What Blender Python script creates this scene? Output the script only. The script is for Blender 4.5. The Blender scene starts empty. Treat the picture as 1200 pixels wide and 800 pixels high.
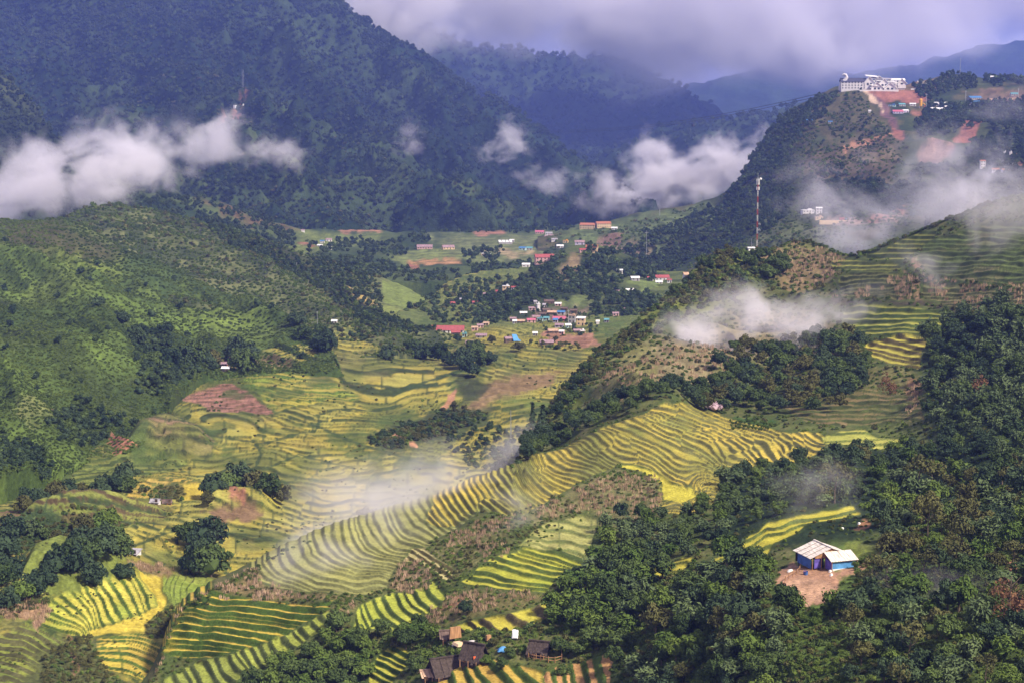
import bpy, bmesh, math, random
import numpy as np
from mathutils import Vector, Matrix

# ------------------------------------------------------------------ camera, world, sun, exposure
SC = bpy.context.scene
C = SC.collection
PW, PH, F = 1200.0, 800.0, 2239.0          # photo size and focal length in its pixels
PITCH = math.atan((400 - 110) / F)
CAMZ = 300.0
cam = bpy.data.cameras.new("camera")
cam.sensor_width = 36.0
cam.lens = 36.0 * F / PW
cam.clip_start = 1.0
cam.clip_end = 60000.0
cam_o = bpy.data.objects.new("camera", cam)
cam_o.location = (0, 0, CAMZ)
cam_o.rotation_euler = (math.pi / 2 - PITCH, 0, 0)
C.objects.link(cam_o)
SC.camera = cam_o

SUN_EL, SUN_AZ = math.radians(46), math.radians(128)     # azimuth clockwise from the view direction: right, a little behind
SUN_STRENGTH, SKY_STRENGTH = 4.9, 0.054
sun = bpy.data.lights.new("sun", 'SUN')
sun.energy = SUN_STRENGTH
sun.angle = math.radians(7)
sun.color = (1.0, 0.89, 0.72)
sun_o = bpy.data.objects.new("sun", sun)
sd = Vector((math.sin(SUN_AZ) * math.cos(SUN_EL), math.cos(SUN_AZ) * math.cos(SUN_EL), math.sin(SUN_EL)))
sun_o.rotation_euler = sd.to_track_quat('Z', 'Y').to_euler()
sun_o.location = (0, 0, 900)
C.objects.link(sun_o)

W = bpy.data.worlds.new("World")
SC.world = W
W.use_nodes = True
nt = W.node_tree
nt.nodes.clear()
def nd(nt, t, **kw):
    n = nt.nodes.new(t)
    for k, v in kw.items():
        setattr(n, k, v)
    return n
def lk(nt, a, b): nt.links.new(a, b)
sky = nd(nt, 'ShaderNodeTexSky', sky_type='NISHITA')
sky.sun_disc = False
sky.sun_elevation = SUN_EL
sky.sun_rotation = SUN_AZ
sky.altitude = 1400
tc = nd(nt, 'ShaderNodeTexCoord')
mp = nd(nt, 'ShaderNodeMapping'); mp.inputs['Scale'].default_value = (1.0, 1.0, 5.5)
n1 = nd(nt, 'ShaderNodeTexNoise'); n1.inputs['Scale'].default_value = 3.4; n1.inputs['Detail'].default_value = 6; n1.inputs['Roughness'].default_value = .48
n1.inputs['Distortion'].default_value = 0.4
cr = nd(nt, 'ShaderNodeValToRGB')
e = cr.color_ramp.elements
e[0].position = .32; e[0].color = (.36, .33, .47, 1)
e[1].position = .68; e[1].color = (2.3, 2.1, 2.15, 1)
m = e.new(.5); m.color = (.62, .57, .72, 1)
sc10 = nd(nt, 'ShaderNodeVectorMath', operation='SCALE'); sc10.inputs['Scale'].default_value = 8.5
mix = nd(nt, 'ShaderNodeMix', data_type='RGBA'); mix.inputs['Factor'].default_value = .9
bg = nd(nt, 'ShaderNodeBackground'); bg.inputs['Strength'].default_value = SKY_STRENGTH
wo = nd(nt, 'ShaderNodeOutputWorld')
lk(nt, tc.outputs['Generated'], mp.inputs['Vector']); lk(nt, mp.outputs['Vector'], n1.inputs['Vector'])
lk(nt, n1.outputs['Fac'], cr.inputs['Fac']); lk(nt, cr.outputs['Color'], sc10.inputs[0])
lk(nt, sky.outputs['Color'], mix.inputs['A']); lk(nt, sc10.outputs['Vector'], mix.inputs['B'])
lk(nt, mix.outputs['Result'], bg.inputs['Color']); lk(nt, bg.outputs['Background'], wo.inputs['Surface'])

SC.view_settings.view_transform = 'Standard'
SC.view_settings.look = 'None'
SC.view_settings.gamma = 1.0
SC.view_settings.exposure = 0.72
SC.cycles.use_denoising = True
SC.cycles.max_bounces = 5
SC.cycles.diffuse_bounces = 2
SC.cycles.glossy_bounces = 1
SC.cycles.transmission_bounces = 2
SC.cycles.volume_bounces = 2
SC.cycles.transparent_max_bounces = 6
SC.cycles.volume_max_steps = 256
SC.cycles.use_adaptive_sampling = True

rng = np.random.default_rng(11)
random.seed(11)

# ------------------------------------------------------------------ maths
cp, sp = math.cos(PITCH), math.sin(PITCH)
def ray(u, v, D):
    """World point at photo pixel (u, v) and distance D ahead of the camera."""
    cx = (np.asarray(u, float) - 600) / F
    cy = -(np.asarray(v, float) - 400) / F
    dy = cp + cy * sp
    dz = -sp + cy * cp
    return cx * D / dy, D + 0 * cx, CAMZ + dz * D / dy
def project(x, y, z):
    z = z - CAMZ
    d = y * cp - z * sp
    return 600 + F * x / d, 400 - F * (y * sp + z * cp) / d

def _h(ix, iy, s):
    h = (ix * 374761393 + iy * 668265263 + s * 974634777) & 0xffffffff
    h = ((h ^ (h >> 13)) * 1274126177) & 0xffffffff
    return ((h ^ (h >> 16)) & 0xffffff) / 16777216.0
def vnoise(x, y, s=0):
    x = np.asarray(x, float); y = np.asarray(y, float)
    ix = np.floor(x).astype(np.int64); iy = np.floor(y).astype(np.int64)
    fx = x - ix; fy = y - iy
    fx = fx * fx * fx * (fx * (fx * 6 - 15) + 10); fy = fy * fy * fy * (fy * (fy * 6 - 15) + 10)
    a = _h(ix, iy, s); b = _h(ix + 1, iy, s); c = _h(ix, iy + 1, s); d = _h(ix + 1, iy + 1, s)
    return (a + (b - a) * fx) * (1 - fy) + (c + (d - c) * fx) * fy
def fbm(x, y, o=4, s=0, g=.5):
    r = 0; a = 1; t = 0
    for k in range(o):
        r = r + a * (vnoise(x * 2 ** k + 17.3 * k, y * 2 ** k + 9.1 * k, s + k) * 2 - 1); t += a; a *= g
    return r / t
def ridged(x, y, o=4, s=0):
    r = 0; a = 1; t = 0
    for k in range(o):
        n = 1 - abs(vnoise(x * 2 ** k + 5.3 * k, y * 2 ** k + 3.1 * k, s + k) * 2 - 1)
        r = r + a * n * n; t += a; a *= .5
    return r / t
def sstep(a, b, x):
    t = np.clip((x - a) / (b - a), 0, 1)
    return t * t * (3 - 2 * t)
def interp(pts, u):
    p = np.array(pts, float)
    x, y = p[:, 0], p[:, 1]
    return np.interp(u, x, y)
def smooth_curve(pts, u, w=9):
    y = interp(pts, u)
    k = np.ones(w) / w
    yp = np.concatenate([np.full(w, y[0]), y, np.full(w, y[-1])])
    return np.convolve(yp, k, 'same')[w:-w]
class TPS:
    def __init__(s, P, val, scale=300.0, lam=1e-4):
        P = np.array(P, float) / scale; s.P = P; s.sc = scale
        n = len(P)
        K = s.k(np.linalg.norm(P[:, None] - P[None], axis=2)) + lam * np.eye(n)
        Q = np.c_[np.ones(n), P]
        A = np.block([[K, Q], [Q.T, np.zeros((3, 3))]])
        s.w = np.linalg.solve(A, np.r_[np.array(val, float), 0, 0, 0])
    @staticmethod
    def k(r):
        return np.where(r > 0, r * r * np.log(np.maximum(r, 1e-9)), 0)
    def __call__(s, u, v):
        u = np.asarray(u, float) / s.sc; v = np.asarray(v, float) / s.sc
        sh = np.broadcast(u, v).shape
        u = np.broadcast_to(u, sh).ravel(); v = np.broadcast_to(v, sh).ravel()
        r = s.w[-3] + s.w[-2] * u + s.w[-1] * v
        for i in range(len(s.P)):
            d2 = (u - s.P[i, 0]) ** 2 + (v - s.P[i, 1]) ** 2
            r = r + s.w[i] * .5 * d2 * np.log(np.maximum(d2, 1e-12))
        return r.reshape(sh)
def poly_sd(u, v, poly):
    """Signed distance in pixels to a closed outline: positive inside."""
    P = np.array(poly, float)
    u = np.asarray(u, float); v = np.asarray(v, float)
    ins = np.zeros(u.shape, bool)
    d = np.full(u.shape, 1e9)
    for i in range(len(P)):
        x0, y0 = P[i]; x1, y1 = P[(i + 1) % len(P)]
        ex, ey = x1 - x0, y1 - y0
        t = np.clip(((u - x0) * ex + (v - y0) * ey) / (ex * ex + ey * ey + 1e-9), 0, 1)
        d = np.minimum(d, (u - x0 - t * ex) ** 2 + (v - y0 - t * ey) ** 2)
        c = (y0 > v) != (y1 > v)
        xi = (x1 - x0) * (v - y0) / (y1 - y0 + 1e-12) + x0
        ins ^= c & (u < xi)
    d = np.sqrt(d)
    return np.where(ins, d, -d)

# ------------------------------------------------------------------ materials
def material(name):
    m = bpy.data.materials.new(name); m.use_nodes = True
    nt = m.node_tree; nt.nodes.clear()
    out = nd(nt, 'ShaderNodeOutputMaterial')
    p = nd(nt, 'ShaderNodeBsdfPrincipled')
    lk(nt, p.outputs[0], out.inputs['Surface'])
    p.inputs['Specular IOR Level'].default_value = .2
    return m, nt, p
def plain(name, col, rough=.8, scale=3.0, amt=.35, spec=.2, metallic=0.0, stretch=None):
    """A surface of one base colour, broken up by stains and grain in object space."""
    m, nt, p = material(name)
    t = nd(nt, 'ShaderNodeTexCoord')
    mpn = nd(nt, 'ShaderNodeMapping')
    if stretch: mpn.inputs['Scale'].default_value = stretch
    n = nd(nt, 'ShaderNodeTexNoise'); n.inputs['Scale'].default_value = scale; n.inputs['Detail'].default_value = 5
    r = nd(nt, 'ShaderNodeMapRange'); r.inputs['To Min'].default_value = 1 - amt; r.inputs['To Max'].default_value = 1 + amt
    r.inputs['From Min'].default_value = .3; r.inputs['From Max'].default_value = .7
    v = nd(nt, 'ShaderNodeVectorMath', operation='SCALE'); v.inputs[0].default_value = col[:3]
    lk(nt, t.outputs['Object'], mpn.inputs['Vector']); lk(nt, mpn.outputs['Vector'], n.inputs['Vector'])
    lk(nt, n.outputs['Fac'], r.inputs['Value']); lk(nt, r.outputs[0], v.inputs['Scale']); lk(nt, v.outputs[0], p.inputs['Base Color'])
    p.inputs['Roughness'].default_value = rough; p.inputs['Metallic'].default_value = metallic
    p.inputs['Specular IOR Level'].default_value = spec
    return m
def ground_material(name, grain=1.2, bump=.35, dist=.4):
    m, nt, p = material(name)
    a = nd(nt, 'ShaderNodeAttribute', attribute_name='cover')
    g = nd(nt, 'ShaderNodeNewGeometry')
    n = nd(nt, 'ShaderNodeTexNoise'); n.inputs['Scale'].default_value = grain; n.inputs['Detail'].default_value = 5; n.inputs['Roughness'].default_value = .65
    r = nd(nt, 'ShaderNodeMapRange'); r.inputs['From Min'].default_value = .3; r.inputs['From Max'].default_value = .7
    r.inputs['To Min'].default_value = .62; r.inputs['To Max'].default_value = 1.38
    v = nd(nt, 'ShaderNodeVectorMath', operation='SCALE')
    b = nd(nt, 'ShaderNodeBump'); b.inputs['Strength'].default_value = bump; b.inputs['Distance'].default_value = dist
    n2 = nd(nt, 'ShaderNodeTexNoise'); n2.inputs['Scale'].default_value = grain * .11; n2.inputs['Detail'].default_value = 4; n2.inputs['Roughness'].default_value = .7
    r2 = nd(nt, 'ShaderNodeMapRange'); r2.inputs['From Min'].default_value = .3; r2.inputs['From Max'].default_value = .7; r2.inputs['To Min'].default_value = .72; r2.inputs['To Max'].default_value = 1.28
    mm = nd(nt, 'ShaderNodeMath', operation='MULTIPLY'); lk(nt, g.outputs['Position'], n2.inputs['Vector']); lk(nt, n2.outputs['Fac'], r2.inputs['Value'])
    lk(nt, g.outputs['Position'], n.inputs['Vector']); lk(nt, n.outputs['Fac'], r.inputs['Value'])
    lk(nt, r.outputs[0], mm.inputs[0]); lk(nt, r2.outputs[0], mm.inputs[1])
    lk(nt, a.outputs['Color'], v.inputs[0]); lk(nt, mm.outputs[0], v.inputs['Scale']); lk(nt, v.outputs[0], p.inputs['Base Color'])
    lk(nt, n.outputs['Fac'], b.inputs['Height']); lk(nt, b.outputs[0], p.inputs['Normal'])
    p.inputs['Roughness'].default_value = .95; p.inputs['Specular IOR Level'].default_value = .08
    return m
def leaf_material(name, dark, light, patch=60.0, pw=1.5):
    """Foliage: the hue differs from plant to plant (object random) and from clump to clump (noise)."""
    m, nt, p = material(name)
    oi = nd(nt, 'ShaderNodeObjectInfo')
    t = nd(nt, 'ShaderNodeTexCoord')
    n = nd(nt, 'ShaderNodeTexNoise'); n.inputs['Scale'].default_value = 3.0; n.inputs['Detail'].default_value = 3
    ad = nd(nt, 'ShaderNodeMath', operation='ADD'); mu = nd(nt, 'ShaderNodeMath', operation='MULTIPLY'); mu.inputs[1].default_value = .55
    su = nd(nt, 'ShaderNodeMath', operation='SUBTRACT'); su.inputs[1].default_value = .28
    cr = nd(nt, 'ShaderNodeValToRGB')
    e = cr.color_ramp.elements
    e[0].color = (*dark, 1); e[1].color = (*light, 1)
    lk(nt, oi.outputs['Random'], mu.inputs[0]); lk(nt, mu.outputs[0], ad.inputs[0])
    lk(nt, t.outputs['Object'], n.inputs['Vector']); lk(nt, n.outputs['Fac'], su.inputs[0]); lk(nt, su.outputs[0], ad.inputs[1])
    gp = nd(nt, 'ShaderNodeNewGeometry'); n2 = nd(nt, 'ShaderNodeTexNoise'); n2.inputs['Scale'].default_value = 1 / patch; n2.inputs['Detail'].default_value = 4; n2.inputs['Roughness'].default_value = .6
    lk(nt, gp.outputs['Position'], n2.inputs['Vector'])
    m2 = nd(nt, 'ShaderNodeMath', operation='MULTIPLY_ADD'); m2.inputs[1].default_value = pw; m2.inputs[2].default_value = -pw * .48; lk(nt, n2.outputs['Fac'], m2.inputs[0])
    a2 = nd(nt, 'ShaderNodeMath', operation='ADD'); lk(nt, ad.outputs[0], a2.inputs[0]); lk(nt, m2.outputs[0], a2.inputs[1])
    lk(nt, a2.outputs[0], cr.inputs['Fac']); lk(nt, cr.outputs['Color'], p.inputs['Base Color'])
    p.inputs['Roughness'].default_value = .75; p.inputs['Specular IOR Level'].default_value = .12
    return m

def tag(o, label=None, cat=None, group=None, kind=None):
    if label: o['label'] = label
    if cat: o['category'] = cat
    if group: o['group'] = group
    if kind: o['kind'] = kind
    return o
def mesh_np(name, verts, faces, mat=None, smooth=False):
    """verts (n,3) and quads or triangles (m,k) from arrays."""
    me = bpy.data.meshes.new(name)
    verts = np.asarray(verts, np.float32); faces = np.asarray(faces, np.int32)
    k = faces.shape[1]
    me.vertices.add(len(verts)); me.vertices.foreach_set('co', verts.ravel())
    me.loops.add(faces.size); me.loops.foreach_set('vertex_index', faces.ravel())
    me.polygons.add(len(faces)); me.polygons.foreach_set('loop_start', np.arange(0, faces.size, k, dtype=np.int32))
    if smooth: me.polygons.foreach_set('use_smooth', np.ones(len(faces), bool))
    me.update(calc_edges=True)
    if mat: me.materials.append(mat)
    return me

# ------------------------------------------------------------------ land layers
LAYERS = {}
class Layer:
    def __init__(s, name, crest, bottom, ctrl, du=3, dv=2, relief=None, back=1.2, foot=None, zones=(), cover=None, mat=None, crest_px=1.5, seed=0, u0=None, u1=None):
        u0 = crest[0][0] if u0 is None else u0; u1 = crest[-1][0] if u1 is None else u1
        s.name = name
        us = np.arange(u0, u1 + du, du); s.us = us; s.du = du
        w = max(3, int(14 / du) | 1)
        s.crest = smooth_curve(crest, us, w) + crest_px * (fbm(us / 14, us * 0 + seed, 3, seed) ) * 2
        s.bottom = np.maximum(smooth_curve(bottom, us, w), s.crest + 4)
        n = int(math.ceil((s.bottom - s.crest).max() / dv)); s.n = n
        t = np.linspace(0, 1, n + 1)
        U = np.repeat(us[None], n + 1, 0); V = s.bottom[None] + (s.crest - s.bottom)[None] * t[:, None]
        c = np.array(ctrl, float)
        D = np.exp(TPS(c[:, :2], np.log(c[:, 2]))(U, V))
        s.U, s.V = U, V
        if foot is not None:                     # run in under the valley floor at the foot of the slope
            w_ = 1 - sstep(0, .05, t)[:, None]
            D = np.exp(np.log(D) * (1 - w_) + np.log(foot(U, s.bottom[None] + 0 * V) * 1.02) * w_)
            D = np.maximum.accumulate(D * (1 - .02 * t[:, None]), axis=0) * (1 + .03 * t[:, None])
        X, Y, Z = ray(U, V, D)
        s.D = D
        if relief is not None:
            fade = sstep(0, .12, 1 - t)[:, None] * .75 + .25
            Z = Z + relief(X, Y, U, V, D) * fade
        # terraces
        T = np.full(U.shape, np.nan); dens = np.zeros(U.shape)
        s.col = cover(U, V, X, Y, D)
        for z in zones:
            poly, lines, h, cols = z['poly'], z['lines'], z['h'], z
            P = np.array(poly) if poly is not None else None
            if P is None: box = np.ones(U.shape, bool)
            else: box = (U > P[:, 0].min() - 8) & (U < P[:, 0].max() + 8) & (V > P[:, 1].min() - 8) & (V < P[:, 1].max() + 8)
            u, v, x, y, d = U[box], V[box], X[box], Y[box], D[box]
            if not len(u): continue
            wob = fbm(u / 22, v / 14, 3, 5) * z.get('edge', 4)
            sd_ = poly_sd(u, v, poly) + wob if poly is not None else np.full(u.shape, 50.)
            if callable(lines): tt = lines(u, v, x, y, d)
            else:
                pts, val = [], []
                for T0, pl in lines:
                    for i in range(len(pl) - 1):
                        (a, b), (c_, d_) = pl[i], pl[i + 1]
                        k = max(1, int(math.hypot(c_ - a, d_ - b) / 18))
                        for j in range(k):
                            pts.append((a + (c_ - a) * j / k, b + (d_ - b) * j / k)); val.append(T0)
                    pts.append(pl[-1]); val.append(T0)
                tt = TPS(pts, val, 60., 1e-3)(u, v)
                tt = tt * z.get('mul', 1.) + fbm(u / 30, v / 30, 3, 3) * z.get('warp', .5) + fbm(u / 9, v / 6, 2, 31) * .09
            if z.get('brk', .0): tt = tt + z.get('brk', .0) * np.round(1.3 * fbm(u / 48 + 7, v / 40, 2, 37))
            tt = tt + z.get('uneven', .55) * vnoise(tt * .83, tt * 0 + 3.3, 12)
            f = tt - np.floor(tt); band = np.floor(tt).astype(np.int64)
            duty = z.get('duty', .58) + .24 * (_h(band, band * 0, 3) - .5)
            m = sstep(0, 1.5, sd_)
            # a step never climbs faster than the slope it is cut into
            full = np.zeros(U.shape); full[box] = tt
            gz, gt = np.gradient(Z), np.gradient(full)
            g_ = (gz[0] * gt[0] + gz[1] * gt[1]) / (gt[0] ** 2 + gt[1] ** 2 + 1e-6)
            gb = np.clip(g_[box], -5, 8)
            hb = h(d) if callable(h) else h
            hh = np.clip(np.median(gb) * .5 + gb * .5, .55 * hb, 1.25 * hb) if len(gb) else hb
            rise = sstep(duty, duty + (1 - duty) * .75, f)
            Z[box] += hh * (rise - f) * m
            # colours: each plot (band x stretch along it) has its own shade
            L = np.array(z['tread'], float); R = np.array(z.get('riser', (.035, .062, .014)), float)
            along = (u * z.get('ax', (1, 0))[0] + v * z.get('ax', (1, 0))[1]) / z.get('plot', 60) + _h(band, band * 0, 8) * 5
            cell = np.floor(along).astype(np.int64)
            q = np.clip(_h(cell, band, 4) * .5 + .25 + fbm(u / 50, v / 30, 2, 9) * z.get('patch', .6), 0, .999) * (len(L) - 1)
            i0 = np.floor(q).astype(int); fq = (q - i0)[:, None]
            tread = L[i0] * (1 - fq) + L[np.minimum(i0 + 1, len(L) - 1)] * fq
            tread = tread * (1 + .16 * (_h(cell, band, 6) - .5))[:, None]
            lip_shade = (sstep(duty * .75, duty, f))[:, None]
            tread = tread * (1 - .12 * lip_shade)  # lip shadow painted into the tread colour where it meets the riser
            ris = R * (1 + .5 * fbm(x / 3, y / 6, 2, 2))[:, None]
            k = sstep(duty - .05, duty + .05, f) * (1 - sstep(.97, 1.0, f))
            mm = sstep(0, 1.5, sd_ + wob * .3)
            bund = 1 - sstep(.0, .06, np.abs(along - cell - .03)) if z.get('bunds', True) else 0 * f
            k = np.maximum(k, bund * .8)
            colr = tread * (1 - k[:, None]) + ris * k[:, None]
            # a weedy margin round the field
            marg = (sstep(-4, 0, sd_) * (1 - mm))[:, None] * z.get('margin', 1.0)
            base = s.col[box]
            base = base * (1 - marg * .6) + np.array((.05, .075, .02)) * marg * .6
            s.col[box] = base * (1 - mm[:, None]) + colr * mm[:, None]
        s.P = np.stack([X, Y, Z], 2)
        # land behind the crest, falling away
        nb = 9
        foot = s.P[0].copy(); foot[:, 2] -= np.abs(foot[:, 1]) * .11; foot[:, 1] += 2
        mid = (foot + s.P[0]) / 2; mid[:, 1] = s.P[0][:, 1] + .6
        rows = [foot[None], mid[None], s.P]
        top = s.P[-1]
        for k in range(1, nb + 1):
            q = (k / nb) ** 1.6 * back * .35
            r = top.copy(); r[:, 0] *= 1 + q * .9; r[:, 1] *= 1 + q * .9
            r[:, 2] = top[:, 2] - np.abs(top[:, 1]) * q * .45 * (k / nb)
            rows.append(r[None])
        allP = np.concatenate(rows, 0)
        cols = np.concatenate([s.col[:1], s.col[:1], s.col] + [s.col[-1:]] * nb, 0)
        R_, N_ = allP.shape[:2]
        idx = np.arange(R_ * N_).reshape(R_, N_)
        q = np.stack([idx[:-1, :-1], idx[:-1, 1:], idx[1:, 1:], idx[1:, :-1]], 2).reshape(-1, 4)
        me = mesh_np(name, allP.reshape(-1, 3), q, mat, smooth=True)
        at = me.attributes.new('cover', 'FLOAT_COLOR', 'POINT')
        at.data.foreach_set('color', np.c_[np.clip(cols.reshape(-1, 3), 0.002, .9), np.ones(R_ * N_)].astype(np.float32).ravel())
        s.ob = bpy.data.objects.new(name, me); C.objects.link(s.ob); s.ob['kind'] = 'structure'
        LAYERS[name] = s
    def at(s, u, v):
        """World points of this layer at its own pixels."""
        u = np.atleast_1d(np.asarray(u, float)); v = np.atleast_1d(np.asarray(v, float))
        i = np.clip(np.rint((u - s.us[0]) / s.du).astype(int), 0, len(s.us) - 1)
        t = (v - s.bottom[i]) / (s.crest[i] - s.bottom[i])
        ok = (t >= -.001) & (t <= 1.02)
        r = np.clip(np.rint(t * s.n).astype(int), 0, s.n)
        return s.P[r, i], ok
def blend(col, m, c):
    return col * (1 - m[..., None]) + np.asarray(c, float) * m[..., None]
def patches(col, U, V, X, Y, items):
    """Land cover: (outline, colour, soft edge px, mottling, strength)."""
    for it in items:
        poly, c = it[0], it[1]
        soft = it[2] if len(it) > 2 else 5; mott = it[3] if len(it) > 3 else .25; st = it[4] if len(it) > 4 else 1.
        P = np.array(poly); g = soft + 8
        box = (U > P[:, 0].min() - g) & (U < P[:, 0].max() + g) & (V > P[:, 1].min() - g) & (V < P[:, 1].max() + g)
        if not box.any(): continue
        u, v = U[box], V[box]
        sd_ = poly_sd(u, v, poly) + fbm(u / 9, v / 7, 3, 21) * (soft + 3)
        m = sstep(-soft, soft, sd_) * st
        cc = np.array(c) * (1 + mott * fbm(u / 5, v / 4, 3, 33))[:, None]
        col[box] = col[box] * (1 - m[:, None]) + cc * m[:, None]
    return col
# ------------------------------------------------------------------ colours of the land (albedo)
YEL = (.40, .285, .055); GOLD = (.42, .26, .05); LIME = (.25, .215, .045); GRN = (.135, .145, .035); DGR = (.065, .105, .022)
PALE = (.36, .32, .14); SCR = (.062, .085, .024); SCR2 = (.095, .105, .035); DRY = (.23, .145, .085); CORN = (.27, .17, .11); SOIL = (.25, .12, .075); RED = (.27, .115, .08)
FOR = (.018, .032, .013); HILL = (.055, .085, .022); HILL2 = (.085, .12, .028); PATH = (.36, .19, .11); PINK = (.30, .155, .12)

M_NEAR = ground_material("terraced_hillside", 1.6, .5, .5)
M_VAL = ground_material("valley_fields", .9, .5, .6)
M_MID = ground_material("grassy_hillside", .35, .6, 1.5)
M_FAR = ground_material("forested_mountainside", .03, .8, 14.0)

V_CTRL = [(-90, 850, 400), (100, 850, 405), (240, 760, 480), (-90, 720, 480), (100, 720, 505), (-90, 600, 600), (100, 600, 625), (60, 500, 800), (300, 600, 660), (300, 500, 860), (500, 600, 700), (500, 500, 930), (600, 450, 1080), (300, 430, 1060), (450, 420, 1150), (600, 395, 1280), (500, 362, 1500), (700, 380, 1350), (850, 350, 1450), (700, 315, 1950), (560, 320, 1850), (250, 432, 1060), (380, 395, 1200), (650, 565, 800), (700, 500, 950)]
_vt = TPS(np.array(V_CTRL)[:, :2], np.log(np.array(V_CTRL)[:, 2]))
VD = lambda u, v: np.exp(_vt(u, v))
# far mountains ------------------------------------------------------------
def cov_forest(a, b, sc, c3=None):
    def f(U, V, X, Y, D):
        n = fbm(X / sc, Y / sc * .6, 5, 41)
        c = np.array(a) * (1 - sstep(-.25, .35, n))[..., None] + np.array(b) * sstep(-.25, .35, n)[..., None]
        if c3 is not None:
            c = blend(c, sstep(.22, .4, fbm(X / sc * 1.7 + 9, Y / sc, 4, 55)), c3)
        return c
    return f
def rel_ridge(amp, sc, sy=2.2, s=1):
    return lambda X, Y, U, V, D: amp * (ridged(X / sc + Y / (sc * sy), Y / (sc * sy), 5, s) - .5) + amp * .12 * fbm(X / (sc * .1), Y / (sc * .15), 3, s + 7)
Layer("distant_mountain_range", [(700, 130), (760, 110), (830, 97), (900, 76), (960, 72), (1005, 84), (1050, 74), (1100, 64), (1150, 54), (1260, 38)],
      [(700, 240), (1260, 240)], [(700, 120, 10500), (1260, 40, 10500), (700, 240, 8000), (1260, 240, 8000), (960, 160, 9200)], 5, 4,
      rel_ridge(240, 900, 3), cover=cov_forest((.02, .035, .016), (.03, .05, .02), 300), mat=M_FAR, crest_px=2.5, seed=2)
Layer("second_mountain_range", [(340, -60), (440, 5), (500, 30), (560, 52), (640, 60), (725, 66), (745, 74), (770, 90), (800, 103), (840, 128), (880, 150), (960, 200), (1000, 230)],
      [(340, 250), (1000, 250)], [(440, 10, 8200), (640, 62, 8200), (800, 105, 7600), (1000, 230, 6800), (440, 250, 6000), (1000, 250, 6400), (700, 200, 6600)], 4, 3,
      rel_ridge(260, 600, 3, 3), cover=cov_forest((.02, .037, .017), (.035, .055, .022), 260), mat=M_FAR, crest_px=2.5, seed=5)
Layer("valley_head_spur", [(640, 230), (690, 190), (725, 176), (760, 158), (800, 146), (850, 140), (900, 132), (960, 120), (1020, 120)],
      [(640, 262), (1020, 262)], [(640, 230, 5600), (800, 146, 5700), (1020, 120, 5600), (640, 262, 4400), (820, 262, 4300), (1020, 262, 4300)], 3, 2,
      rel_ridge(110, 330, 2, 7), cover=cov_forest((.02, .037, .015), (.045, .07, .025), 160), mat=M_FAR, crest_px=2, seed=6)
Layer("great_mountain", [(-90, -260), (120, -190), (300, -60), (370, -18), (400, 2), (440, 38), (480, 58), (520, 88), (560, 114), (600, 130), (640, 158), (680, 183), (710, 198), (760, 222), (800, 238), (840, 250)],
      [(-90, 300), (400, 300), (840, 290)],
      [(-90, -260, 6300), (120, -190, 6000), (370, -18, 5500), (480, 58, 5300), (600, 130, 5100), (710, 198, 4900), (840, 250, 4500),
       (-90, 300, 3100), (100, 300, 3100), (400, 300, 3000), (600, 290, 3100), (840, 290, 3500), (250, 60, 4700), (300, 170, 3800), (450, 150, 4300), (550, 220, 3900), (100, 60, 4700)], 3, 2,
      rel_ridge(270, 420, 1.6, 11), cover=cov_forest((.014, .028, .012), (.032, .050, .018), 130), mat=M_FAR, crest_px=2.5, seed=8)
def cov_spur(U, V, X, Y, D):
    c = cov_forest((.015, .030, .012), (.036, .055, .019), 110, (.055, .078, .024))(U, V, X, Y, D)
    return patches(c, U, V, X, Y, [([(255, 135), (268, 122), (285, 117), (294, 108), (296, 116), (283, 126), (292, 134), (288, 137), (276, 128), (262, 133)], SOIL, 1.5, .5),
                                   ([(340, 170), (350, 190), (356, 215), (345, 210)], (.12, .15, .04), 8, .3, .7), ([(650, 205), (656, 215), (645, 212)], DRY, 3)])
Layer("mountain_spur", [(60, 190), (110, 150), (150, 118), (190, 88), (215, 74), (235, 78), (262, 86), (285, 104), (310, 118), (350, 138), (400, 160), (440, 190), (500, 222), (560, 248), (640, 266)],
      [(60, 300), (300, 305), (640, 292)],
      [(60, 190, 4000), (215, 74, 4350), (285, 104, 4100), (400, 160, 3900), (500, 222, 3500), (640, 266, 3250), (60, 300, 2750), (300, 305, 2700), (500, 300, 2850), (640, 292, 2950), (300, 200, 3350)], 3, 2,
      rel_ridge(150, 260, 1.6, 15), cover=cov_spur, mat=M_FAR, crest_px=2, seed=9)
Layer("dark_shoulder_hill", [(-90, 40), (-20, 72), (0, 84), (30, 108), (48, 132), (60, 152), (90, 178), (130, 205), (170, 222)], [(-90, 300), (170, 300)],
      [(-90, 40, 3300), (0, 84, 3200), (60, 152, 3000), (170, 222, 2800), (-90, 300, 2100), (60, 300, 2100), (170, 300, 2200)], 3, 2,
      rel_ridge(60, 220, 1.6, 19), cover=cov_forest((.03, .045, .02), (.06, .075, .03), 90), mat=M_FAR, crest_px=2, seed=10)

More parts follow.
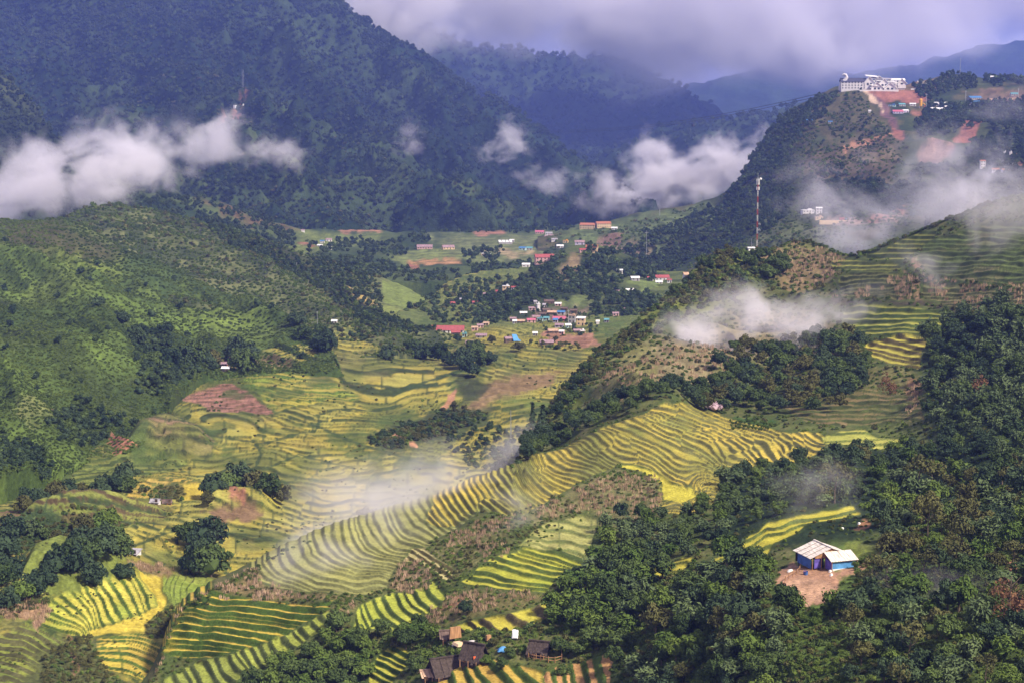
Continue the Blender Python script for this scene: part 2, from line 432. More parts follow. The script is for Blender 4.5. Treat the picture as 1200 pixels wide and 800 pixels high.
# right hill with the white hotel --------------------------------------------
def cov_hotel(U, V, X, Y, D):
    c = cov_forest((.026, .042, .017), (.058, .072, .026), 70, (.085, .08, .034))(U, V, X, Y, D)
    I = [([(925, 130), (960, 108), (1010, 102), (1030, 120), (1040, 150), (1000, 160), (950, 165), (930, 200), (915, 180)], (.085, .075, .032), 10, .6, .9),
         ([(950, 180), (1000, 160), (1045, 158), (1060, 190), (1030, 215), (960, 215), (945, 200)], (.115, .085, .05), 10, .6, .85),
         ([(985, 178), (1010, 165), (1045, 160), (1046, 163), (1012, 170), (990, 183)], PATH, 1.5, .3),
         ([(1010, 103), (1030, 101), (1052, 106), (1085, 107), (1090, 116), (1080, 121), (1055, 121), (1030, 117), (1016, 108)], RED, 2, .3),
         ([(1022, 112), (1030, 116), (1044, 134), (1054, 154), (1064, 166), (1050, 158), (1040, 142), (1030, 126)], (.15, .085, .085), 2, .4), ([(1044, 150), (1056, 160), (1062, 168), (1048, 164)], (.26, .11, .08), 2, .4),
         ([(1011, 106), (1014, 105), (1030, 122), (1034, 129), (1030, 127)], (.5, .36, .26), 1.2, .1),
         ([(1066, 130), (1095, 132), (1110, 136), (1095, 138), (1075, 135)], SOIL, 1.5, .3),
         ([(1115, 162), (1130, 150), (1150, 140), (1158, 137), (1150, 146), (1142, 158), (1136, 168), (1120, 168)], RED, 2, .3),
         ([(1068, 180), (1088, 170), (1106, 168), (1118, 176), (1108, 184), (1090, 186)], (.24, .15, .12), 3, .4),
         ([(1184, 172), (1200, 170), (1260, 172), (1260, 190), (1190, 186)], SOIL, 3, .3), ([(1188, 190), (1205, 198), (1200, 206), (1190, 200)], SOIL, 2, .3),
         ([(1085, 96), (1110, 92), (1118, 98), (1100, 106), (1080, 106)], (.13, .10, .06), 3, .4),
         ([(1060, 96), (1085, 95), (1085, 104), (1052, 104)], (.16, .11, .065), 3, .4),
         ([(1130, 108), (1200, 104), (1260, 104), (1260, 120), (1140, 118)], (.17, .11, .07), 4, .5, .8),
         ([(985, 255), (1000, 258), (1012, 262), (1030, 258), (1060, 238), (1065, 240), (1048, 256), (1055, 264), (1000, 266), (968, 262), (960, 256)], (.30, .20, .15), 2, .3),
         ([(1012, 262), (1030, 250), (1058, 234), (1066, 236), (1050, 250), (1046, 262)], SOIL, 2, .3),
         ([(640, 275), (700, 262), (760, 248), (830, 238), (850, 245), (820, 268), (790, 290), (740, 310), (690, 300)], (.10, .13, .045), 5, .4),
         ([(690, 285), (720, 282), (770, 288), (760, 298), (720, 302)], (.20, .14, .10), 3, .4, .8), ([(700, 281), (730, 278), (726, 284), (704, 286)], (.24, .14, .1), 2, .3, .8),
         ([(895, 262), (935, 262), (960, 275), (970, 300), (930, 300), (890, 292)], (.13, .15, .06), 6, .3, .8)]
    c = patches(c, U, V, X, Y, I)
    T = (V - 110) / 4.2 + .8 * fbm(U / 25, V / 25, 3, 77)
    st = sstep(.62, .75, T - np.floor(T)) * (1 - sstep(.93, 1, T - np.floor(T)))
    m = sstep(0, 6, poly_sd(U, V, [(640, 270), (700, 262), (830, 238), (850, 245), (800, 290), (740, 330), (690, 330)])) + sstep(0, 8, poly_sd(U, V, [(900, 150), (1060, 110), (1100, 180), (1080, 230), (900, 250)])) * .45
    return blend(c, np.clip(m * st * .6, 0, .6), (.04, .055, .02))
Layer("hotel_hill", [(630, 276), (660, 270), (700, 263), (740, 250), (780, 244), (815, 238), (840, 232), (862, 216), (874, 197), (884, 178), (900, 155), (920, 134), (950, 116), (980, 100), (1000, 99), (1056, 102), (1070, 96), (1085, 94), (1105, 88), (1125, 86), (1150, 92), (1180, 93), (1260, 88)],
      [(630, 350), (800, 350), (1000, 340), (1260, 300)],
      [(630, 276, 2550), (740, 250, 2650), (830, 238, 2600), (880, 180, 2750), (950, 116, 2850), (1000, 99, 2900), (1085, 94, 2950), (1260, 88, 2950),
       (630, 350, 1900), (800, 350, 1750), (1000, 340, 1500), (1260, 300, 1450), (1000, 250, 1900), (1100, 250, 1800), (1220, 200, 2000), (900, 270, 2000), (1000, 160, 2500), (1120, 140, 2600), (1240, 130, 2500), (1120, 185, 2250)], 2.2, 1.6,
      lambda X, Y, U, V, D: 22 * (ridged(X / 190 + Y / 500, Y / 380, 4, 23) - .5) * sstep(0, 40, V - 125) + 5 * fbm(X / 40, Y / 60, 3, 29) * sstep(0, 15, V - 115), cover=cov_hotel, mat=M_MID, crest_px=.8, seed=12)

# left side hills ----------------------------------------------------------
def cov_far_fields(U, V, X, Y, D):
    c = cov_forest((.028, .048, .018), (.07, .095, .03), 60)(U, V, X, Y, D)
    I = [([(225, 226), (300, 252), (360, 268), (372, 272), (300, 262)], (.12, .075, .04), 3, .4, .8),
         ([(345, 268), (380, 268), (440, 272), (455, 282), (430, 284), (400, 290), (375, 302), (350, 304), (330, 296), (350, 282)], (.13, .16, .045), 4, .3),
         ([(380, 266), (440, 269), (446, 273), (400, 271)], (.33, .17, .1), 1.5, .3), ([(350, 282), (356, 288), (368, 297), (364, 297), (352, 290)], SOIL, 1, .3),
         ([(455, 300), (500, 290), (540, 292), (590, 300), (590, 308), (540, 306), (500, 308), (470, 310)], (.16, .19, .06), 3, .3),
         ([(478, 304), (540, 306), (542, 310), (492, 310), (490, 314), (480, 312)], (.34, .19, .09), 1.5, .3), ([(478, 308), (492, 309), (490, 314), (480, 313)], RED, 1, .2),
         ([(500, 278), (700, 272), (860, 262), (860, 290), (760, 320), (640, 310), (560, 300), (520, 290)], (.13, .15, .06), 6, .4),
         ([(555, 272), (590, 270), (592, 273), (560, 276)], (.3, .15, .1), 1, .2), ([(565, 293), (600, 292), (640, 296), (600, 299)], (.28, .22, .12), 2, .3)]
    c = patches(c, U, V, X, Y, I)
    T = (V - 110) / 3.3 + fbm(U / 30, V / 20, 3, 71)
    f = T - np.floor(T)
    return blend(c, np.clip(.5 * (f > .7) * sstep(262, 272, V), 0, 1), (.05, .07, .025))
Layer("far_valley_hill", [(-90, 275), (40, 262), (80, 246), (110, 228), (145, 222), (200, 228), (245, 229), (270, 240), (300, 252), (350, 266), (400, 269), (480, 273), (560, 272), (620, 268), (700, 263), (760, 262), (860, 262)],
      [(-90, 340), (60, 340), (300, 340), (440, 330), (600, 330), (860, 345)],
      [(-90, 275, 2150), (60, 240, 2300), (245, 229, 2500), (400, 269, 2650), (620, 268, 2850), (860, 262, 2850), (60, 340, 1600), (300, 340, 1650), (440, 330, 1800), (600, 320, 1950), (860, 345, 1750), (400, 300, 2150), (600, 296, 2300)], 2.5, 1.6,
      lambda X, Y, U, V, D: 26 * (ridged(X / 230 + Y / 600, Y / 420, 4, 31) - .5) * sstep(560, 300, U) + 4 * fbm(X / 60, Y / 90, 3, 37), cover=cov_far_fields, mat=M_MID, crest_px=1, seed=13)
def cov_shrubhill(U, V, X, Y, D):
    c = cov_forest((.045, .06, .026), (.11, .125, .045), 22, (.13, .14, .055))(U, V, X, Y, D)
    I = [([(225, 240), (330, 285), (400, 330), (480, 375), (510, 395), (470, 378), (400, 345), (330, 312), (260, 275), (180, 245)], (.035, .04, .02), 4, .3, .9),
         ([(448, 328), (470, 330), (508, 352), (508, 372), (480, 366), (455, 352)], (.15, .19, .05), 2, .15),
         ([(408, 334), (430, 343), (446, 350), (446, 354), (425, 348)], (.36, .27, .09), 1.2, .2), ([(446, 350), (508, 374), (508, 384), (480, 376), (440, 356)], (.16, .19, .05), 2, .2)]
    return patches(c, U, V, X, Y, I)
Layer("shrub_covered_ridge", [(-90, 285), (40, 268), (80, 252), (110, 242), (140, 240), (200, 250), (250, 262), (300, 276), (350, 296), (380, 303), (420, 318), (450, 327), (480, 338), (505, 352), (525, 375), (540, 392)],
      [(-90, 340), (40, 340), (200, 370), (300, 400), (400, 425), (540, 425)],
      [(40, 235, 1850), (140, 240, 1850), (250, 262, 1800), (350, 296, 1750), (450, 327, 1680), (540, 392, 1400), (40, 340, 1350), (200, 370, 1300), (300, 400, 1230), (400, 425, 1150), (540, 425, 1180), (300, 330, 1500), (440, 380, 1330)], 2.2, 1.6,
      lambda X, Y, U, V, D: 16 * (ridged(X / 120 + Y / 380, Y / 300, 4, 43) - .5) + 3 * fbm(X / 25, Y / 40, 3, 47), cover=cov_shrubhill, mat=M_MID, crest_px=1.2, seed=14, foot=VD)

def cov_greenhill(U, V, X, Y, D):
    n = fbm(X / 55, Y / 130, 4, 51)
    c = np.array((.045, .072, .02)) + (np.array((.105, .155, .032)) - np.array((.045, .072, .02))) * sstep(-.3, .4, n)[..., None]
    c = blend(c, sstep(.1, .45, fbm(X / 30 + 4, Y / 60, 3, 53)) * .25, (.085, .085, .032))
    I = [([(0, 255), (60, 253), (110, 262), (150, 288), (100, 300), (30, 285), (0, 290)], (.07, .06, .03), 10, .4, .7),
         ([(60, 290), (90, 285), (150, 300), (140, 312), (90, 310)], (.14, .18, .035), 8, .4, .7),
         ([(150, 330), (210, 332), (270, 350), (330, 380), (280, 395), (210, 372), (170, 350)], (.13, .18, .035), 12, .35, .7),
         ([(10, 510), (60, 482), (72, 498), (40, 515)], (.14, .15, .055), 6, .3, .8), ([(48, 490), (64, 484), (70, 494)], (.28, .14, .09), 3, .3, .8),
         ([(110, 525), (130, 512), (160, 525), (155, 533), (130, 535)], (.27, .13, .08), 3, .3),
         ([(120, 470), (180, 485), (170, 500), (130, 495)], (.11, .14, .04), 6, .3, .8),
         ([(40, 360), (100, 430), (150, 470), (180, 500), (130, 490), (70, 440), (20, 380)], (.032, .045, .016), 12, .3, .7),
         ([(140, 400), (200, 395), (300, 415), (290, 440), (240, 440), (200, 470), (160, 440)], FOR, 8, .3, .8),
         ([(296, 412), (318, 410), (345, 420), (350, 432), (310, 436), (295, 430)], (.15, .12, .055), 4, .3),
         ([(256, 420), (275, 418), (275, 430), (258, 432)], SOIL, 2, .3), ([(190, 438), (200, 436), (200, 446), (190, 448)], SOIL, 2, .3, .8), ([(0, 560), (60, 545), (62, 590), (0, 595)], (.06, .095, .022), 6, .3)]
    return patches(c, U, V, X, Y, I)
Layer("near_green_hill", [(-90, 262), (-30, 256), (0, 255), (60, 253), (95, 258), (120, 272), (150, 290), (200, 310), (230, 325), (262, 342), (300, 349), (330, 366), (360, 386), (382, 402), (398, 424), (402, 440)],
      [(-90, 600), (0, 600), (60, 575), (110, 545), (160, 540), (185, 525), (205, 480), (240, 452), (300, 446), (350, 444), (402, 446)],
      [(-90, 260, 1560), (60, 253, 1560), (150, 290, 1480), (262, 342, 1350), (330, 366, 1240), (402, 430, 1060), (-90, 600, 600), (0, 600, 609), (110, 545, 719), (160, 540, 744), (205, 480, 895), (240, 452, 990), (300, 446, 1002), (350, 444, 1012),
       (60, 420, 900), (0, 330, 1120), (160, 400, 1060), (250, 400, 1130), (130, 330, 1240), (300, 410, 1090), (350, 415, 1090)], 1.8, 1.5,
      lambda X, Y, U, V, D: 34 * (ridged(X / 95 + Y / 210, Y / 330 - X / 500, 4, 61) - .5) + 2.4 * fbm(X / 14, Y / 22, 3, 67), cover=cov_greenhill, mat=M_MID, crest_px=1.2, seed=15, foot=VD)
# ------------------------------------------------------------------ valley floor
def lines_valley(u, v, x, y, d):
    w = fbm(u / 130, v / 60, 2, 81) * 4.0 + fbm(u / 60, v / 30, 3, 83) * .9
    q = (v - 110.0)
    T = -np.log(q / 700.0) * 64 + w        # spacing grows towards the viewer
    return T + (u - 300) * .006
def cov_valley(U, V, X, Y, D):
    c = cov_forest(SCR, SCR2, 16)(U, V, X, Y, D)
    return c
VAL_AFTER = [  # laid over the generic paddies
    ([(566, 452), (610, 441), (655, 438), (640, 452), (590, 470), (545, 492), (500, 498), (560, 470)], (.19, .13, .065), 4, .4),
    ([(432, 512), (470, 492), (530, 478), (575, 484), (572, 500), (520, 512), (480, 527), (448, 526)], (.055, .07, .025), 4, .4),
    ([(455, 502), (462, 503), (480, 516), (488, 522), (480, 520), (462, 509)], PATH, 1.2, .2),
    ([(515, 478), (526, 466), (534, 456), (536, 462), (526, 474), (520, 480)], PATH, 1.2, .2),
    ([(535, 440), (575, 450), (560, 470), (540, 472)], (.04, .05, .02), 4, .3, .9),
    ([(640, 388), (690, 392), (704, 402), (690, 408), (650, 402), (634, 396)], (.26, .14, .09), 2, .4),
    ([(570, 470), (600, 466), (645, 470), (640, 480), (590, 480)], (.12, .15, .03), 4, .3, .6),
    ([(240, 600), (290, 596), (310, 604), (290, 612), (250, 612)], (.17, .11, .06), 3, .4), ([(262, 592), (272, 580), (286, 590), (284, 596)], SOIL, 2, .2),
    ([(20, 690), (30, 665), (60, 648), (90, 645), (140, 655), (170, 672), (120, 690), (60, 705)], (.13, .16, .035), 5, .4), ([(28, 662), (60, 646), (62, 655), (34, 664)], (.28, .17, .08), 2, .3, .9),
    ([(0, 706), (48, 706), (58, 714), (40, 722), (0, 720)], (.28, .18, .10), 3, .4),
    ([(38, 728), (52, 708), (60, 712), (42, 736)], CORN, 2, .4), ([(148, 664), (190, 664), (205, 676), (150, 676)], (.20, .145, .07), 3, .4),
    ([(0, 622), (60, 620), (130, 630), (128, 640), (60, 648), (0, 660)], (.035, .055, .02), 4, .3), 
    ([(50, 755), (90, 750), (115, 745), (112, 770), (130, 790), (160, 800), (200, 830), (10, 830), (20, 800)], (.075, .085, .03), 5, .5),
    ([(78, 735), (84, 742), (92, 782), (86, 786)], SOIL, 1.5, .5, .5),
    ([(172, 735), (200, 718), (216, 710), (200, 735), (200, 748), (180, 752), (172, 746)], (.045, .05, .022), 3, .4),
    ([(176, 574), (215, 570), (216, 582), (190, 588)], (.05, .06, .025), 3, .3, .8),
    ([(378, 500), (560, 350), (700, 380), (640, 388), (560, 395), (480, 392)], (.15, .17, .045), 10, .3, .0)]
def drains(u, v):      # dark ditches winding between the fields
    L = [[(300, 545), (306, 530), (300, 518), (318, 516), (326, 514), (370, 505), (374, 494), (372, 488), (392, 480), (430, 478), (470, 470)], [(190, 500), (240, 508), (296, 515)], [(318, 545), (350, 530), (430, 545)], [(0, 700), (60, 610), (200, 620), (320, 630)],
         [(100, 610), (190, 604), (260, 612)], [(120, 660), (170, 640), (210, 625)], [(400, 445), (470, 455), (530, 450)], [(330, 560), (380, 585), (420, 590)], [(580, 500), (640, 480), (700, 470)], [(460, 460), (560, 430)], [(340, 490), (430, 520), (520, 545)]]
    d = np.full(u.shape, 1e9)
    for pl in L:
        for (x0, y0), (x1, y1) in zip(pl[:-1], pl[1:]):
            ex, ey = x1 - x0, y1 - y0
            t = np.clip(((u - x0) * ex + (v - y0) * ey) / (ex * ex + ey * ey), 0, 1)
            d = np.minimum(d, np.hypot(u - x0 - t * ex, (v - y0 - t * ey) * 1.6))
    return d
def rel_valley(X, Y, U, V, D):
    z = 3.2 * fbm(X / 60, Y / 110, 3, 91)
    z += 9 * sstep(0, 30, poly_sd(U, V, [(-20, 650), (30, 600), (70, 585), (130, 580), (190, 592), (200, 606), (120, 625), (40, 640)]))   # the mound of fields
    z += 7 * sstep(0, 22, poly_sd(U, V, [(10, 700), (30, 655), (70, 640), (140, 655), (180, 680), (110, 700)]))
    z += 8 * sstep(0, 26, poly_sd(U, V, [(130, 540), (150, 495), (195, 478), (245, 500), (262, 530), (200, 545)]))
    z += 6 * sstep(0, 20, poly_sd(U, V, [(225, 600), (250, 575), (300, 572), (335, 590), (310, 606)]))
    return z
hv = lambda d: 1.1 * (d / 600.) ** 1.1
Vz = [dict(poly=None, lines=lines_valley, brk=.5, h=hv, tread=[GRN, (.155, .165, .04), (.22, .21, .045), (.28, .25, .05), LIME, (.34, .285, .05), (.28, .26, .06)], riser=(.04, .055, .018), duty=.80, plot=48, patch=1.3, edge=0, margin=0),
      dict(poly=[(-90, 560), (-90, 470), (60, 540), (120, 535), (190, 520), (230, 540), (160, 560), (110, 582), (60, 592), (0, 612), (-90, 640)], lines=lambda u, v, x, y, d: -v / 6.5 + 1.3 * fbm(u / 60, v / 20, 3, 82) - u * .012, h=hv, tread=[GRN, (.14, .17, .04), (.26, .22, .07)], riser=(.05, .07, .02), duty=.6, plot=70, edge=6),
      dict(poly=[(12, 640), (32, 612), (58, 594), (85, 585), (125, 582), (182, 588), (204, 600), (196, 612), (150, 622), (90, 640), (40, 655)], lines=[(0, [(20, 660), (90, 650), (200, 640)]), (8, [(30, 617), (100, 606), (200, 606)]), (11, [(52, 599), (120, 589), (200, 593)])], h=1.2, tread=[(.14, .165, .038), (.20, .205, .048)], riser=(.075, .055, .028), duty=.66, warp=.35, edge=3),
      dict(poly=[(0, 600), (-90, 600), (-90, 640), (0, 640), (24, 622), (30, 602)], lines=lambda u, v, x, y, d: -v / 6 + fbm(u / 60, v / 20, 3, 82), h=1.2, tread=[(.12, .14, .035), (.16, .15, .04)], riser=(.12, .08, .05), duty=.5, edge=3),
      dict(poly=[(208, 466), (232, 455), (272, 447), (288, 458), (318, 480), (320, 485), (285, 484), (244, 481), (236, 474)], lines=lambda u, v, x, y, d: -v / 4.2 + .7 * fbm(u / 30, v / 14, 3, 84) - u * .02, h=1.3, tread=[(.26, .13, .095), (.33, .18, .13)], riser=(.13, .08, .05), duty=.6, edge=3, plot=30),
      dict(poly=[(278, 446), (300, 433), (362, 432), (395, 446), (420, 462), (404, 468), (360, 478), (325, 483), (300, 462)], lines=lambda u, v, x, y, d: -v / 4.6 + .5 * fbm(u / 40, v / 20, 3, 85) - ((u - 360) / 60) ** 2 * .9, h=1.2, tread=[(.19, .24, .035), LIME, (.34, .31, .05)], riser=(.06, .10, .02), duty=.62, edge=3, plot=200),
      dict(poly=[(342, 424), (385, 423), (392, 432), (360, 434), (345, 430)], lines=lambda u, v, x, y, d: -v / 4, h=1.2, tread=[LIME], riser=(.06, .10, .02), duty=.6, edge=2),
      dict(poly=[(226, 446), (240, 438), (262, 438), (255, 446)], lines=lambda u, v, x, y, d: -v / 4, h=1.2, tread=[LIME], riser=(.06, .10, .02), duty=.6, edge=2),
      dict(poly=[(140, 492), (165, 482), (200, 478), (228, 492), (250, 512), (250, 532), (200, 536), (150, 530)], lines=lambda u, v, x, y, d: -v / 5.5 + .8 * fbm(u / 40, v / 20, 3, 86), h=1.2, tread=[(.11, .135, .035), (.16, .165, .045), (.24, .15, .10)], riser=(.045, .055, .02), duty=.62, edge=3),
      dict(poly=[(145, 585), (165, 566), (215, 562), (232, 568), (214, 582), (180, 586)], lines=[(0, [(146, 586), (190, 589), (230, 580)]), (3, [(160, 572), (180, 576), (215, 574), (228, 568)]), (5, [(172, 564), (195, 569), (212, 566)])], h=1.0, tread=[(.40, .30, .09), YEL], riser=(.10, .11, .03), duty=.6, edge=2),
      dict(poly=[(205, 570), (240, 570), (240, 588), (215, 590), (208, 582)], lines=lambda u, v, x, y, d: 0 * u + .3, h=.5, tread=[(.42, .33, .05)], duty=.8, edge=2, bunds=False),
      dict(poly=[(0, 742), (30, 726), (60, 738), (98, 750), (86, 768), (55, 782), (25, 800), (30, 830), (-90, 830), (-90, 735)], lines=[(0, [(-20, 812), (20, 810), (60, 820)]), (4, [(-20, 778), (0, 780), (30, 789)]), (7, [(-10, 757), (20, 762), (40, 770), (60, 784)]), (10, [(0, 738), (35, 747), (62, 762), (80, 775)]), (13, [(40, 728), (70, 742), (100, 762)])], h=1.5, tread=[(.14, .18, .035), (.19, .21, .04)], riser=(.07, .07, .028), duty=.5, warp=.35, edge=4),
      dict(poly=[(38, 728), (52, 712), (66, 702), (110, 690), (160, 676), (178, 674), (192, 674), (190, 690), (198, 702), (196, 712), (180, 724), (160, 730), (118, 738), (104, 744), (92, 742)], lines=[(0, [(40, 730), (66, 738), (92, 745)]), (3, [(58, 709), (80, 720), (102, 736)]), (5, [(76, 699), (92, 712), (108, 736)]), (8, [(104, 690), (118, 708), (128, 730)]), (11, [(130, 684), (144, 698), (156, 720)]), (13, [(152, 677), (162, 690), (172, 714)]), (15, [(168, 674), (184, 690), (192, 704)])], h=1.2, tread=[(.20, .26, .04), (.40, .37, .06), (.44, .40, .07)], riser=(.06, .095, .018), duty=.66, warp=.2, edge=2, ax=(0, 1), plot=24, bunds=False),
      dict(poly=[(160, 676), (190, 674), (206, 676), (196, 684), (190, 692), (197, 702), (192, 716), (176, 728), (172, 746), (110, 744), (104, 738), (135, 731), (166, 722), (184, 710), (182, 698), (172, 688)], lines=lambda u, v, x, y, d: 0 * u + .3, h=.4, tread=[(.46, .37, .055)], duty=.8, edge=1.5, bunds=False),
      dict(poly=[(190, 676), (240, 673), (250, 678), (246, 692), (220, 704), (204, 712), (196, 702), (190, 692)], lines=[(0, [(192, 680), (192, 705)]), (2, [(206, 676), (200, 690), (204, 712)]), (4, [(222, 674), (212, 695)]), (6, [(246, 674), (236, 698)])], h=.6, tread=[(.17, .22, .04), (.20, .26, .045)], riser=(.08, .11, .025), duty=.85, edge=2, bunds=False),
      dict(poly=[(112, 746), (172, 744), (176, 752), (205, 765), (238, 768), (230, 776), (196, 792), (160, 794), (124, 784), (112, 768)], lines=[(0, [(112, 792), (150, 798), (200, 806)]), (3, [(112, 772), (150, 780), (190, 794)]), (5, [(108, 762), (150, 764), (200, 778), (225, 784)]), (7.4, [(112, 750), (160, 754), (200, 766), (240, 772)])], h=1.1, tread=[YEL, (.46, .38, .06)], riser=(.06, .10, .02), duty=.62, warp=.15, edge=2),
      ]
class Cov:  # generic cover plus later patches: the patches go on after the zones
    pass
_orig_zone_hook = None
V_ = Layer("valley_floor", [(-90, 440), (0, 480), (150, 470), (205, 440), (250, 430), (330, 405), (380, 392), (400, 386), (430, 376), (480, 362), (505, 350), (520, 332), (560, 318), (620, 312), (700, 312), (800, 318), (900, 330)],
      [(-90, 850), (190, 850), (240, 760), (300, 730), (350, 705), (430, 670), (520, 640), (600, 600), (650, 565), (700, 500), (760, 440), (820, 380), (900, 360)],
      V_CTRL,
      1.5, 1.15, rel_valley, zones=Vz, cover=cov_valley, mat=M_VAL, crest_px=.6, seed=16)
def recolour(L, fn):
    me = L.ob.data; n = len(me.vertices)
    c = np.empty(n * 4, np.float32); at = me.attributes['cover']; at.data.foreach_get('color', c); c = c.reshape(-1, 4)
    k = L.U.size; a = 2 * L.U.shape[1]
    new = fn(c[a:a + k, :3].reshape(*L.U.shape, 3).astype(float), L.U, L.V, L.P)
    c[a:a + k, :3] = np.clip(new.reshape(-1, 3), .003, .9)
    L.col = new
    at.data.foreach_set('color', c.ravel())
def after_valley(c, U, V, P):
    X, Y = P[..., 0], P[..., 1]
    # far valley: duller
    c = blend(c, sstep(400, 375, V + 8 * fbm(U / 30, V / 10, 3, 93)) * .75, (.10, .13, .04))
    n = fbm(U / 42, V / 20, 4, 95)
    c = blend(c, sstep(.25, .42, n) * .7 * (V < 560), (.06, .09, .025))
    c = blend(c, sstep(.3, .48, fbm(U / 60 + 3, V / 26, 4, 97)) * .2 * (V > 400), (.24, .19, .075))
    d = drains(U, V) + 2.2 * fbm(U / 6, V / 4, 3, 99)
    c = blend(c, (1 - sstep(1.0, 3.0, d)) * .9, (.035, .055, .02))
    return patches(c, U, V, X, Y, VAL_AFTER)
recolour(V_, after_valley)

Layer("temple_knoll", [(530, 375), (560, 350), (600, 330), (640, 304), (670, 288), (690, 285), (720, 293), (745, 304), (765, 318), (790, 334), (830, 350), (860, 356)],
      [(530, 385), (600, 384), (700, 384), (780, 378), (860, 372)],
      [(530, 375, 1480), (600, 330, 1650), (690, 285, 1820), (765, 318, 1750), (860, 356, 1600), (530, 385, 1400), (600, 384, 1370), (700, 384, 1360), (780, 378, 1390), (860, 372, 1450), (690, 335, 1600)], 1.8, 1.4,
      lambda X, Y, U, V, D: 5 * fbm(X / 60, Y / 90, 4, 101),
      cover=lambda U, V, X, Y, D: patches(cov_forest((.03, .045, .018), (.08, .10, .035), 40)(U, V, X, Y, D), U, V, X, Y,
        [([(655, 318), (668, 300), (680, 300), (678, 316), (665, 330), (655, 330)], (.20, .15, .08), 3, .3), ([(735, 328), (790, 322), (820, 330), (810, 348), (760, 346)], (.13, .17, .05), 3, .3), ([(648, 355), (675, 350), (690, 352), (680, 358), (650, 360)], (.12, .15, .05), 3, .3), ([(645, 362), (688, 362), (690, 380), (620, 382), (618, 370)], (.16, .12, .08), 4, .5),
         ([(640, 382), (700, 376), (710, 384), (640, 386)], (.12, .15, .05), 3, .3)]),
      mat=M_MID, crest_px=1, seed=17, foot=VD)

# ------------------------------------------------------------------ near slope: ridge, great terrace spur, wooded foreground
S_CREST = [(120, 850), (165, 815), (185, 785), (195, 750), (204, 728), (216, 710), (232, 698), (250, 690), (275, 678), (300, 664), (330, 645), (365, 630), (400, 615), (450, 600), (500, 586), (550, 566), (585, 553), (606, 545), (614, 522), (624, 502), (640, 480), (655, 462), (680, 432), (705, 405), (740, 380), (770, 356), (795, 338), (815, 315), (835, 300), (852, 292), (880, 296), (905, 293), (930, 284), (955, 285), (978, 296), (998, 302), (1040, 287), (1090, 267), (1130, 250), (1170, 236), (1200, 226), (1290, 205)]
def rel_near(X, Y, U, V, D):
    z = 2.0 * fbm(X / 26, Y / 42, 3, 111) * sstep(0, 30, poly_sd(U, V, [(640, 600), (800, 600), (1290, 480), (1290, 850), (640, 850)])) + 1.0 * fbm(X / 14, Y / 22, 3, 113)
    z += 10 * (ridged(X / 60 + Y / 120, Y / 90, 3, 117) - .5) * sstep(0, 30, poly_sd(U, V, [(600, 500), (700, 390), (860, 285), (1000, 300), (1000, 420), (820, 480), (620, 560)]))
    return z
A_lines = [(0, [(298, 667), (312, 680), (350, 692)]), (2.5, [(325, 648), (335, 668), (370, 682), (420, 690)]), (5, [(362, 631), (368, 650), (395, 666), (450, 672)]), (8, [(400, 616), (406, 640), (424, 654), (462, 662)]),
           (12, [(440, 603), (448, 622), (464, 640), (490, 646)]), (17, [(500, 586), (510, 604), (530, 622)]), (22, [(552, 566), (566, 584), (590, 604)]), (27, [(603, 546), (616, 562), (636, 580)]),
           (31.5, [(640, 543), (656, 551), (690, 564)]), (38.5, [(702, 508), (740, 526), (775, 541), (800, 558), (812, 578)]), (42, [(735, 491), (770, 505), (820, 526), (850, 550)]), (45, [(762, 481), (800, 493), (860, 512), (890, 540)]),
           (47, [(790, 474), (846, 497), (900, 515), (926, 538)]), (49, [(850, 488), (920, 508), (960, 526)]), (36, [(726, 546), (760, 552), (778, 570)]), (34, [(764, 582), (800, 582), (822, 572)]), (31, [(776, 600), (806, 602), (830, 588)])]
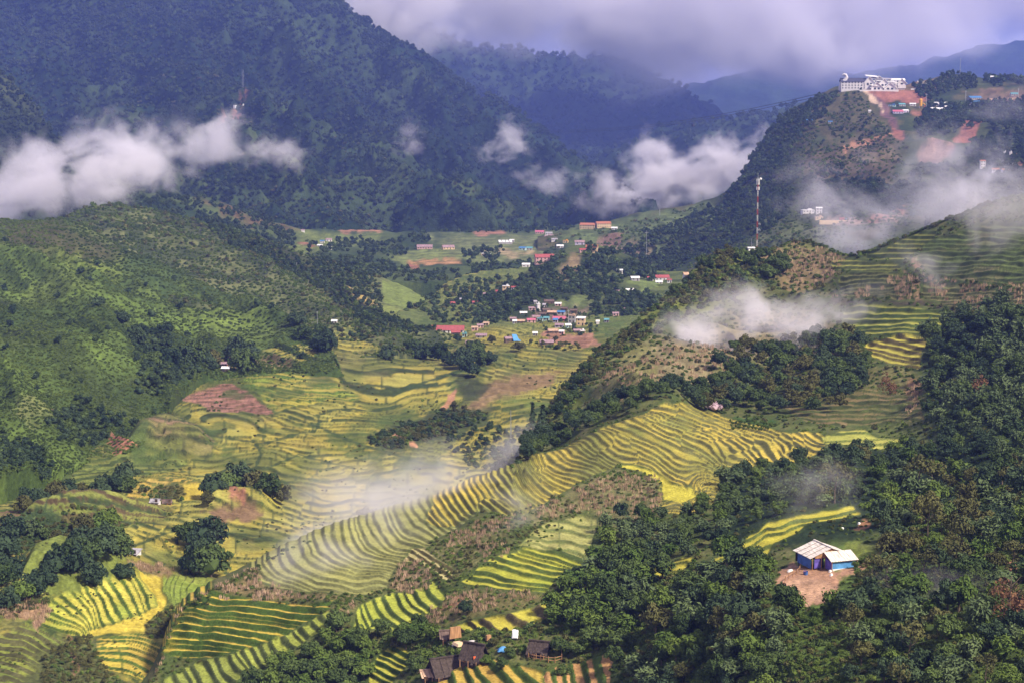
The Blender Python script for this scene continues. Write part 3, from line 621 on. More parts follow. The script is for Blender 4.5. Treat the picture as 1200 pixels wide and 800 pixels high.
Sz = [dict(poly=[(285, 662), (330, 632), (400, 602), (500, 572), (600, 532), (612, 534), (620, 600), (560, 600), (540, 618), (512, 630), (488, 652), (462, 666), (452, 690), (440, 695), (410, 694), (360, 694), (312, 684)], lines=A_lines, mul=1.3, h=1.1, tread=[(.21, .22, .075), (.27, .265, .085)], riser=(.125, .13, .05), duty=.62, warp=.35, ax=(0, 1), plot=200, edge=3, bunds=False),
      dict(poly=[(500, 612), (508, 570), (600, 531), (640, 534), (700, 504), (780, 473), (812, 476), (850, 487), (905, 505), (968, 506), (966, 528), (930, 541), (902, 538), (880, 548), (855, 554), (842, 568), (836, 590), (810, 604), (782, 606), (770, 586), (776, 560), (748, 546), (728, 547), (704, 556), (672, 570), (640, 586), (612, 602), (596, 602), (565, 594), (545, 608), (525, 618)], lines=A_lines, mul=1.5, h=1.2, tread=[(.19, .20, .048), (.30, .265, .05), (.36, .30, .055), (.45, .35, .06)], riser=(.095, .095, .034), duty=.56, warp=.5, brk=.5, ax=(.7, .7), plot=55, edge=2.5, bunds=False, patch=1.1),
      dict(poly=[(726, 543), (742, 544), (768, 552), (790, 566), (812, 570), (818, 580), (800, 588), (778, 584), (776, 566), (752, 553), (728, 550)], lines=lambda u, v, x, y, d: 0 * u + .3, h=.4, tread=[(.40, .36, .05)], duty=.8, edge=1.5, bunds=False),
      dict(poly=[(472, 658), (484, 640), (498, 642), (512, 656), (534, 668), (530, 680), (518, 680), (508, 668)], lines=[(0, [(470, 650), (514, 684)]), (3.2, [(492, 636), (540, 666)])], h=1.0, tread=[PALE], riser=(.09, .08, .03), duty=.55, warp=.1, edge=1.5, bunds=False),
      dict(poly=[(540, 682), (556, 668), (574, 656), (604, 648), (612, 640), (636, 640), (690, 656), (672, 668), (652, 682), (640, 694), (605, 692), (566, 688)], lines=[(0, [(556, 690), (590, 694), (640, 700)]), (2.3, [(566, 672), (605, 680), (650, 690)]), (4.4, [(582, 656), (612, 664), (660, 676)]), (6.5, [(604, 648), (640, 656), (690, 668)])], h=1.5, tread=[(.26, .29, .035), (.38, .36, .05)], riser=(.055, .08, .018), duty=.6, warp=.15, edge=2, bunds=False),
      dict(poly=[(604, 642), (618, 628), (636, 614), (662, 604), (690, 596), (700, 606), (698, 622), (692, 640), (690, 654), (650, 642), (620, 640)], lines=[(0, [(604, 645), (660, 660)]), (2, [(618, 632), (690, 644)]), (5, [(660, 606), (700, 612)])], h=.9, tread=[(.25, .26, .08), (.30, .29, .10)], riser=(.10, .12, .04), duty=.75, warp=.5, edge=3, plot=40),
      dict(poly=[(412, 742), (416, 722), (424, 706), (440, 700), (480, 692), (512, 680), (526, 690), (522, 704), (508, 714), (488, 732), (470, 740), (440, 736), (425, 744)], lines=[(0, [(410, 712), (418, 742)]), (3, [(434, 704), (440, 720), (460, 736)]), (6, [(466, 694), (474, 712), (496, 724)]), (8.5, [(500, 684), (510, 700), (524, 706)])], h=1.3, tread=[(.24, .28, .04), (.33, .34, .055)], riser=(.055, .08, .02), duty=.62, warp=.15, edge=2, bunds=False),
      dict(poly=[(516, 740), (545, 728), (575, 720), (620, 712), (652, 703), (652, 716), (630, 732), (600, 738), (572, 738), (556, 736), (535, 744)], lines=[(0, [(516, 735), (540, 748)]), (2, [(556, 724), (574, 740)]), (3.6, [(596, 716), (622, 738)]), (5, [(636, 706), (654, 722)])], h=1.2, tread=[(.38, .33, .05), (.30, .31, .045)], riser=(.09, .075, .035), duty=.7, warp=.15, edge=1.5, bunds=False),
      dict(poly=[(505, 806), (512, 790), (530, 776), (556, 771), (590, 778), (640, 786), (640, 830), (480, 830)], lines=[(0, [(518, 778), (526, 830)]), (2, [(548, 772), (556, 790), (580, 830)]), (4, [(585, 774), (600, 790), (625, 815)]), (6, [(640, 780), (668, 810)])], h=1.5, tread=[(.38, .25, .055), (.33, .27, .05)], riser=(.06, .095, .02), duty=.58, warp=.1, edge=1.5, bunds=False),
      dict(poly=[(636, 788), (655, 776), (690, 768), (712, 760), (718, 770), (712, 830), (640, 830)], lines=[(0, [(640, 772), (650, 830)]), (2, [(664, 772), (678, 830)]), (4, [(690, 764), (704, 830)]), (5.2, [(712, 760), (722, 830)])], h=1.3, tread=[(.36, .205, .085)], riser=(.06, .095, .02), duty=.5, warp=.15, edge=2, bunds=False),
      dict(poly=[(172, 770), (184, 745), (198, 722), (212, 702), (232, 690), (262, 692), (300, 700), (335, 704), (390, 704), (386, 714), (356, 730), (322, 746), (290, 758), (262, 768), (212, 770), (190, 766)], lines=[(0, [(200, 768), (240, 766), (280, 770)]), (2, [(200, 752), (250, 754), (295, 762)]), (4, [(200, 738), (250, 737), (316, 748)]), (6, [(200, 722), (260, 723), (344, 735)]), (8, [(216, 709), (270, 710), (355, 723)]), (9.6, [(240, 698), (300, 702), (388, 713)])], h=1.9, tread=[YEL, (.46, .36, .05)], riser=(.05, .085, .016), duty=.46, warp=.12, edge=2, bunds=False),
      dict(poly=[(150, 830), (190, 798), (230, 777), (285, 760), (340, 738), (386, 718), (412, 724), (396, 738), (360, 748), (330, 768), (285, 790), (260, 830)], lines=[(0, [(195, 788), (215, 830)]), (5, [(258, 766), (272, 790), (290, 800)]), (10, [(310, 748), (322, 768), (340, 776)]), (13, [(346, 732), (362, 752)]), (16, [(382, 716), (398, 740)])], h=1.5, tread=[(.17, .20, .045), (.24, .27, .045)], riser=(.055, .07, .022), duty=.56, warp=.2, edge=3, bunds=False),
      # upper right
      dict(poly=[(1010, 302), (1036, 291), (1060, 280), (1085, 270), (1100, 268), (1095, 280), (1072, 296), (1066, 305), (1040, 306)], lines=lambda u, v, x, y, d: -v / 5.6 + .15 * fbm(u / 30, v / 20, 2, 3), h=1.9, tread=[(.20, .21, .05), (.27, .26, .06)], riser=(.055, .075, .022), duty=.5, edge=2, bunds=False),
      dict(poly=[(972, 302), (1000, 304), (1050, 308), (1058, 316), (1040, 320), (978, 316)], lines=lambda u, v, x, y, d: -v / 5, h=1.4, tread=[(.27, .27, .06), (.22, .23, .05)], riser=(.07, .085, .03), duty=.6, edge=2, bunds=False),
      dict(poly=[(985, 320), (1060, 320), (1072, 350), (1000, 352), (980, 340)], lines=lambda u, v, x, y, d: -v / 4.6 + .5 * fbm(u / 14, v / 10, 3, 3), h=1.4, tread=[(.10, .12, .035), (.14, .13, .05)], riser=(.04, .05, .018), duty=.55, edge=4, plot=12),
      dict(poly=[(1078, 328), (1110, 332), (1180, 342), (1290, 352), (1290, 368), (1130, 366), (1080, 350)], lines=lambda u, v, x, y, d: -v / 5 + .5 * fbm(u / 24, v / 10, 3, 3), h=1.4, tread=[(.12, .14, .045), (.20, .17, .08)], riser=(.05, .06, .022), duty=.55, edge=4, plot=22),
      dict(poly=[(1085, 285), (1150, 262), (1290, 262), (1290, 345), (1180, 335), (1100, 325), (1070, 306)], lines=lambda u, v, x, y, d: -v / 5 + .8 * fbm(u / 34, v / 10, 3, 3), h=1.2, tread=[(.085, .12, .03), (.11, .14, .04), (.16, .13, .07)], riser=(.055, .075, .025), duty=.6, edge=4, plot=12),
      dict(poly=[(984, 388), (990, 362), (1012, 356), (1085, 362), (1136, 374), (1130, 384), (1095, 398), (1060, 400), (1020, 392)], lines=[(0, [(984, 394), (1040, 396), (1110, 394)]), (6.5, [(1000, 357), (1060, 358), (1136, 366)])], h=1.7, tread=[(.22, .24, .05), (.28, .28, .055)], riser=(.05, .075, .02), duty=.5, warp=.15, edge=2, bunds=False),
      dict(poly=[(1003, 412), (1016, 402), (1050, 392), (1090, 392), (1118, 386), (1096, 402), (1080, 410), (1078, 432), (1040, 426)], lines=[(0, [(1000, 416), (1040, 429), (1080, 433)]), (3, [(1020, 404), (1050, 412), (1082, 417)]), (6, [(1050, 390), (1070, 396), (1100, 402)]), (8, [(1090, 384), (1120, 390)])], h=1.6, tread=[(.44, .38, .06), (.36, .33, .06)], riser=(.11, .09, .035), duty=.58, warp=.15, edge=2, bunds=False),
      dict(poly=[(962, 508), (985, 502), (1012, 498), (1030, 512), (1058, 516), (1050, 528), (1005, 528), (985, 520), (968, 520)], lines=lambda u, v, x, y, d: -v / 7 - .1, h=1.0, tread=[(.30, .34, .07), (.38, .37, .08)], riser=(.09, .12, .03), duty=.7, edge=2, bunds=False),
      dict(poly=[(815, 666), (838, 652), (864, 642), (878, 628), (900, 616), (930, 606), (962, 598), (1000, 592), (1008, 600), (985, 608), (950, 612), (935, 622), (908, 632), (898, 645), (884, 646), (868, 646), (840, 660), (824, 670)], lines=[(0, [(866, 656), (880, 648), (910, 640)]), (2, [(868, 638), (900, 622), (950, 610)]), (3.2, [(880, 624), (930, 604), (1000, 590)])], h=1.1, tread=[(.44, .40, .05)], riser=(.10, .13, .03), duty=.72, warp=.15, edge=2, bunds=False),
      dict(poly=[(762, 670), (785, 656), (802, 650), (812, 656), (800, 668), (775, 676)], lines=lambda u, v, x, y, d: -v / 8, h=.8, tread=[(.40, .36, .05)], duty=.75, edge=2, bunds=False),
      dict(poly=[(434, 790), (440, 770), (455, 760), (480, 758), (482, 776), (465, 795), (450, 830), (430, 830)], lines=lambda u, v, x, y, d: -v / 9 + u / 20, h=1.2, tread=[(.28, .30, .045), (.36, .32, .05)], duty=.7, edge=2, bunds=False),
      dict(poly=[(880, 470), (990, 462), (1020, 455), (1075, 462), (1080, 490), (1030, 498), (960, 498)], lines=lambda u, v, x, y, d: -v / 5.5 + .6 * fbm(u / 24, v / 10, 3, 3), h=1.0, tread=[(.10, .12, .035), (.17, .13, .06), (.12, .13, .04)], riser=(.055, .07, .022), duty=.6, edge=5, plot=14),
      ]
def cov_near(U, V, X, Y, D):
    c = cov_forest(SCR, SCR2, 9, (.12, .12, .045))(U, V, X, Y, D)
    I = [([(600, 545), (620, 505), (680, 440), (740, 385), (800, 340), (850, 292), (880, 296), (900, 330), (850, 350), (790, 370), (730, 400), (690, 440), (660, 480), (640, 520)], (.13, .15, .035), 12, .5),
         ([(815, 320), (852, 288), (890, 295), (880, 310), (840, 325)], (.15, .17, .03), 8, .4, .8), ([(780, 345), (820, 318), (900, 312), (920, 335), (850, 345)], (.05, .065, .02), 8, .4, .8),
         ([(885, 300), (930, 284), (978, 294), (995, 310), (960, 330), (930, 340), (900, 318)], (.17, .13, .065), 6, .4),
         ([(905, 290), (940, 284), (965, 290), (940, 300), (920, 312), (900, 306)], (.15, .16, .05), 4, .3, .8),
         ([(690, 440), (740, 400), (820, 380), (860, 420), (820, 440), (760, 450), (710, 465)], (.17, .16, .06), 12, .5),
         ([(760, 400), (900, 360), (980, 380), (980, 420), (860, 430), (780, 450)], (.20, .17, .09), 10, .4),
         ([(300, 668), (260, 690), (255, 698), (330, 704), (400, 704), (420, 696), (350, 694), (310, 684)], (.15, .12, .055), 3, .5),
         ([(440, 690), (455, 668), (482, 656), (520, 640), (560, 615), (600, 600), (612, 605), (600, 620), (570, 650), (545, 670), (530, 684), (510, 680), (480, 690)], (.12, .115, .045), 5, .6),
         ([(455, 685), (470, 665), (500, 655), (510, 672), (500, 690), (470, 692)], (.17, .13, .07), 4, .5, .9),
         ([(615, 605), (680, 572), (720, 552), (770, 556), (776, 590), (765, 615), (740, 625), (700, 605), (690, 595), (640, 612)], (.14, .135, .055), 4, .6),
         ([(600, 600), (640, 588), (680, 570), (720, 552), (735, 560), (700, 580), (650, 600), (615, 612)], (.14, .13, .055), 4, .5, .8),
         ([(980, 455), (1040, 425), (1078, 434), (1085, 470), (1070, 498), (1010, 490), (960, 480)], (.13, .125, .045), 6, .5),
         ([(1066, 440), (1074, 436), (1080, 460), (1066, 490), (1058, 480)], (.24, .14, .07), 3, .4, .8),
         ([(852, 496), (858, 489), (905, 494), (915, 500), (890, 508), (858, 505)], (.04, .10, .02), 3, .2),
         ([(900, 500), (960, 490), (1060, 498), (1100, 500), (1090, 520), (1030, 508), (1000, 498), (960, 508)], (.10, .12, .035), 4, .4),
         ([(720, 830), (730, 690), (1260, 620), (1290, 830)], (.05, .075, .02), 15, .4), ([(1080, 385), (1290, 365), (1290, 620), (840, 640), (850, 560), (1000, 530), (1090, 520)], FOR, 10, .4),
         ([(945, 640), (1000, 640), (1030, 660), (1010, 700), (995, 740), (985, 800), (930, 800), (925, 740), (905, 700)], (.085, .13, .028), 7, .5),
         ([(908, 680), (915, 665), (930, 655), (945, 662), (985, 668), (1002, 662), (1020, 652), (1032, 648), (1022, 660), (1004, 670), (982, 676), (980, 690), (970, 702), (930, 698), (912, 692)], (.33, .19, .12), 2, .3),
         ([(916, 686), (938, 674), (965, 678), (982, 686), (975, 698), (945, 700), (922, 694)], (.35, .215, .14), 2, .45),
         ([(1000, 622), (1014, 612), (1022, 616), (1010, 624)], (.26, .14, .07), 2, .3), ([(975, 708), (982, 695), (988, 700), (978, 716)], SOIL, 2, .3),
         ([(992, 640), (1018, 640), (1030, 650), (1008, 658), (998, 654)], (.14, .17, .035), 4, .3),
         ([(1068, 302), (1080, 298), (1084, 310), (1072, 316)], (.30, .17, .10), 1.5, .3), ([(1056, 314), (1062, 316), (1078, 326), (1074, 330), (1060, 322)], (.32, .20, .13), 1.2, .3),
         ([(1070, 330), (1078, 330), (1080, 352), (1072, 354)], (.22, .16, .08), 2, .3),
         ([(1055, 306), (1070, 318), (1090, 325), (1180, 332), (1180, 337), (1090, 332), (1062, 324)], (.03, .045, .017), 2, .3, .9), ([(975, 352), (1075, 352), (1130, 362), (1130, 366), (1070, 358), (975, 358)], (.06, .05, .03), 2, .3, .9),
         ([(545, 690), (640, 695), (700, 680), (700, 700), (650, 704), (560, 720), (500, 735), (480, 740), (510, 715)], (.11, .10, .038), 5, .5),
         ([(512, 712), (540, 700), (545, 704), (520, 718)], SOIL, 3, .4, .8), ([(200, 752), (235, 742), (250, 750), (240, 760), (205, 765)], (.12, .12, .03), 3, .4),
         ([(1180, 655), (1190, 662), (1196, 700), (1186, 690)], (.3, .16, .1), 2, .3), ([(380, 720), (398, 706), (402, 716), (392, 738), (384, 734)], (.24, .16, .09), 2, .4)]
    c = patches(c, U, V, X, Y, I)
    T = (V + .55 * U) / 6.5 + 1.4 * fbm(U / 20, V / 20, 3, 131)
    m = sstep(0, 8, poly_sd(U, V, [(440, 692), (480, 655), (560, 615), (620, 600), (720, 552), (775, 558), (770, 620), (700, 605), (600, 640), (540, 680)]))
    return blend(c, m * .45 * (T - np.floor(T) > .6), (.06, .075, .025))
S_ = Layer("near_slope", S_CREST, [(120, 870), (1290, 870)],
      [(120, 870, 400), (200, 800, 440), (250, 690, 466), (300, 664, 478), (400, 617, 503), (500, 586, 532), (606, 545, 562), (624, 502, 690), (655, 462, 740), (705, 405, 800), (795, 338, 880), (850, 292, 960), (930, 284, 1000), (998, 302, 930), (1090, 267, 900), (1200, 226, 870), (1290, 205, 850),
       (400, 800, 425), (400, 700, 452), (530, 770, 412), (530, 870, 375), (700, 800, 380), (700, 870, 355), (900, 800, 322), (900, 870, 300), (1100, 800, 292), (1290, 870, 262), (1290, 700, 330), (450, 700, 455), (600, 700, 430), (640, 650, 465), (700, 620, 485),
       (740, 560, 540), (700, 510, 600), (780, 475, 632), (850, 485, 670), (850, 430, 760), (850, 380, 830), (960, 510, 600), (1000, 450, 690), (1050, 515, 580), (1060, 375, 760), (1200, 400, 640), (1100, 400, 720), (1150, 500, 520), (1200, 600, 400), (1290, 500, 500), (970, 600, 445), (970, 655, 390), (1100, 650, 372), (860, 640, 430), (800, 600, 485), (900, 700, 358), (1000, 700, 352), (690, 470, 700), (1200, 320, 740)],
      1.3, 1.1, rel_near, zones=Sz, cover=cov_near, mat=M_NEAR, crest_px=.8, seed=18, back=1.0)
S_.ob.name = "terraced_ridge"
# ------------------------------------------------------------------ plants
LEAF_DARK = leaf_material("broadleaf_foliage", (.024, .046, .017), (.105, .15, .042))
LEAF_BLUE = leaf_material("bluish_foliage", (.020, .040, .022), (.066, .10, .046))
LEAF_LIME = leaf_material("fresh_green_foliage", (.045, .085, .018), (.13, .18, .035))
LEAF_BAMBOO = leaf_material("bamboo_foliage", (.036, .064, .027), (.135, .18, .075))
LEAF_BROWN = leaf_material("withered_foliage", (.10, .05, .03), (.19, .10, .05))
LEAF_OLIVE = leaf_material("olive_foliage", (.05, .055, .02), (.12, .12, .04))
LEAF_PINK = leaf_material("pale_blossom", (.42, .30, .36), (.60, .46, .52))
LEAF_FAR = leaf_material("far_forest_foliage", (.014, .030, .013), (.058, .080, .026), 150, 2.0)
LEAF_BRUSH = leaf_material("hillside_brush", (.042, .068, .018), (.12, .165, .036), 70, 2.6)
CORN_M = leaf_material("dry_corn_stalks", (.28, .19, .12), (.50, .35, .24))
BARK = plain("tree_bark", (.13, .10, .07), .9, 4, .4)

def leaf_quads(c, nrm, size, rg, aspect=1.7, droop=0.0):
    """Small quads at centres c facing nrm."""
    n = len(c)
    a = rg.normal(size=(n, 3)); a[:, 2] -= droop
    t = np.cross(nrm, a); t /= np.linalg.norm(t, axis=1)[:, None] + 1e-9
    b = np.cross(nrm, t); b /= np.linalg.norm(b, axis=1)[:, None] + 1e-9
    s = (size * rg.uniform(.65, 1.3, n))[:, None]
    h = t * s * aspect * .5; w = b * s * .5
    bend = nrm * s * .22
    V = np.stack([c - h - bend, c + w * .9 , c + h - bend, c - w * .9], 1).reshape(-1, 3)
    return V, np.arange(4 * n).reshape(n, 4)
def core_mesh(rg, r=(1, 1, 1), z=0, sub=1, jit=.12):
    bm = bmesh.new(); bmesh.ops.create_icosphere(bm, subdivisions=sub, radius=1)
    v = np.array([x.co[:] for x in bm.verts]); f = np.array([[q.index for q in p.verts] for p in bm.faces]); bm.free()
    v *= 1 + rg.uniform(-jit, jit, (len(v), 1)); v *= r; v[:, 2] += z
    return v, f
def make_crown(name, mat, seed, clumps=16, leaves=60, size=.15, flat=.8, zc=1.15, core=.7, cr=(.30, .46), bias=.15):
    rg = np.random.default_rng(seed); VV, FF, n0 = [], [], 0
    for k in range(clumps):
        d = rg.normal(size=3); d[2] = abs(d[2]) * 1.1 - .35; d /= np.linalg.norm(d)
        r = rg.uniform(*cr); c = d * (1 - r) * rg.uniform(.7, 1.42); c[2] *= flat; c[2] += zc
        n = rg.normal(size=(leaves, 3)); n[:, 2] = np.abs(n[:, 2]) * 1.2 - .45; n /= np.linalg.norm(n, axis=1)[:, None]
        p = c + n * r * rg.uniform(.8, 1.12, (leaves, 1)) * (1, 1, .85)
        nn = n + rg.normal(size=n.shape) * .45; nn[:, 2] += bias; nn /= np.linalg.norm(nn, axis=1)[:, None]
        v, f = leaf_quads(p, nn, size, rg); VV.append(v); FF.append(f + n0); n0 += len(v)
    V, Fq = np.concatenate(VV), np.concatenate(FF)
    if core:
        v, f = core_mesh(rg, (core, core, core * flat), zc)
        f = np.c_[f, f[:, 2]]
        me = None
        V2 = np.concatenate([V, v]); faces = [tuple(x) for x in Fq] + [tuple(x[:3] + len(V)) for x in f]
        me = bpy.data.meshes.new(name); me.from_pydata(V2.tolist(), [], faces); me.materials.append(mat); return me
    return mesh_np(name, V, Fq, mat)
def make_bamboo(name, mat, seed, culms=15, leaves=62, size=.17):
    rg = np.random.default_rng(seed); VV, FF, n0 = [], [], 0
    for k in range(culms):
        a = rg.uniform(0, 2 * math.pi); out = rg.uniform(.35, 1.0); h = rg.uniform(1.5, 2.15)
        t = rg.uniform(.25, 1, leaves) ** .8
        r = out * t ** 2.2; z = h * (t - .36 * t ** 3.2 * out)
        w = .07 + .2 * np.sin(np.clip(t, 0, 1) * 2.6)
        p = np.c_[r * math.cos(a), r * math.sin(a), z] + rg.normal(size=(leaves, 3)) * w[:, None] * .75
        n = np.c_[np.full(leaves, math.cos(a)) * .6, np.full(leaves, math.sin(a)) * .6, np.full(leaves, .7)] + rg.normal(size=(leaves, 3)) * .5
        n /= np.linalg.norm(n, axis=1)[:, None]
        v, f = leaf_quads(p, n, size, rg, 2.2, 1.2); VV.append(v); FF.append(f + n0); n0 += len(v)
    V, Fq = np.concatenate(VV), np.concatenate(FF)
    v, f = core_mesh(rg, (.5, .5, .7), .85)
    V2 = np.concatenate([V, v]); faces = [tuple(x) for x in Fq] + [tuple(x + len(V)) for x in f]
    me = bpy.data.meshes.new(name); me.from_pydata(V2.tolist(), [], faces); me.materials.append(mat); return me
def make_conifer(name, mat, seed, leaves=420, size=.16):
    rg = np.random.default_rng(seed)
    t = rg.uniform(0, 1, leaves) ** .7; a = rg.uniform(0, 2 * math.pi, leaves)
    tier = .75 + .25 * np.cos(t * 40)
    r = (1 - t) * .62 * tier * rg.uniform(.5, 1, leaves) + .03
    p = np.c_[r * np.cos(a), r * np.sin(a), .25 + 2.3 * t]
    n = np.c_[np.cos(a), np.sin(a), np.full(leaves, .8)] + rg.normal(size=(leaves, 3)) * .3
    n /= np.linalg.norm(n, axis=1)[:, None]
    v, f = leaf_quads(p, n, size, rg, 2.0, 1.0)
    return mesh_np(name, v, f, mat)
def tube_np(path, radii, k=6):
    path = np.array(path, float); V, Fq = [], []
    for i, p in enumerate(path):
        d = path[min(i + 1, len(path) - 1)] - path[max(i - 1, 0)]; d /= np.linalg.norm(d) + 1e-9
        a = np.cross(d, (0, 1, .1)); a /= np.linalg.norm(a) + 1e-9; b = np.cross(d, a)
        for j in range(k):
            w = 2 * math.pi * j / k; V.append(p + radii[i] * (math.cos(w) * a + math.sin(w) * b))
        if i:
            for j in range(k):
                Fq.append(((i - 1) * k + j, (i - 1) * k + (j + 1) % k, i * k + (j + 1) % k, i * k + j))
    return np.array(V), Fq
def make_trunk(name, seed, h=1.1, r=.075, limbs=4, reach=.55):
    rg = np.random.default_rng(seed)
    V, Fq = tube_np([(0, 0, -.15), (rg.normal() * .03, rg.normal() * .03, h * .5), (rg.normal() * .07, rg.normal() * .07, h)], [r * 1.25, r * .8, r * .5])
    V = list(V)
    for k in range(limbs):
        a = rg.uniform(0, 6.28); z = h * rg.uniform(.5, .95)
        v, f = tube_np([(0, 0, z), (reach * .5 * math.cos(a), reach * .5 * math.sin(a), z + .18), (reach * math.cos(a), reach * math.sin(a), z + .45)], [r * .5, r * .3, r * .12], 4)
        n = len(V); V += list(v); Fq += [tuple(x + n for x in q) for q in f]
    me = bpy.data.meshes.new(name); me.from_pydata([tuple(x) for x in V], [], [tuple(q) for q in Fq]); me.materials.append(BARK); return me

CR = dict(
    broad=[make_crown("crown", LEAF_DARK, 100 + i, 20, 62, .15, rg_f, cr=(.24, .44), core=.62) for i, rg_f in enumerate((.8, .95, .72, .88))],
    blue=[make_crown("crown", LEAF_BLUE, 120 + i, 20, 60, .15, f, cr=(.24, .42), core=.62) for i, f in enumerate((.9, 1.0, .8))],
    lime=[make_crown("crown", LEAF_LIME, 130 + i, 15, 60, .16, f) for i, f in enumerate((.8, .7))],
    olive=[make_crown("crown", LEAF_OLIVE, 140 + i, 14, 55, .15, f, core=.55) for i, f in enumerate((.75, .9))],
    bamboo=[make_bamboo("crown", LEAF_BAMBOO, 150 + i) for i in range(4)],
    limebamboo=[make_bamboo("crown", LEAF_LIME, 160 + i) for i in range(2)],
    conifer=[make_conifer("crown", LEAF_BLUE, 170 + i) for i in range(2)],
    brown=[make_crown("crown", LEAF_BROWN, 180, 20, 34, .10, 1.5, core=0)],
    sparse=[make_crown("crown", LEAF_OLIVE, 185 + i, 9, 40, .13, .7, zc=1.7, core=0) for i in range(2)],
    pink=[make_crown("crown", LEAF_PINK, 190, 12, 50, .16, .7)],
    shrub=[make_crown("shrub", LEAF_OLIVE, 200 + i, 6, 16, .34, .7, zc=.45, core=.55, cr=(.4, .6)) for i in range(2)] + [make_crown("shrub", LEAF_LIME, 204, 6, 16, .34, .65, zc=.4, core=.55, cr=(.4, .6)), make_crown("shrub", LEAF_DARK, 206, 6, 16, .34, .75, zc=.45, core=.55, cr=(.4, .6))],
    brush=[make_crown("brush", LEAF_BRUSH, 230 + i, 7, 14, .36, .55, zc=.25, core=.6, cr=(.42, .65)) for i in range(3)],
    far=[make_crown("crown", LEAF_FAR, 210 + i, 6, 12, .42, .95, zc=.9, core=.7, cr=(.38, .6)) for i in range(3)],
    farolive=[make_crown("crown", LEAF_OLIVE, 215, 5, 12, .42, .9, zc=.8, core=.6, cr=(.38, .6)), make_crown("crown", LEAF_LIME, 216, 5, 12, .42, .8, zc=.7, core=.6, cr=(.38, .6))],
    mid=[make_crown("crown", LEAF_BLUE, 220 + i, 10, 26, .26, .95, zc=1.0, core=.7) for i in range(3)] + [make_crown("crown", LEAF_DARK, 224, 10, 26, .26, .85, zc=1.0, core=.7)],
)
def corn_mesh(seed):
    rg = np.random.default_rng(seed); n = 16
    c = np.c_[rg.uniform(-1, 1, n), rg.uniform(-1, 1, n), rg.uniform(.5, 1.1, n)]
    nn = np.c_[rg.normal(size=n), rg.normal(size=n) - .8, rg.normal(size=n) * .1 + .2]; nn /= np.linalg.norm(nn, axis=1)[:, None]
    V, Fq = [], []
    for i in range(n):
        a = rg.uniform(0, 3.14); w = .10; x, y, h = c[i, 0], c[i, 1], rg.uniform(1.2, 2.3); lx, ly = rg.normal() * .25, rg.normal() * .25
        k = len(V)
        V += [(x - w * math.cos(a), y - w * math.sin(a), -.2), (x + w * math.cos(a), y + w * math.sin(a), -.2), (x + lx + w * 1.6 * math.cos(a), y + ly + w * math.sin(a), h * .6), (x + lx * 2, y + ly * 2, h)]
        Fq.append((k, k + 1, k + 2, k + 3))
    return mesh_np("corn", V, Fq, CORN_M)
CR['corn'] = [corn_mesh(300 + i) for i in range(3)]
TR = {k: make_trunk("trunk", i, *a) for i, (k, a) in enumerate(dict(std=(1.1, .075, 4, .5), tall=(1.6, .045, 5, .55), bare=(2.6, .05, 9, .6), bam=(.9, .12, 3, .3), con=(2.2, .05, 0)).items())}
TRUNK_OF = dict(broad='std', blue='std', lime='std', olive='std', bamboo='bam', limebamboo='bam', conifer='con', brown='bare', sparse='tall', pink='std')
NAME_OF = dict(broad='broadleaf_tree', blue='broadleaf_tree', lime='broadleaf_tree', olive='broadleaf_tree', bamboo='bamboo_clump', limebamboo='bamboo_clump', conifer='fir_tree', brown='withered_tree', sparse='slender_tree', pink='blossoming_tree')

# points in view: a coarse depth map over all the land, to leave out what other land hides
ZB = np.full((402, 602), 1e9)
for L in LAYERS.values():
    P = L.P.reshape(-1, 3)
    pu, pv = project(P[:, 0], P[:, 1], P[:, 2])
    i = (pv / 2).astype(int); j = (pu / 2).astype(int)
    ok = (i >= 0) & (i < 401) & (j >= 0) & (j < 601)
    for di in (0, 1):
        for dj in (0, 1):
            np.minimum.at(ZB, (i[ok] + di, j[ok] + dj), P[ok, 1])
def visible(P, slack=14, up=2.0):
    u, v = project(P[:, 0], P[:, 1], P[:, 2] + up)
    i = (v / 2).astype(int); j = (u / 2).astype(int)
    ok = (u > -25) & (u < 1225) & (v > -30) & (v < 830)
    z = ZB[np.clip(i, 0, 400), np.clip(j, 0, 600)]
    return ok & ((P[:, 1] <= z * 1.02 + slack) | (i < 0) | (i > 400) | (j < 0) | (j > 600))
def on_land(u, v, slack=1.03):
    """The visible land point at a photo pixel: nearest layer in front."""
    best = None
    for L in LAYERS.values():
        p, ok = L.at(u, v)
        if ok[0] and (u >= L.us[0]) and (u <= L.us[-1]) and (best is None or p[0][1] < best[1]): best = p[0]
    return best

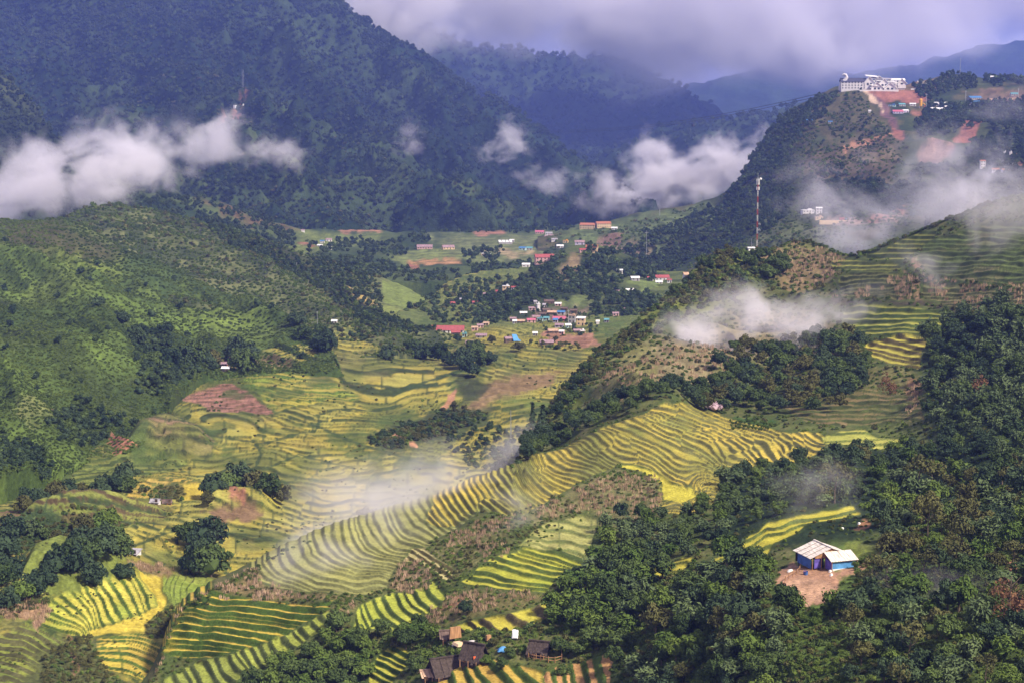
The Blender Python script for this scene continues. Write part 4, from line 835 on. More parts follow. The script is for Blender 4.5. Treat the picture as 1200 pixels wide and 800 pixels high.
def scatter(layer, poly, sp, vr=.62, jit=.45, prob=1.0, noise=None, seed=0):
    L = LAYERS[layer]; P = np.array(poly, float); rg = np.random.default_rng(seed + int(P.sum()) % 9973)
    if isinstance(sp, tuple): s0, s1 = sp
    else: s0 = s1 = sp
    v0, v1, u0, u1 = P[:, 1].min(), P[:, 1].max(), P[:, 0].min(), P[:, 0].max()
    pts = []; v = v0; row = 0
    while v <= v1:
        s = s0 + (s1 - s0) * (v - v0) / max(1, v1 - v0)
        us = np.arange(u0 + (row % 2) * s / 2, u1 + s, s)
        pts.append(np.c_[us + rg.uniform(-jit, jit, len(us)) * s, v + rg.uniform(-jit, jit, len(us)) * s * vr]); v += s * vr; row += 1
    pts = np.concatenate(pts)
    m = poly_sd(pts[:, 0], pts[:, 1], poly) + 4 * fbm(pts[:, 0] / 12, pts[:, 1] / 12, 2, 3) > 0
    pts = pts[m]
    if noise is not None:
        sc, th = noise; pts = pts[fbm(pts[:, 0] / sc, pts[:, 1] / (sc * .7), 3, seed + 1) > th]
    pts = pts[rg.random(len(pts)) < prob]
    if not len(pts): return np.zeros((0, 3)), pts
    W_, ok = L.at(pts[:, 0], pts[:, 1])
    k = ok & (pts[:, 0] > L.us[0]) & (pts[:, 0] < L.us[-1])
    return W_[k], pts[k]
TEMPL = {}
def template(me):
    if me.name not in TEMPL:
        TEMPL[me.name] = bpy.data.objects.new(me.name + "_model", me)
    return TEMPL[me.name]
def stuff_object(name, label, P, meshes, idx, scale, rz, sx=None):
    """One object of plants nobody could count: points instanced with geometry nodes."""
    me = bpy.data.meshes.new(name); me.vertices.add(len(P)); me.vertices.foreach_set('co', np.asarray(P, np.float32).ravel())
    for nm, ty, dat, key in (("pick", 'INT', np.asarray(idx, np.int32), 'value'), ("turn", 'FLOAT', np.asarray(rz, np.float32), 'value')):
        a = me.attributes.new(nm, ty, 'POINT'); a.data.foreach_set(key, dat)
    a = me.attributes.new("size", 'FLOAT_VECTOR', 'POINT')
    sv = np.asarray(scale, float); sv = np.stack([sv, sv, sv * (1 if sx is None else sx)], 1)
    a.data.foreach_set('vector', sv.astype(np.float32).ravel())
    o = bpy.data.objects.new(name, me); C.objects.link(o); tag(o, label, None, None, 'stuff')
    g = bpy.data.node_groups.new(name, 'GeometryNodeTree')
    g.interface.new_socket("Geometry", in_out='INPUT', socket_type='NodeSocketGeometry'); g.interface.new_socket("Geometry", in_out='OUTPUT', socket_type='NodeSocketGeometry')
    gi = g.nodes.new('NodeGroupInput'); go = g.nodes.new('NodeGroupOutput'); jn = g.nodes.new('GeometryNodeJoinGeometry')
    def attr(n, t):
        x = g.nodes.new('GeometryNodeInputNamedAttribute'); x.data_type = t; x.inputs['Name'].default_value = n; return x
    pk, tn, sz = attr("pick", 'INT'), attr("turn", 'FLOAT'), attr("size", 'FLOAT_VECTOR')
    cx = g.nodes.new('ShaderNodeCombineXYZ'); g.links.new(tn.outputs['Attribute'], cx.inputs['Z'])
    for k, m_ in enumerate(meshes):
        oi = g.nodes.new('GeometryNodeObjectInfo'); oi.inputs['Object'].default_value = template(m_); oi.inputs['As Instance'].default_value = True
        cm = g.nodes.new('FunctionNodeCompare'); cm.data_type = 'INT'; cm.operation = 'EQUAL'
        g.links.new(pk.outputs['Attribute'], cm.inputs[2]); cm.inputs[3].default_value = k
        ip = g.nodes.new('GeometryNodeInstanceOnPoints')
        g.links.new(gi.outputs[0], ip.inputs['Points']); g.links.new(cm.outputs[0], ip.inputs['Selection']); g.links.new(oi.outputs['Geometry'], ip.inputs['Instance'])
        g.links.new(cx.outputs[0], ip.inputs['Rotation']); g.links.new(sz.outputs['Attribute'], ip.inputs['Scale'])
        g.links.new(ip.outputs[0], jn.inputs[0])
    g.links.new(jn.outputs[0], go.inputs[0])
    md = o.modifiers.new("plants", 'NODES'); md.node_group = g
    return o
def fill(name, label, layer, polys, sp, kinds, rpx, vr=.62, prob=1.0, noise=None, seed=0, tall=1.0, excl=(), keep_vis=True):
    """Unnumbered growth over outlines of one layer. rpx: radius range in photo pixels."""
    PP = []
    for p in polys:
        a, b = scatter(layer, p, sp, vr, prob=prob, noise=noise, seed=seed)
        if len(a) and excl:
            k = np.ones(len(b), bool)
            for e in excl: k &= poly_sd(b[:, 0], b[:, 1], e) < 0
            a, b = a[k], b[k]
        if len(a): PP.append(a)
    if not PP: return
    P = np.concatenate(PP)
    if keep_vis: P = P[visible(P, 30, 4)]
    rg = np.random.default_rng(seed + 5)
    ms = [m_ for k in kinds for m_ in CR[k]]
    n = len(P)
    R = rg.uniform(rpx[0], rpx[1], n) * P[:, 1] / F
    P = P.copy(); P[:, 2] -= R * .15
    return stuff_object(name, label, P, ms, rg.integers(0, len(ms), n), R, rg.uniform(0, 6.28, n), rg.uniform(.8, 1.2, n) * tall)
# ------------------------------------------------------------------ growth over the land
ALL = lambda a, b, c, d: [(a, b), (c, b), (c, d), (a, d)]
fill("mountain_forest", "dense forest covering the great blue mountainside under the clouds", "great_mountain", [ALL(-60, -80, 800, 290)], 3.7, ['far'], (1.9, 3.4), seed=1)
fill("mountain_forest", "forest over the rounded spur with the cableway pylon", "mountain_spur", [ALL(60, 60, 640, 300)], 3.7, ['far'] * 4 + ['farolive'], (1.8, 3.2), seed=2, excl=[[(255, 135), (268, 122), (285, 113), (296, 112), (290, 137)]])
fill("mountain_forest", "dark woods on the shoulder at the foot of the mist bank", "dark_shoulder_hill", [ALL(-60, 60, 170, 260)], 5.5, ['far'], (2.2, 4.2), noise=(24, -.5), seed=3)
fill("mountain_forest", "woods on the spur above the white cloud at the valley head", "valley_head_spur", [ALL(640, 120, 1020, 262)], 6, ['far'], (2.0, 4.0), seed=4)
fill("mountain_forest", "woods on the farther blue mountains", "second_mountain_range", [ALL(440, 20, 1000, 200)], 8, ['far'], (2.5, 4.5), seed=5)
# hotel hill
fill("hillside_wood", "dark woods on the steep left flank below the white hotel", "hotel_hill",
     [[(640, 310), (740, 290), (800, 255), (850, 235), (870, 205), (886, 175), (920, 134), (960, 112), (985, 108), (965, 135), (945, 150), (925, 175), (935, 200), (930, 240), (900, 270), (840, 300), (780, 330), (700, 340)],
      [(1070, 100), (1090, 94), (1110, 88), (1126, 86), (1150, 94), (1140, 104), (1110, 110), (1090, 118), (1072, 112)], [(1090, 124), (1150, 120), (1260, 118), (1260, 160), (1190, 168), (1160, 150), (1120, 158), (1080, 165), (1070, 150)],
      [(1140, 160), (1180, 150), (1260, 160), (1260, 300), (1080, 280), (1090, 230), (1050, 215), (1090, 195), (1130, 192)], [(980, 200), (1040, 210), (1080, 225), (1050, 245), (990, 250), (940, 240), (930, 215)], [(1150, 88), (1260, 86), (1260, 100), (1150, 102)]],
     4.2, ['far', 'far', 'mid'], (2.2, 4.0), noise=(16, -.6), seed=6)
fill("hillside_scrub", "short scrub over the hill of the white hotel", "hotel_hill", [[(640, 350), (640, 276), (830, 240), (870, 210), (900, 155), (950, 116), (985, 112), (1012, 112), (1045, 165), (1090, 188), (1260, 160), (1260, 330), (1000, 345)]], 4.6, ['brush', 'farolive'], (1.4, 2.8), noise=(20, -.25), seed=46)
fill("hillside_scrub", "low scrub scattered on the brown terraces below the hotel", "hotel_hill", [[(920, 140), (1010, 106), (1050, 170), (1090, 240), (900, 260), (930, 200)]], 6.5, ['far', 'farolive'], (1.2, 2.8), noise=(14, .1), seed=7)
fill("village_bushes", "trees and bushes between the village roofs", "temple_knoll", [[(590, 350), (690, 348), (740, 360), (760, 378), (600, 384), (585, 376)]], 6.5, ['mid', 'farolive', 'far'], (1.6, 3.2), noise=(12, -.1), seed=47)
fill("village_bushes", "trees and bushes between the lower village roofs", "valley_floor", [[(545, 374), (600, 382), (700, 382), (702, 396), (640, 396), (590, 392), (560, 380)]], 7, ['mid', 'farolive'], (1.6, 3.2), noise=(12, .0), seed=48)
# left hills
fill("valley_wood", "belts of dark trees between the far valley fields", "far_valley_hill",
     [[(60, 205), (145, 222), (240, 230), (300, 252), (340, 268), (350, 300), (300, 300), (200, 270), (60, 260)], [(395, 276), (470, 284), (500, 274), (512, 280), (480, 298), (455, 302), (420, 300), (380, 296)], [(410, 300), (450, 305), (480, 316), (560, 318), (600, 322), (640, 330), (600, 345), (440, 345), (380, 320)],
      [(540, 296), (566, 288), (590, 292), (586, 304), (545, 306)], [(545, 312), (620, 306), (640, 316), (620, 326), (560, 324)], [(360, 292), (385, 300), (400, 315), (380, 330), (350, 318)], [(500, 264), (560, 260), (680, 264), (670, 274), (560, 274), (500, 272)]],
     4.8, ['mid', 'far'], (2.0, 3.8), noise=(16, -.4), seed=8)
fill("hillside_scrub", "pale green scrub on the long ridge behind the near hill", "shrub_covered_ridge", [ALL(40, 235, 540, 425)], 3.8, ['brush', 'brush', 'farolive'], (1.8, 3.2), noise=(18, -.6), seed=9, excl=[[(444, 326), (470, 326), (525, 370), (525, 392), (480, 386), (450, 356)], [(405, 330), (450, 348), (452, 360), (420, 348)]])
fill("ridge_wood", "narrow belt of dark trees along the long ridge", "shrub_covered_ridge", [[(225, 246), (330, 290), (400, 330), (440, 350), (480, 376), (520, 396), (480, 400), (440, 380), (400, 350), (330, 312), (260, 276)], [(360, 300), (385, 302), (430, 320), (446, 330), (448, 345), (430, 342), (400, 330), (370, 315)], [(420, 360), (470, 378), (480, 395), (440, 400), (415, 385)]], 4.5, ['mid', 'far'], (2.2, 3.8), seed=10)
NG = "near_green_hill"
fill("hillside_scrub", "green bushes and tall grass on the near left hillside", NG, [ALL(-60, 250, 405, 600)], 3.3, ['brush'], (1.5, 2.7), noise=(24, -.8), seed=11)
fill("hillside_wood", "dark trees in the hollows of the near left hillside", NG, [[(150, 395), (200, 396), (210, 440), (200, 470), (170, 470), (155, 430)], [(-20, 520), (20, 530), (60, 545), (62, 590), (0, 596), (-20, 590)], [(60, 500), (90, 470), (130, 488), (170, 500), (185, 520), (130, 512), (90, 530), (60, 530)], [(180, 440), (230, 436), (255, 440), (215, 462), (190, 475), (175, 460)]], 7.5, ['mid'], (3.5, 6), noise=(14, -.4), seed=12)
fill("hillside_wood", "dark bushes dotting the near left hillside", NG, [ALL(0, 290, 360, 520)], 26, ['mid'], (3, 5.5), noise=(30, .05), seed=13)
# knoll and village woods
fill("knoll_wood", "dark trees on the knoll behind the village", "temple_knoll", [[(535, 385), (560, 350), (600, 332), (640, 306), (660, 300), (655, 325), (680, 318), (690, 290), (720, 294), (765, 318), (770, 330), (735, 326), (720, 345), (750, 350), (830, 352), (860, 360), (850, 375), (780, 378), (700, 370), (690, 350), (650, 350), (620, 360), (600, 372), (580, 386)]], 6.2, ['mid'], (3.0, 5.4), noise=(16, -.45), seed=14)
VF = "valley_floor"
fill("valley_wood", "dark trees between the valley fields", VF, [[(440, 352), (500, 348), (520, 334), (600, 322), (620, 340), (600, 352), (560, 360), (545, 380), (500, 376), (480, 364)], [(520, 505), (570, 500), (640, 500), (640, 560), (600, 560), (560, 545), (530, 530)], [(380, 392), (400, 386), (440, 392), (470, 400), (468, 412), (440, 402), (400, 400)], [(430, 512), (470, 497), (520, 485), (575, 488), (560, 500), (500, 514), (470, 524), (440, 524)]], 6, ['mid', 'mid', 'shrub'], (2.6, 4.6), noise=(14, -.3), seed=15)
fill("field_hedges", "rough bushes and weeds along the field banks", VF, [ALL(-60, 385, 720, 850)], 9, ['shrub'], (1.0, 2.6), noise=(20, .32), seed=16)
fill("field_hedges", "weedy ditch banks at the edges of the lower fields", VF, [[(0, 700), (60, 690), (60, 712), (0, 722)], [(60, 752), (110, 745), (112, 772), (150, 800), (40, 800)], [(170, 735), (205, 712), (205, 750), (175, 752)], [(0, 625), (70, 622), (130, 632), (128, 645), (40, 650), (0, 662)], [(435, 512), (530, 478), (575, 486), (520, 512), (450, 526)], [(70, 620), (110, 610), (150, 622), (140, 640), (90, 640)], [(160, 575), (215, 572), (218, 590), (180, 590)], [(620, 405), (650, 400), (700, 410), (650, 412)]], 5.5, ['shrub', 'olive'], (2.2, 4.4), seed=17)
# near slope
TRZ = [z['poly'] for z in Sz]
CLEAR = [[(905, 690), (925, 655), (945, 640), (1000, 636), (1034, 646), (1010, 672), (985, 680), (985, 700), (930, 704)], [(925, 625), (1000, 630), (1005, 665), (925, 668)]]
fill("slope_scrub", "mixed scrub and tall weeds over the terraced ridge", "near_slope", [ALL(160, 225, 1250, 870)], (5.5, 9), ['shrub', 'brush', 'brush'], (1.6, 4.0), noise=(22, -.45), seed=18, excl=TRZ + CLEAR + [[(616, 608), (680, 572), (772, 556), (776, 590), (740, 625), (690, 595)]])
fill("slope_scrub", "leafy bushes on the flank of the ridge above the great terraces", "near_slope", [[(600, 545), (625, 500), (690, 425), (745, 378), (800, 335), (850, 292), (890, 298), (900, 330), (840, 352), (780, 380), (730, 412), (690, 450), (650, 500), (620, 540)]], 6.5, ['shrub', 'shrub', 'olive'], (3.0, 6.0), noise=(16, -.35), seed=19)
fill("ridge_brush", "dark brush along the crest of the ridge", "near_slope", [[(606, 545), (622, 502), (650, 466), (700, 408), (720, 398), (690, 440), (655, 480), (625, 530)], [(780, 350), (815, 322), (835, 318), (900, 305), (925, 318), (920, 335), (860, 335), (810, 352)]], 8, ['mid', 'broad'], (3.2, 6.0), noise=(16, .0), seed=20)
fill("corn_stubble", "dry pinkish corn stalks standing on the terraced slope", "near_slope",
     [[(300, 668), (258, 690), (256, 700), (320, 704), (360, 700), (350, 690), (312, 682)], [(455, 688), (470, 662), (500, 655), (512, 672), (500, 690), (470, 695)], [(530, 622), (560, 612), (600, 602), (610, 606), (596, 622), (566, 630), (548, 655), (530, 655), (520, 640)], [(612, 608), (680, 572), (725, 550), (772, 556), (776, 590), (766, 616), (740, 628), (700, 605), (690, 596), (650, 604)],
      [(560, 640), (590, 632), (606, 640), (590, 652), (565, 664)], [(400, 720), (420, 700), (400, 745)], [(600, 600), (640, 588), (690, 568), (640, 595)], [(975, 352), (1075, 350), (1075, 330), (1060, 322), (990, 345)], [(1080, 322), (1260, 345), (1260, 372), (1130, 364), (1090, 345)], [(885, 302), (930, 286), (975, 294), (992, 310), (960, 330), (920, 320)], [(700, 440), (760, 410), (860, 400), (880, 430), (790, 450), (720, 470)], [(1070, 436), (1078, 440), (1074, 490), (1062, 480)], [(520, 700), (560, 690), (650, 694), (640, 704), (560, 716), (500, 735), (500, 715)]],
     5.6, ['corn'], (1.7, 2.6), noise=(12, -.12), seed=21, tall=1.2)
fill("slope_scrub", "green weeds between the corn stalks on the terraced slope", "near_slope", [[(455, 688), (470, 662), (500, 655), (530, 622), (600, 600), (680, 572), (725, 550), (772, 556), (776, 590), (740, 628), (690, 600), (600, 650), (540, 690)], [(400, 617), (330, 650), (300, 672), (258, 694), (204, 735), (180, 790), (165, 830), (150, 830), (190, 745), (216, 703), (250, 683), (290, 660), (400, 612)], [(320, 704), (420, 696), (440, 690), (470, 690), (420, 706), (390, 718), (380, 710)]], 6, ['shrub', 'brush'], (1.6, 3.4), noise=(14, -.2), seed=41)
fill("corn_stubble", "dry corn stalks beside the lower fields", VF, [[(0, 706), (48, 708), (58, 716), (38, 726), (0, 720)], [(38, 728), (52, 706), (62, 712), (44, 740)], [(148, 664), (190, 664), (205, 674), (150, 674)]], 4.4, ['corn'], (1.7, 2.5), seed=22, tall=1.3)
fill("grass_clump", "tall bright grass at the edge of the trees above the terraces", "near_slope", [[(855, 492), (900, 495), (914, 500), (895, 506), (858, 504)]], 4, ['limebamboo'], (1.6, 2.4), seed=23)
fill("meadow_growth", "fresh green weeds on the slope below the hut", "near_slope", [[(940, 706), (990, 700), (1000, 760), (985, 820), (925, 820), (925, 740)], [(1000, 655), (1040, 650), (1060, 690), (1010, 695)], [(1040, 600), (1090, 600), (1080, 650), (1040, 640)]], 7, ['shrub', 'limebamboo'], (3, 6), seed=24)

fill("bank_growth", "bushes and dry weeds lining the edge of the near fields", "near_slope", [[(120, 860), (165, 800), (185, 750), (212, 704), (250, 682), (300, 655), (304, 668), (252, 692), (220, 708), (196, 748), (180, 800), (160, 860)]], 4.2, ['shrub', 'shrub', 'corn'], (1.8, 3.4), seed=49)
fill("undergrowth", "shaded undergrowth between the trees on the near slope", "near_slope", [[(640, 700), (700, 650), (820, 655), (870, 650), (905, 660), (925, 710), (940, 870), (720, 870), (650, 770)], [(985, 700), (1040, 640), (1010, 606), (1060, 590), (1260, 560), (1260, 870), (990, 870)], [(420, 745), (520, 735), (640, 720), (650, 745), (560, 760), (500, 775), (440, 780), (300, 870), (240, 870), (330, 780)]], (7, 10), ['brush', 'shrub', 'brush'], (3.5, 6.5), seed=50, excl=TRZ + CLEAR)
# ------------------------------------------------------------------ trees that can be told apart
CAND = []     # (point, radius m, kind, zone)
def trees(zone, layer, polys, sp, kinds, rpx, vr=.6, seed=0, noise=None, excl=(), prob=1.0):
    for p in polys:
        a, b = scatter(layer, p, sp, vr, seed=seed, noise=noise, prob=prob)
        if not len(a): continue
        k = np.ones(len(a), bool)
        for e in excl: k &= poly_sd(b[:, 0], b[:, 1], e) < 0
        k &= visible(a, 40, 6)
        rg = np.random.default_rng(seed + len(a))
        for q, px in zip(a[k], b[k]):
            CAND.append((q, rg.uniform(*rpx) * q[1] / F, kinds[rg.integers(len(kinds))], zone))
EX = CLEAR + [TRZ[-4], TRZ[-5], [(855, 645), (905, 614), (1000, 590), (1006, 604), (910, 640), (870, 650)]]
trees('above', "near_slope", [[(1078, 400), (1095, 386), (1130, 372), (1250, 366), (1250, 560), (1100, 545), (1095, 500), (1082, 470), (1086, 430)]], 17, ['bamboo', 'bamboo', 'broad', 'blue'], (9, 13), seed=31, excl=EX)
trees('below_terraces', "near_slope", [[(690, 640), (725, 600), (790, 606), (832, 592), (850, 556), (905, 545), (965, 538), (1000, 530), (1060, 522), (1100, 545), (1060, 590), (1000, 588), (900, 612), (820, 652), (765, 664), (715, 652)]], 18, ['broad', 'bamboo', 'limebamboo', 'bamboo', 'blue'], (8, 13), seed=32, excl=EX)
trees('right_wood', "near_slope", [[(1010, 600), (1060, 590), (1100, 548), (1250, 562), (1250, 860), (1000, 860), (985, 780), (975, 720), (1010, 680), (1045, 640), (1005, 612)]], (22, 34), ['broad', 'bamboo', 'limebamboo', 'bamboo', 'olive', 'blue', 'lime', 'sparse'], (11, 20), seed=33, excl=EX)
trees('middle_wood', "near_slope", [[(655, 700), (700, 655), (745, 668), (790, 684), (775, 700), (765, 730), (740, 750), (690, 765), (655, 745), (645, 722)]], 21, ['limebamboo', 'bamboo', 'limebamboo', 'broad'], (13, 18), seed=34, excl=EX)
trees('lower_wood', "near_slope", [[(760, 730), (800, 695), (850, 655), (905, 650), (912, 690), (935, 706), (925, 745), (918, 860), (720, 860), (735, 790)]], (22, 32), ['broad', 'bamboo', 'limebamboo', 'bamboo', 'lime', 'blue', 'olive'], (11, 19), seed=35, excl=EX)
trees('misty_wood', "near_slope", [[(822, 486), (830, 445), (860, 425), (920, 402), (1008, 402), (1026, 440), (1005, 458), (982, 480), (945, 490), (880, 486)]], 14, ['broad', 'blue', 'olive'], (8, 12), seed=36)
trees('hedge', "near_slope", [[(612, 542), (622, 512), (680, 490), (740, 462), (800, 452), (828, 455), (826, 482), (780, 470), (700, 500), (640, 534)]], 12, ['blue', 'broad'], (7, 10), seed=37)
trees('village_wood', "near_slope", [[(300, 800), (350, 770), (400, 745), (425, 750), (432, 790), (430, 860), (240, 860)], [(440, 745), (500, 738), (520, 752), (490, 762), (450, 760)], [(620, 745), (650, 760), (735, 745), (740, 800), (720, 800), (715, 760), (660, 770)]], 19, ['limebamboo', 'broad', 'lime', 'broad'], (10, 15), seed=38)
trees('crest_bushes', "near_slope", [[(640, 495), (660, 468), (690, 428), (705, 412), (695, 440), (660, 490)], [(868, 308), (900, 303), (922, 312), (918, 330), (880, 330)]], 13, ['broad'], (7, 10), seed=39)
trees('bank_trees', "near_slope", [[(655, 676), (690, 672), (700, 690), (660, 700)], [(532, 716), (552, 704), (560, 712), (545, 724)]], 14, ['blue'], (6, 9), seed=40)
def cluster(zone, layer, spots, k=1.3):
    for u, v, r, kind in spots:
        r = r * (k if zone != 'pair_by_shed' and r > 6 else 1)
        p, ok = LAYERS[layer].at(u, v)
        w = p[0].copy(); w[2] -= (.5 if kind not in ('sparse', 'brown', 'conifer') else 0) * r * p[0][1] / F
        CAND.append((w, r * p[0][1] / F, kind, zone))
cluster('pair_by_shed', VF, [(220, 642, 18, 'broad'), (242, 648, 24, 'blue'), (226, 674, 19, 'blue'), (248, 676, 22, 'broad'), (236, 660, 18, 'blue')])
cluster('bank_grove', VF, [(250, 588, 12, 'blue'), (264, 578, 14, 'broad'), (282, 574, 14, 'blue'), (300, 582, 15, 'olive'), (316, 590, 13, 'broad'), (330, 592, 10, 'olive'), (244, 598, 8, 'olive')])
cluster('lower_left_grove', VF, [(66, 690, 13, 'blue'), (88, 690, 15, 'blue'), (104, 684, 16, 'broad'), (120, 680, 16, 'blue'), (136, 676, 15, 'broad'), (40, 700, 14, 'blue'), (26, 704, 12, 'lime'), (10, 712, 12, 'blue'), (6, 660, 16, 'blue'), (14, 640, 13, 'blue'), (52, 694, 12, 'blue'), (76, 686, 13, 'broad'), (96, 676, 13, 'blue'), (112, 670, 13, 'blue'), (128, 666, 13, 'blue'), (144, 668, 12, 'broad'), (20, 680, 14, 'blue'), (2, 690, 14, 'broad'), (112, 694, 13, 'blue'), (144, 684, 11, 'blue'), (-6, 672, 15, 'blue')])
cluster('field_edge_row', VF, [(36, 598, 11, 'blue'), (44, 590, 10, 'blue'), (66, 584, 12, 'olive'), (78, 582, 11, 'blue'), (96, 578, 8, 'olive'), (118, 580, 11, 'blue'), (132, 578, 9, 'blue'), (146, 578, 12, 'broad'), (148, 566, 12, 'blue'), (28, 606, 9, 'olive')])
cluster('field_hedge_row', VF, [(20, 636, 9, 'blue'), (36, 636, 9, 'bamboo'), (52, 638, 9, 'broad'), (66, 638, 9, 'bamboo'), (98, 632, 12, 'olive'), (114, 630, 13, 'lime'), (126, 626, 12, 'lime'), (88, 640, 9, 'olive'), (106, 644, 8, 'broad'), (66, 654, 7, 'olive')])
cluster('valley_grove', VF, [(454, 420, 8, 'blue'), (484, 416, 9, 'broad'), (494, 420, 9, 'blue'), (506, 422, 9, 'blue'), (516, 424, 8, 'broad'), (528, 430, 9, 'blue'), (540, 434, 10, 'blue'), (550, 442, 10, 'blue'), (562, 430, 9, 'broad'), (572, 428, 9, 'blue'), (544, 424, 8, 'blue'), (556, 420, 9, 'broad'), (607, 414, 7, 'olive'), (536, 400, 5, 'blue'), (576, 404, 6, 'olive')])
cluster('farmstead_grove', NG, [(196, 438, 11, 'blue'), (204, 428, 9, 'olive'), (214, 436, 12, 'blue'), (226, 432, 13, 'broad'), (238, 434, 12, 'blue'), (248, 430, 11, 'olive'), (278, 424, 12, 'blue'), (286, 434, 12, 'broad'), (292, 424, 10, 'blue'), (160, 414, 9, 'blue'), (180, 444, 9, 'broad'), (348, 382, 9, 'blue'), (356, 392, 9, 'broad'), (372, 404, 10, 'blue'), (384, 410, 11, 'blue'), (378, 396, 9, 'broad'), (144, 396, 8, 'blue'), (116, 382, 7, 'blue'), (82, 372, 5, 'blue'), (104, 326, 6, 'blue')])
cluster('misty_bush', VF, [(440, 612, 11, 'olive'), (428, 608, 7, 'olive')])
cluster('crest_firs', "near_slope", [(624, 510, 11, 'conifer'), (632, 512, 8, 'conifer'), (636, 506, 13, 'conifer'), (826, 315, 7, 'broad')])
cluster('blossom', "near_slope", [(836, 482, 8, 'pink')])
cluster('big_trunk', "near_slope", [(978, 590, 17, 'sparse'), (1118, 680, 16, 'sparse'), (1065, 780, 17, 'sparse'), (1000, 748, 12, 'sparse'), (1182, 745, 19, 'brown'), (1004, 540, 12, 'olive'), (978, 540, 11, 'blue'), (1040, 470, 9, 'brown')])
cluster('village_wood', "near_slope", [(500, 772, 9, 'limebamboo'), (570, 776, 7, 'lime'), (598, 772, 8, 'broad'), (612, 766, 7, 'limebamboo'), (580, 758, 6, 'olive'), (486, 790, 10, 'broad'), (588, 786, 7, 'broad'), (660, 786, 8, 'broad')], 1.1)
cluster('dry_trees', "near_slope", [(1040, 650, 14, 'olive'), (1150, 470, 8, 'brown'), (960, 585, 12, 'olive')])

ZL = dict(above=("feathery {k} high in the wood right of the upper terraces", "trees of the wood beside the upper terraces"),
          below_terraces=("{k} in the wood below the great yellow terraces", "trees of the wood below the great terraces"),
          right_wood=("large {k} in the shaded wood to the right of the tin-roofed hut", "trees of the wood beside the tin-roofed hut"),
          middle_wood=("{k} in the grove above the thatched farmhouses", "trees of the grove between the terraces and the hut"),
          lower_wood=("{k} in the thick wood downhill of the hut", "trees of the wood downhill of the hut"),
          misty_wood=("{k} in the dark wood under the bright mist bank", "trees of the wood under the mist bank"),
          hedge=("{k} in the dark belt along the top of the great terraces", "trees along the upper edge of the great terraces"),
          village_wood=("{k} around the thatched farmhouses at the bottom", "trees around the thatched farmhouses"),
          crest_bushes=("{k} clinging to the crest of the right-hand ridge", "bushes on the ridge crest"),
          bank_trees=("small {k} on the bank under the yellow rice terraces", "small trees on the terrace bank"),
          pair_by_shed=("big round {k} in the clump right of the white shed", "trees of the big round clump in the fields"),
          bank_grove=("{k} of the grove on the bare red bank in the fields", "trees of the grove over the red bank"),
          lower_left_grove=("{k} in the long grove above the curved paddies at lower left", "trees of the grove above the curved paddies"),
          field_edge_row=("{k} in the row behind the mound of terraced fields", "trees in the row behind the terraced mound"),
          field_hedge_row=("low {k} in the hedge below the mound of terraced fields", "hedge trees below the terraced mound"),
          valley_grove=("{k} in the long dark grove before the red-roofed village", "trees of the grove before the village"),
          farmstead_grove=("{k} at the foot of the green hill around the brown farmstead", "trees at the foot of the green hill"),
          misty_bush=("{k} standing alone in the mist behind the great terraces", "bushes in the mist"),
          crest_firs=("dark {k} at the foot of the ridge crest beside the valley fields", "conifers at the ridge foot"),
          blossom=("round tree with pale pink blossom at the top corner of the terraces", None),
          big_trunk=("{k} rising above the woods around the hut", "tall trees above the wood"),
          dry_trees=("{k} with thin brownish leaves in the wood by the hut", "thin brownish trees by the hut"))
KW = dict(broad="dark green leafy tree", blue="blue-green rounded tree", lime="bright green leafy tree", olive="olive-brown tree", bamboo="grey-green bamboo clump", limebamboo="bright green bamboo clump", conifer="pointed fir", brown="tree with withered rusty foliage", sparse="slender bare-stemmed tree", pink="blossoming tree")
CAND.sort(key=lambda t: -t[1] / t[0][1])
from collections import defaultdict
named, rest = CAND[:285], CAND[285:]
MARKS = [("the tin-roofed hut", 968, 655), ("the rusty withered tree", 1180, 735), ("the dark thatched farmhouses", 538, 772), ("the lean-roofed barn", 635, 765), ("the yellow rice strip above the hut", 900, 622), ("the blossoming tree", 836, 478),
         ("the white shed in the paddies", 157, 652), ("the long white house behind the terraced mound", 186, 590), ("the two people in the terraces", 676, 682), ("the bare earth yard", 948, 690), ("the light green paddies at the wood's edge", 1010, 515), ("the brown-roofed farmstead", 265, 432), ("the red earth bank", 274, 592), ("the bright yellow paddy", 150, 735), ("the red-brown terraced plot", 262, 468), ("the upper yellow terraces", 1050, 410), ("the bottom right corner of the picture", 1190, 790), ("the right edge of the picture halfway up", 1195, 470), ("the orange rice strips", 690, 785)]
def side(du, dv):
    if abs(du) > 1.3 * abs(dv): return "right of" if du > 0 else "left of"
    return "below" if dv > 0 else "above"
rank = defaultdict(list)
for i, (p, R, kind, zone) in enumerate(named):
    u, v = project(p[0], p[1], p[2] + R)
    best = min(MARKS, key=lambda m_: math.hypot(u - m_[1], (v - m_[2])))
    rank[(KW[kind], side(u - best[1], v - best[2]), best[0])].append((math.hypot(u - best[1], v - best[2]), i))
own = {}
for (kw, sd_, mk), L_ in rank.items():
    for n_, (dd, i) in enumerate(sorted(L_)[:12]):
        own[i] = ("%s %s %s %s" % (("nearest", "second nearest", "third nearest", "fourth nearest", "fifth nearest", "sixth nearest", "seventh nearest", "eighth nearest", "ninth nearest", "tenth nearest", "eleventh nearest", "twelfth nearest")[n_], kw, sd_, mk))
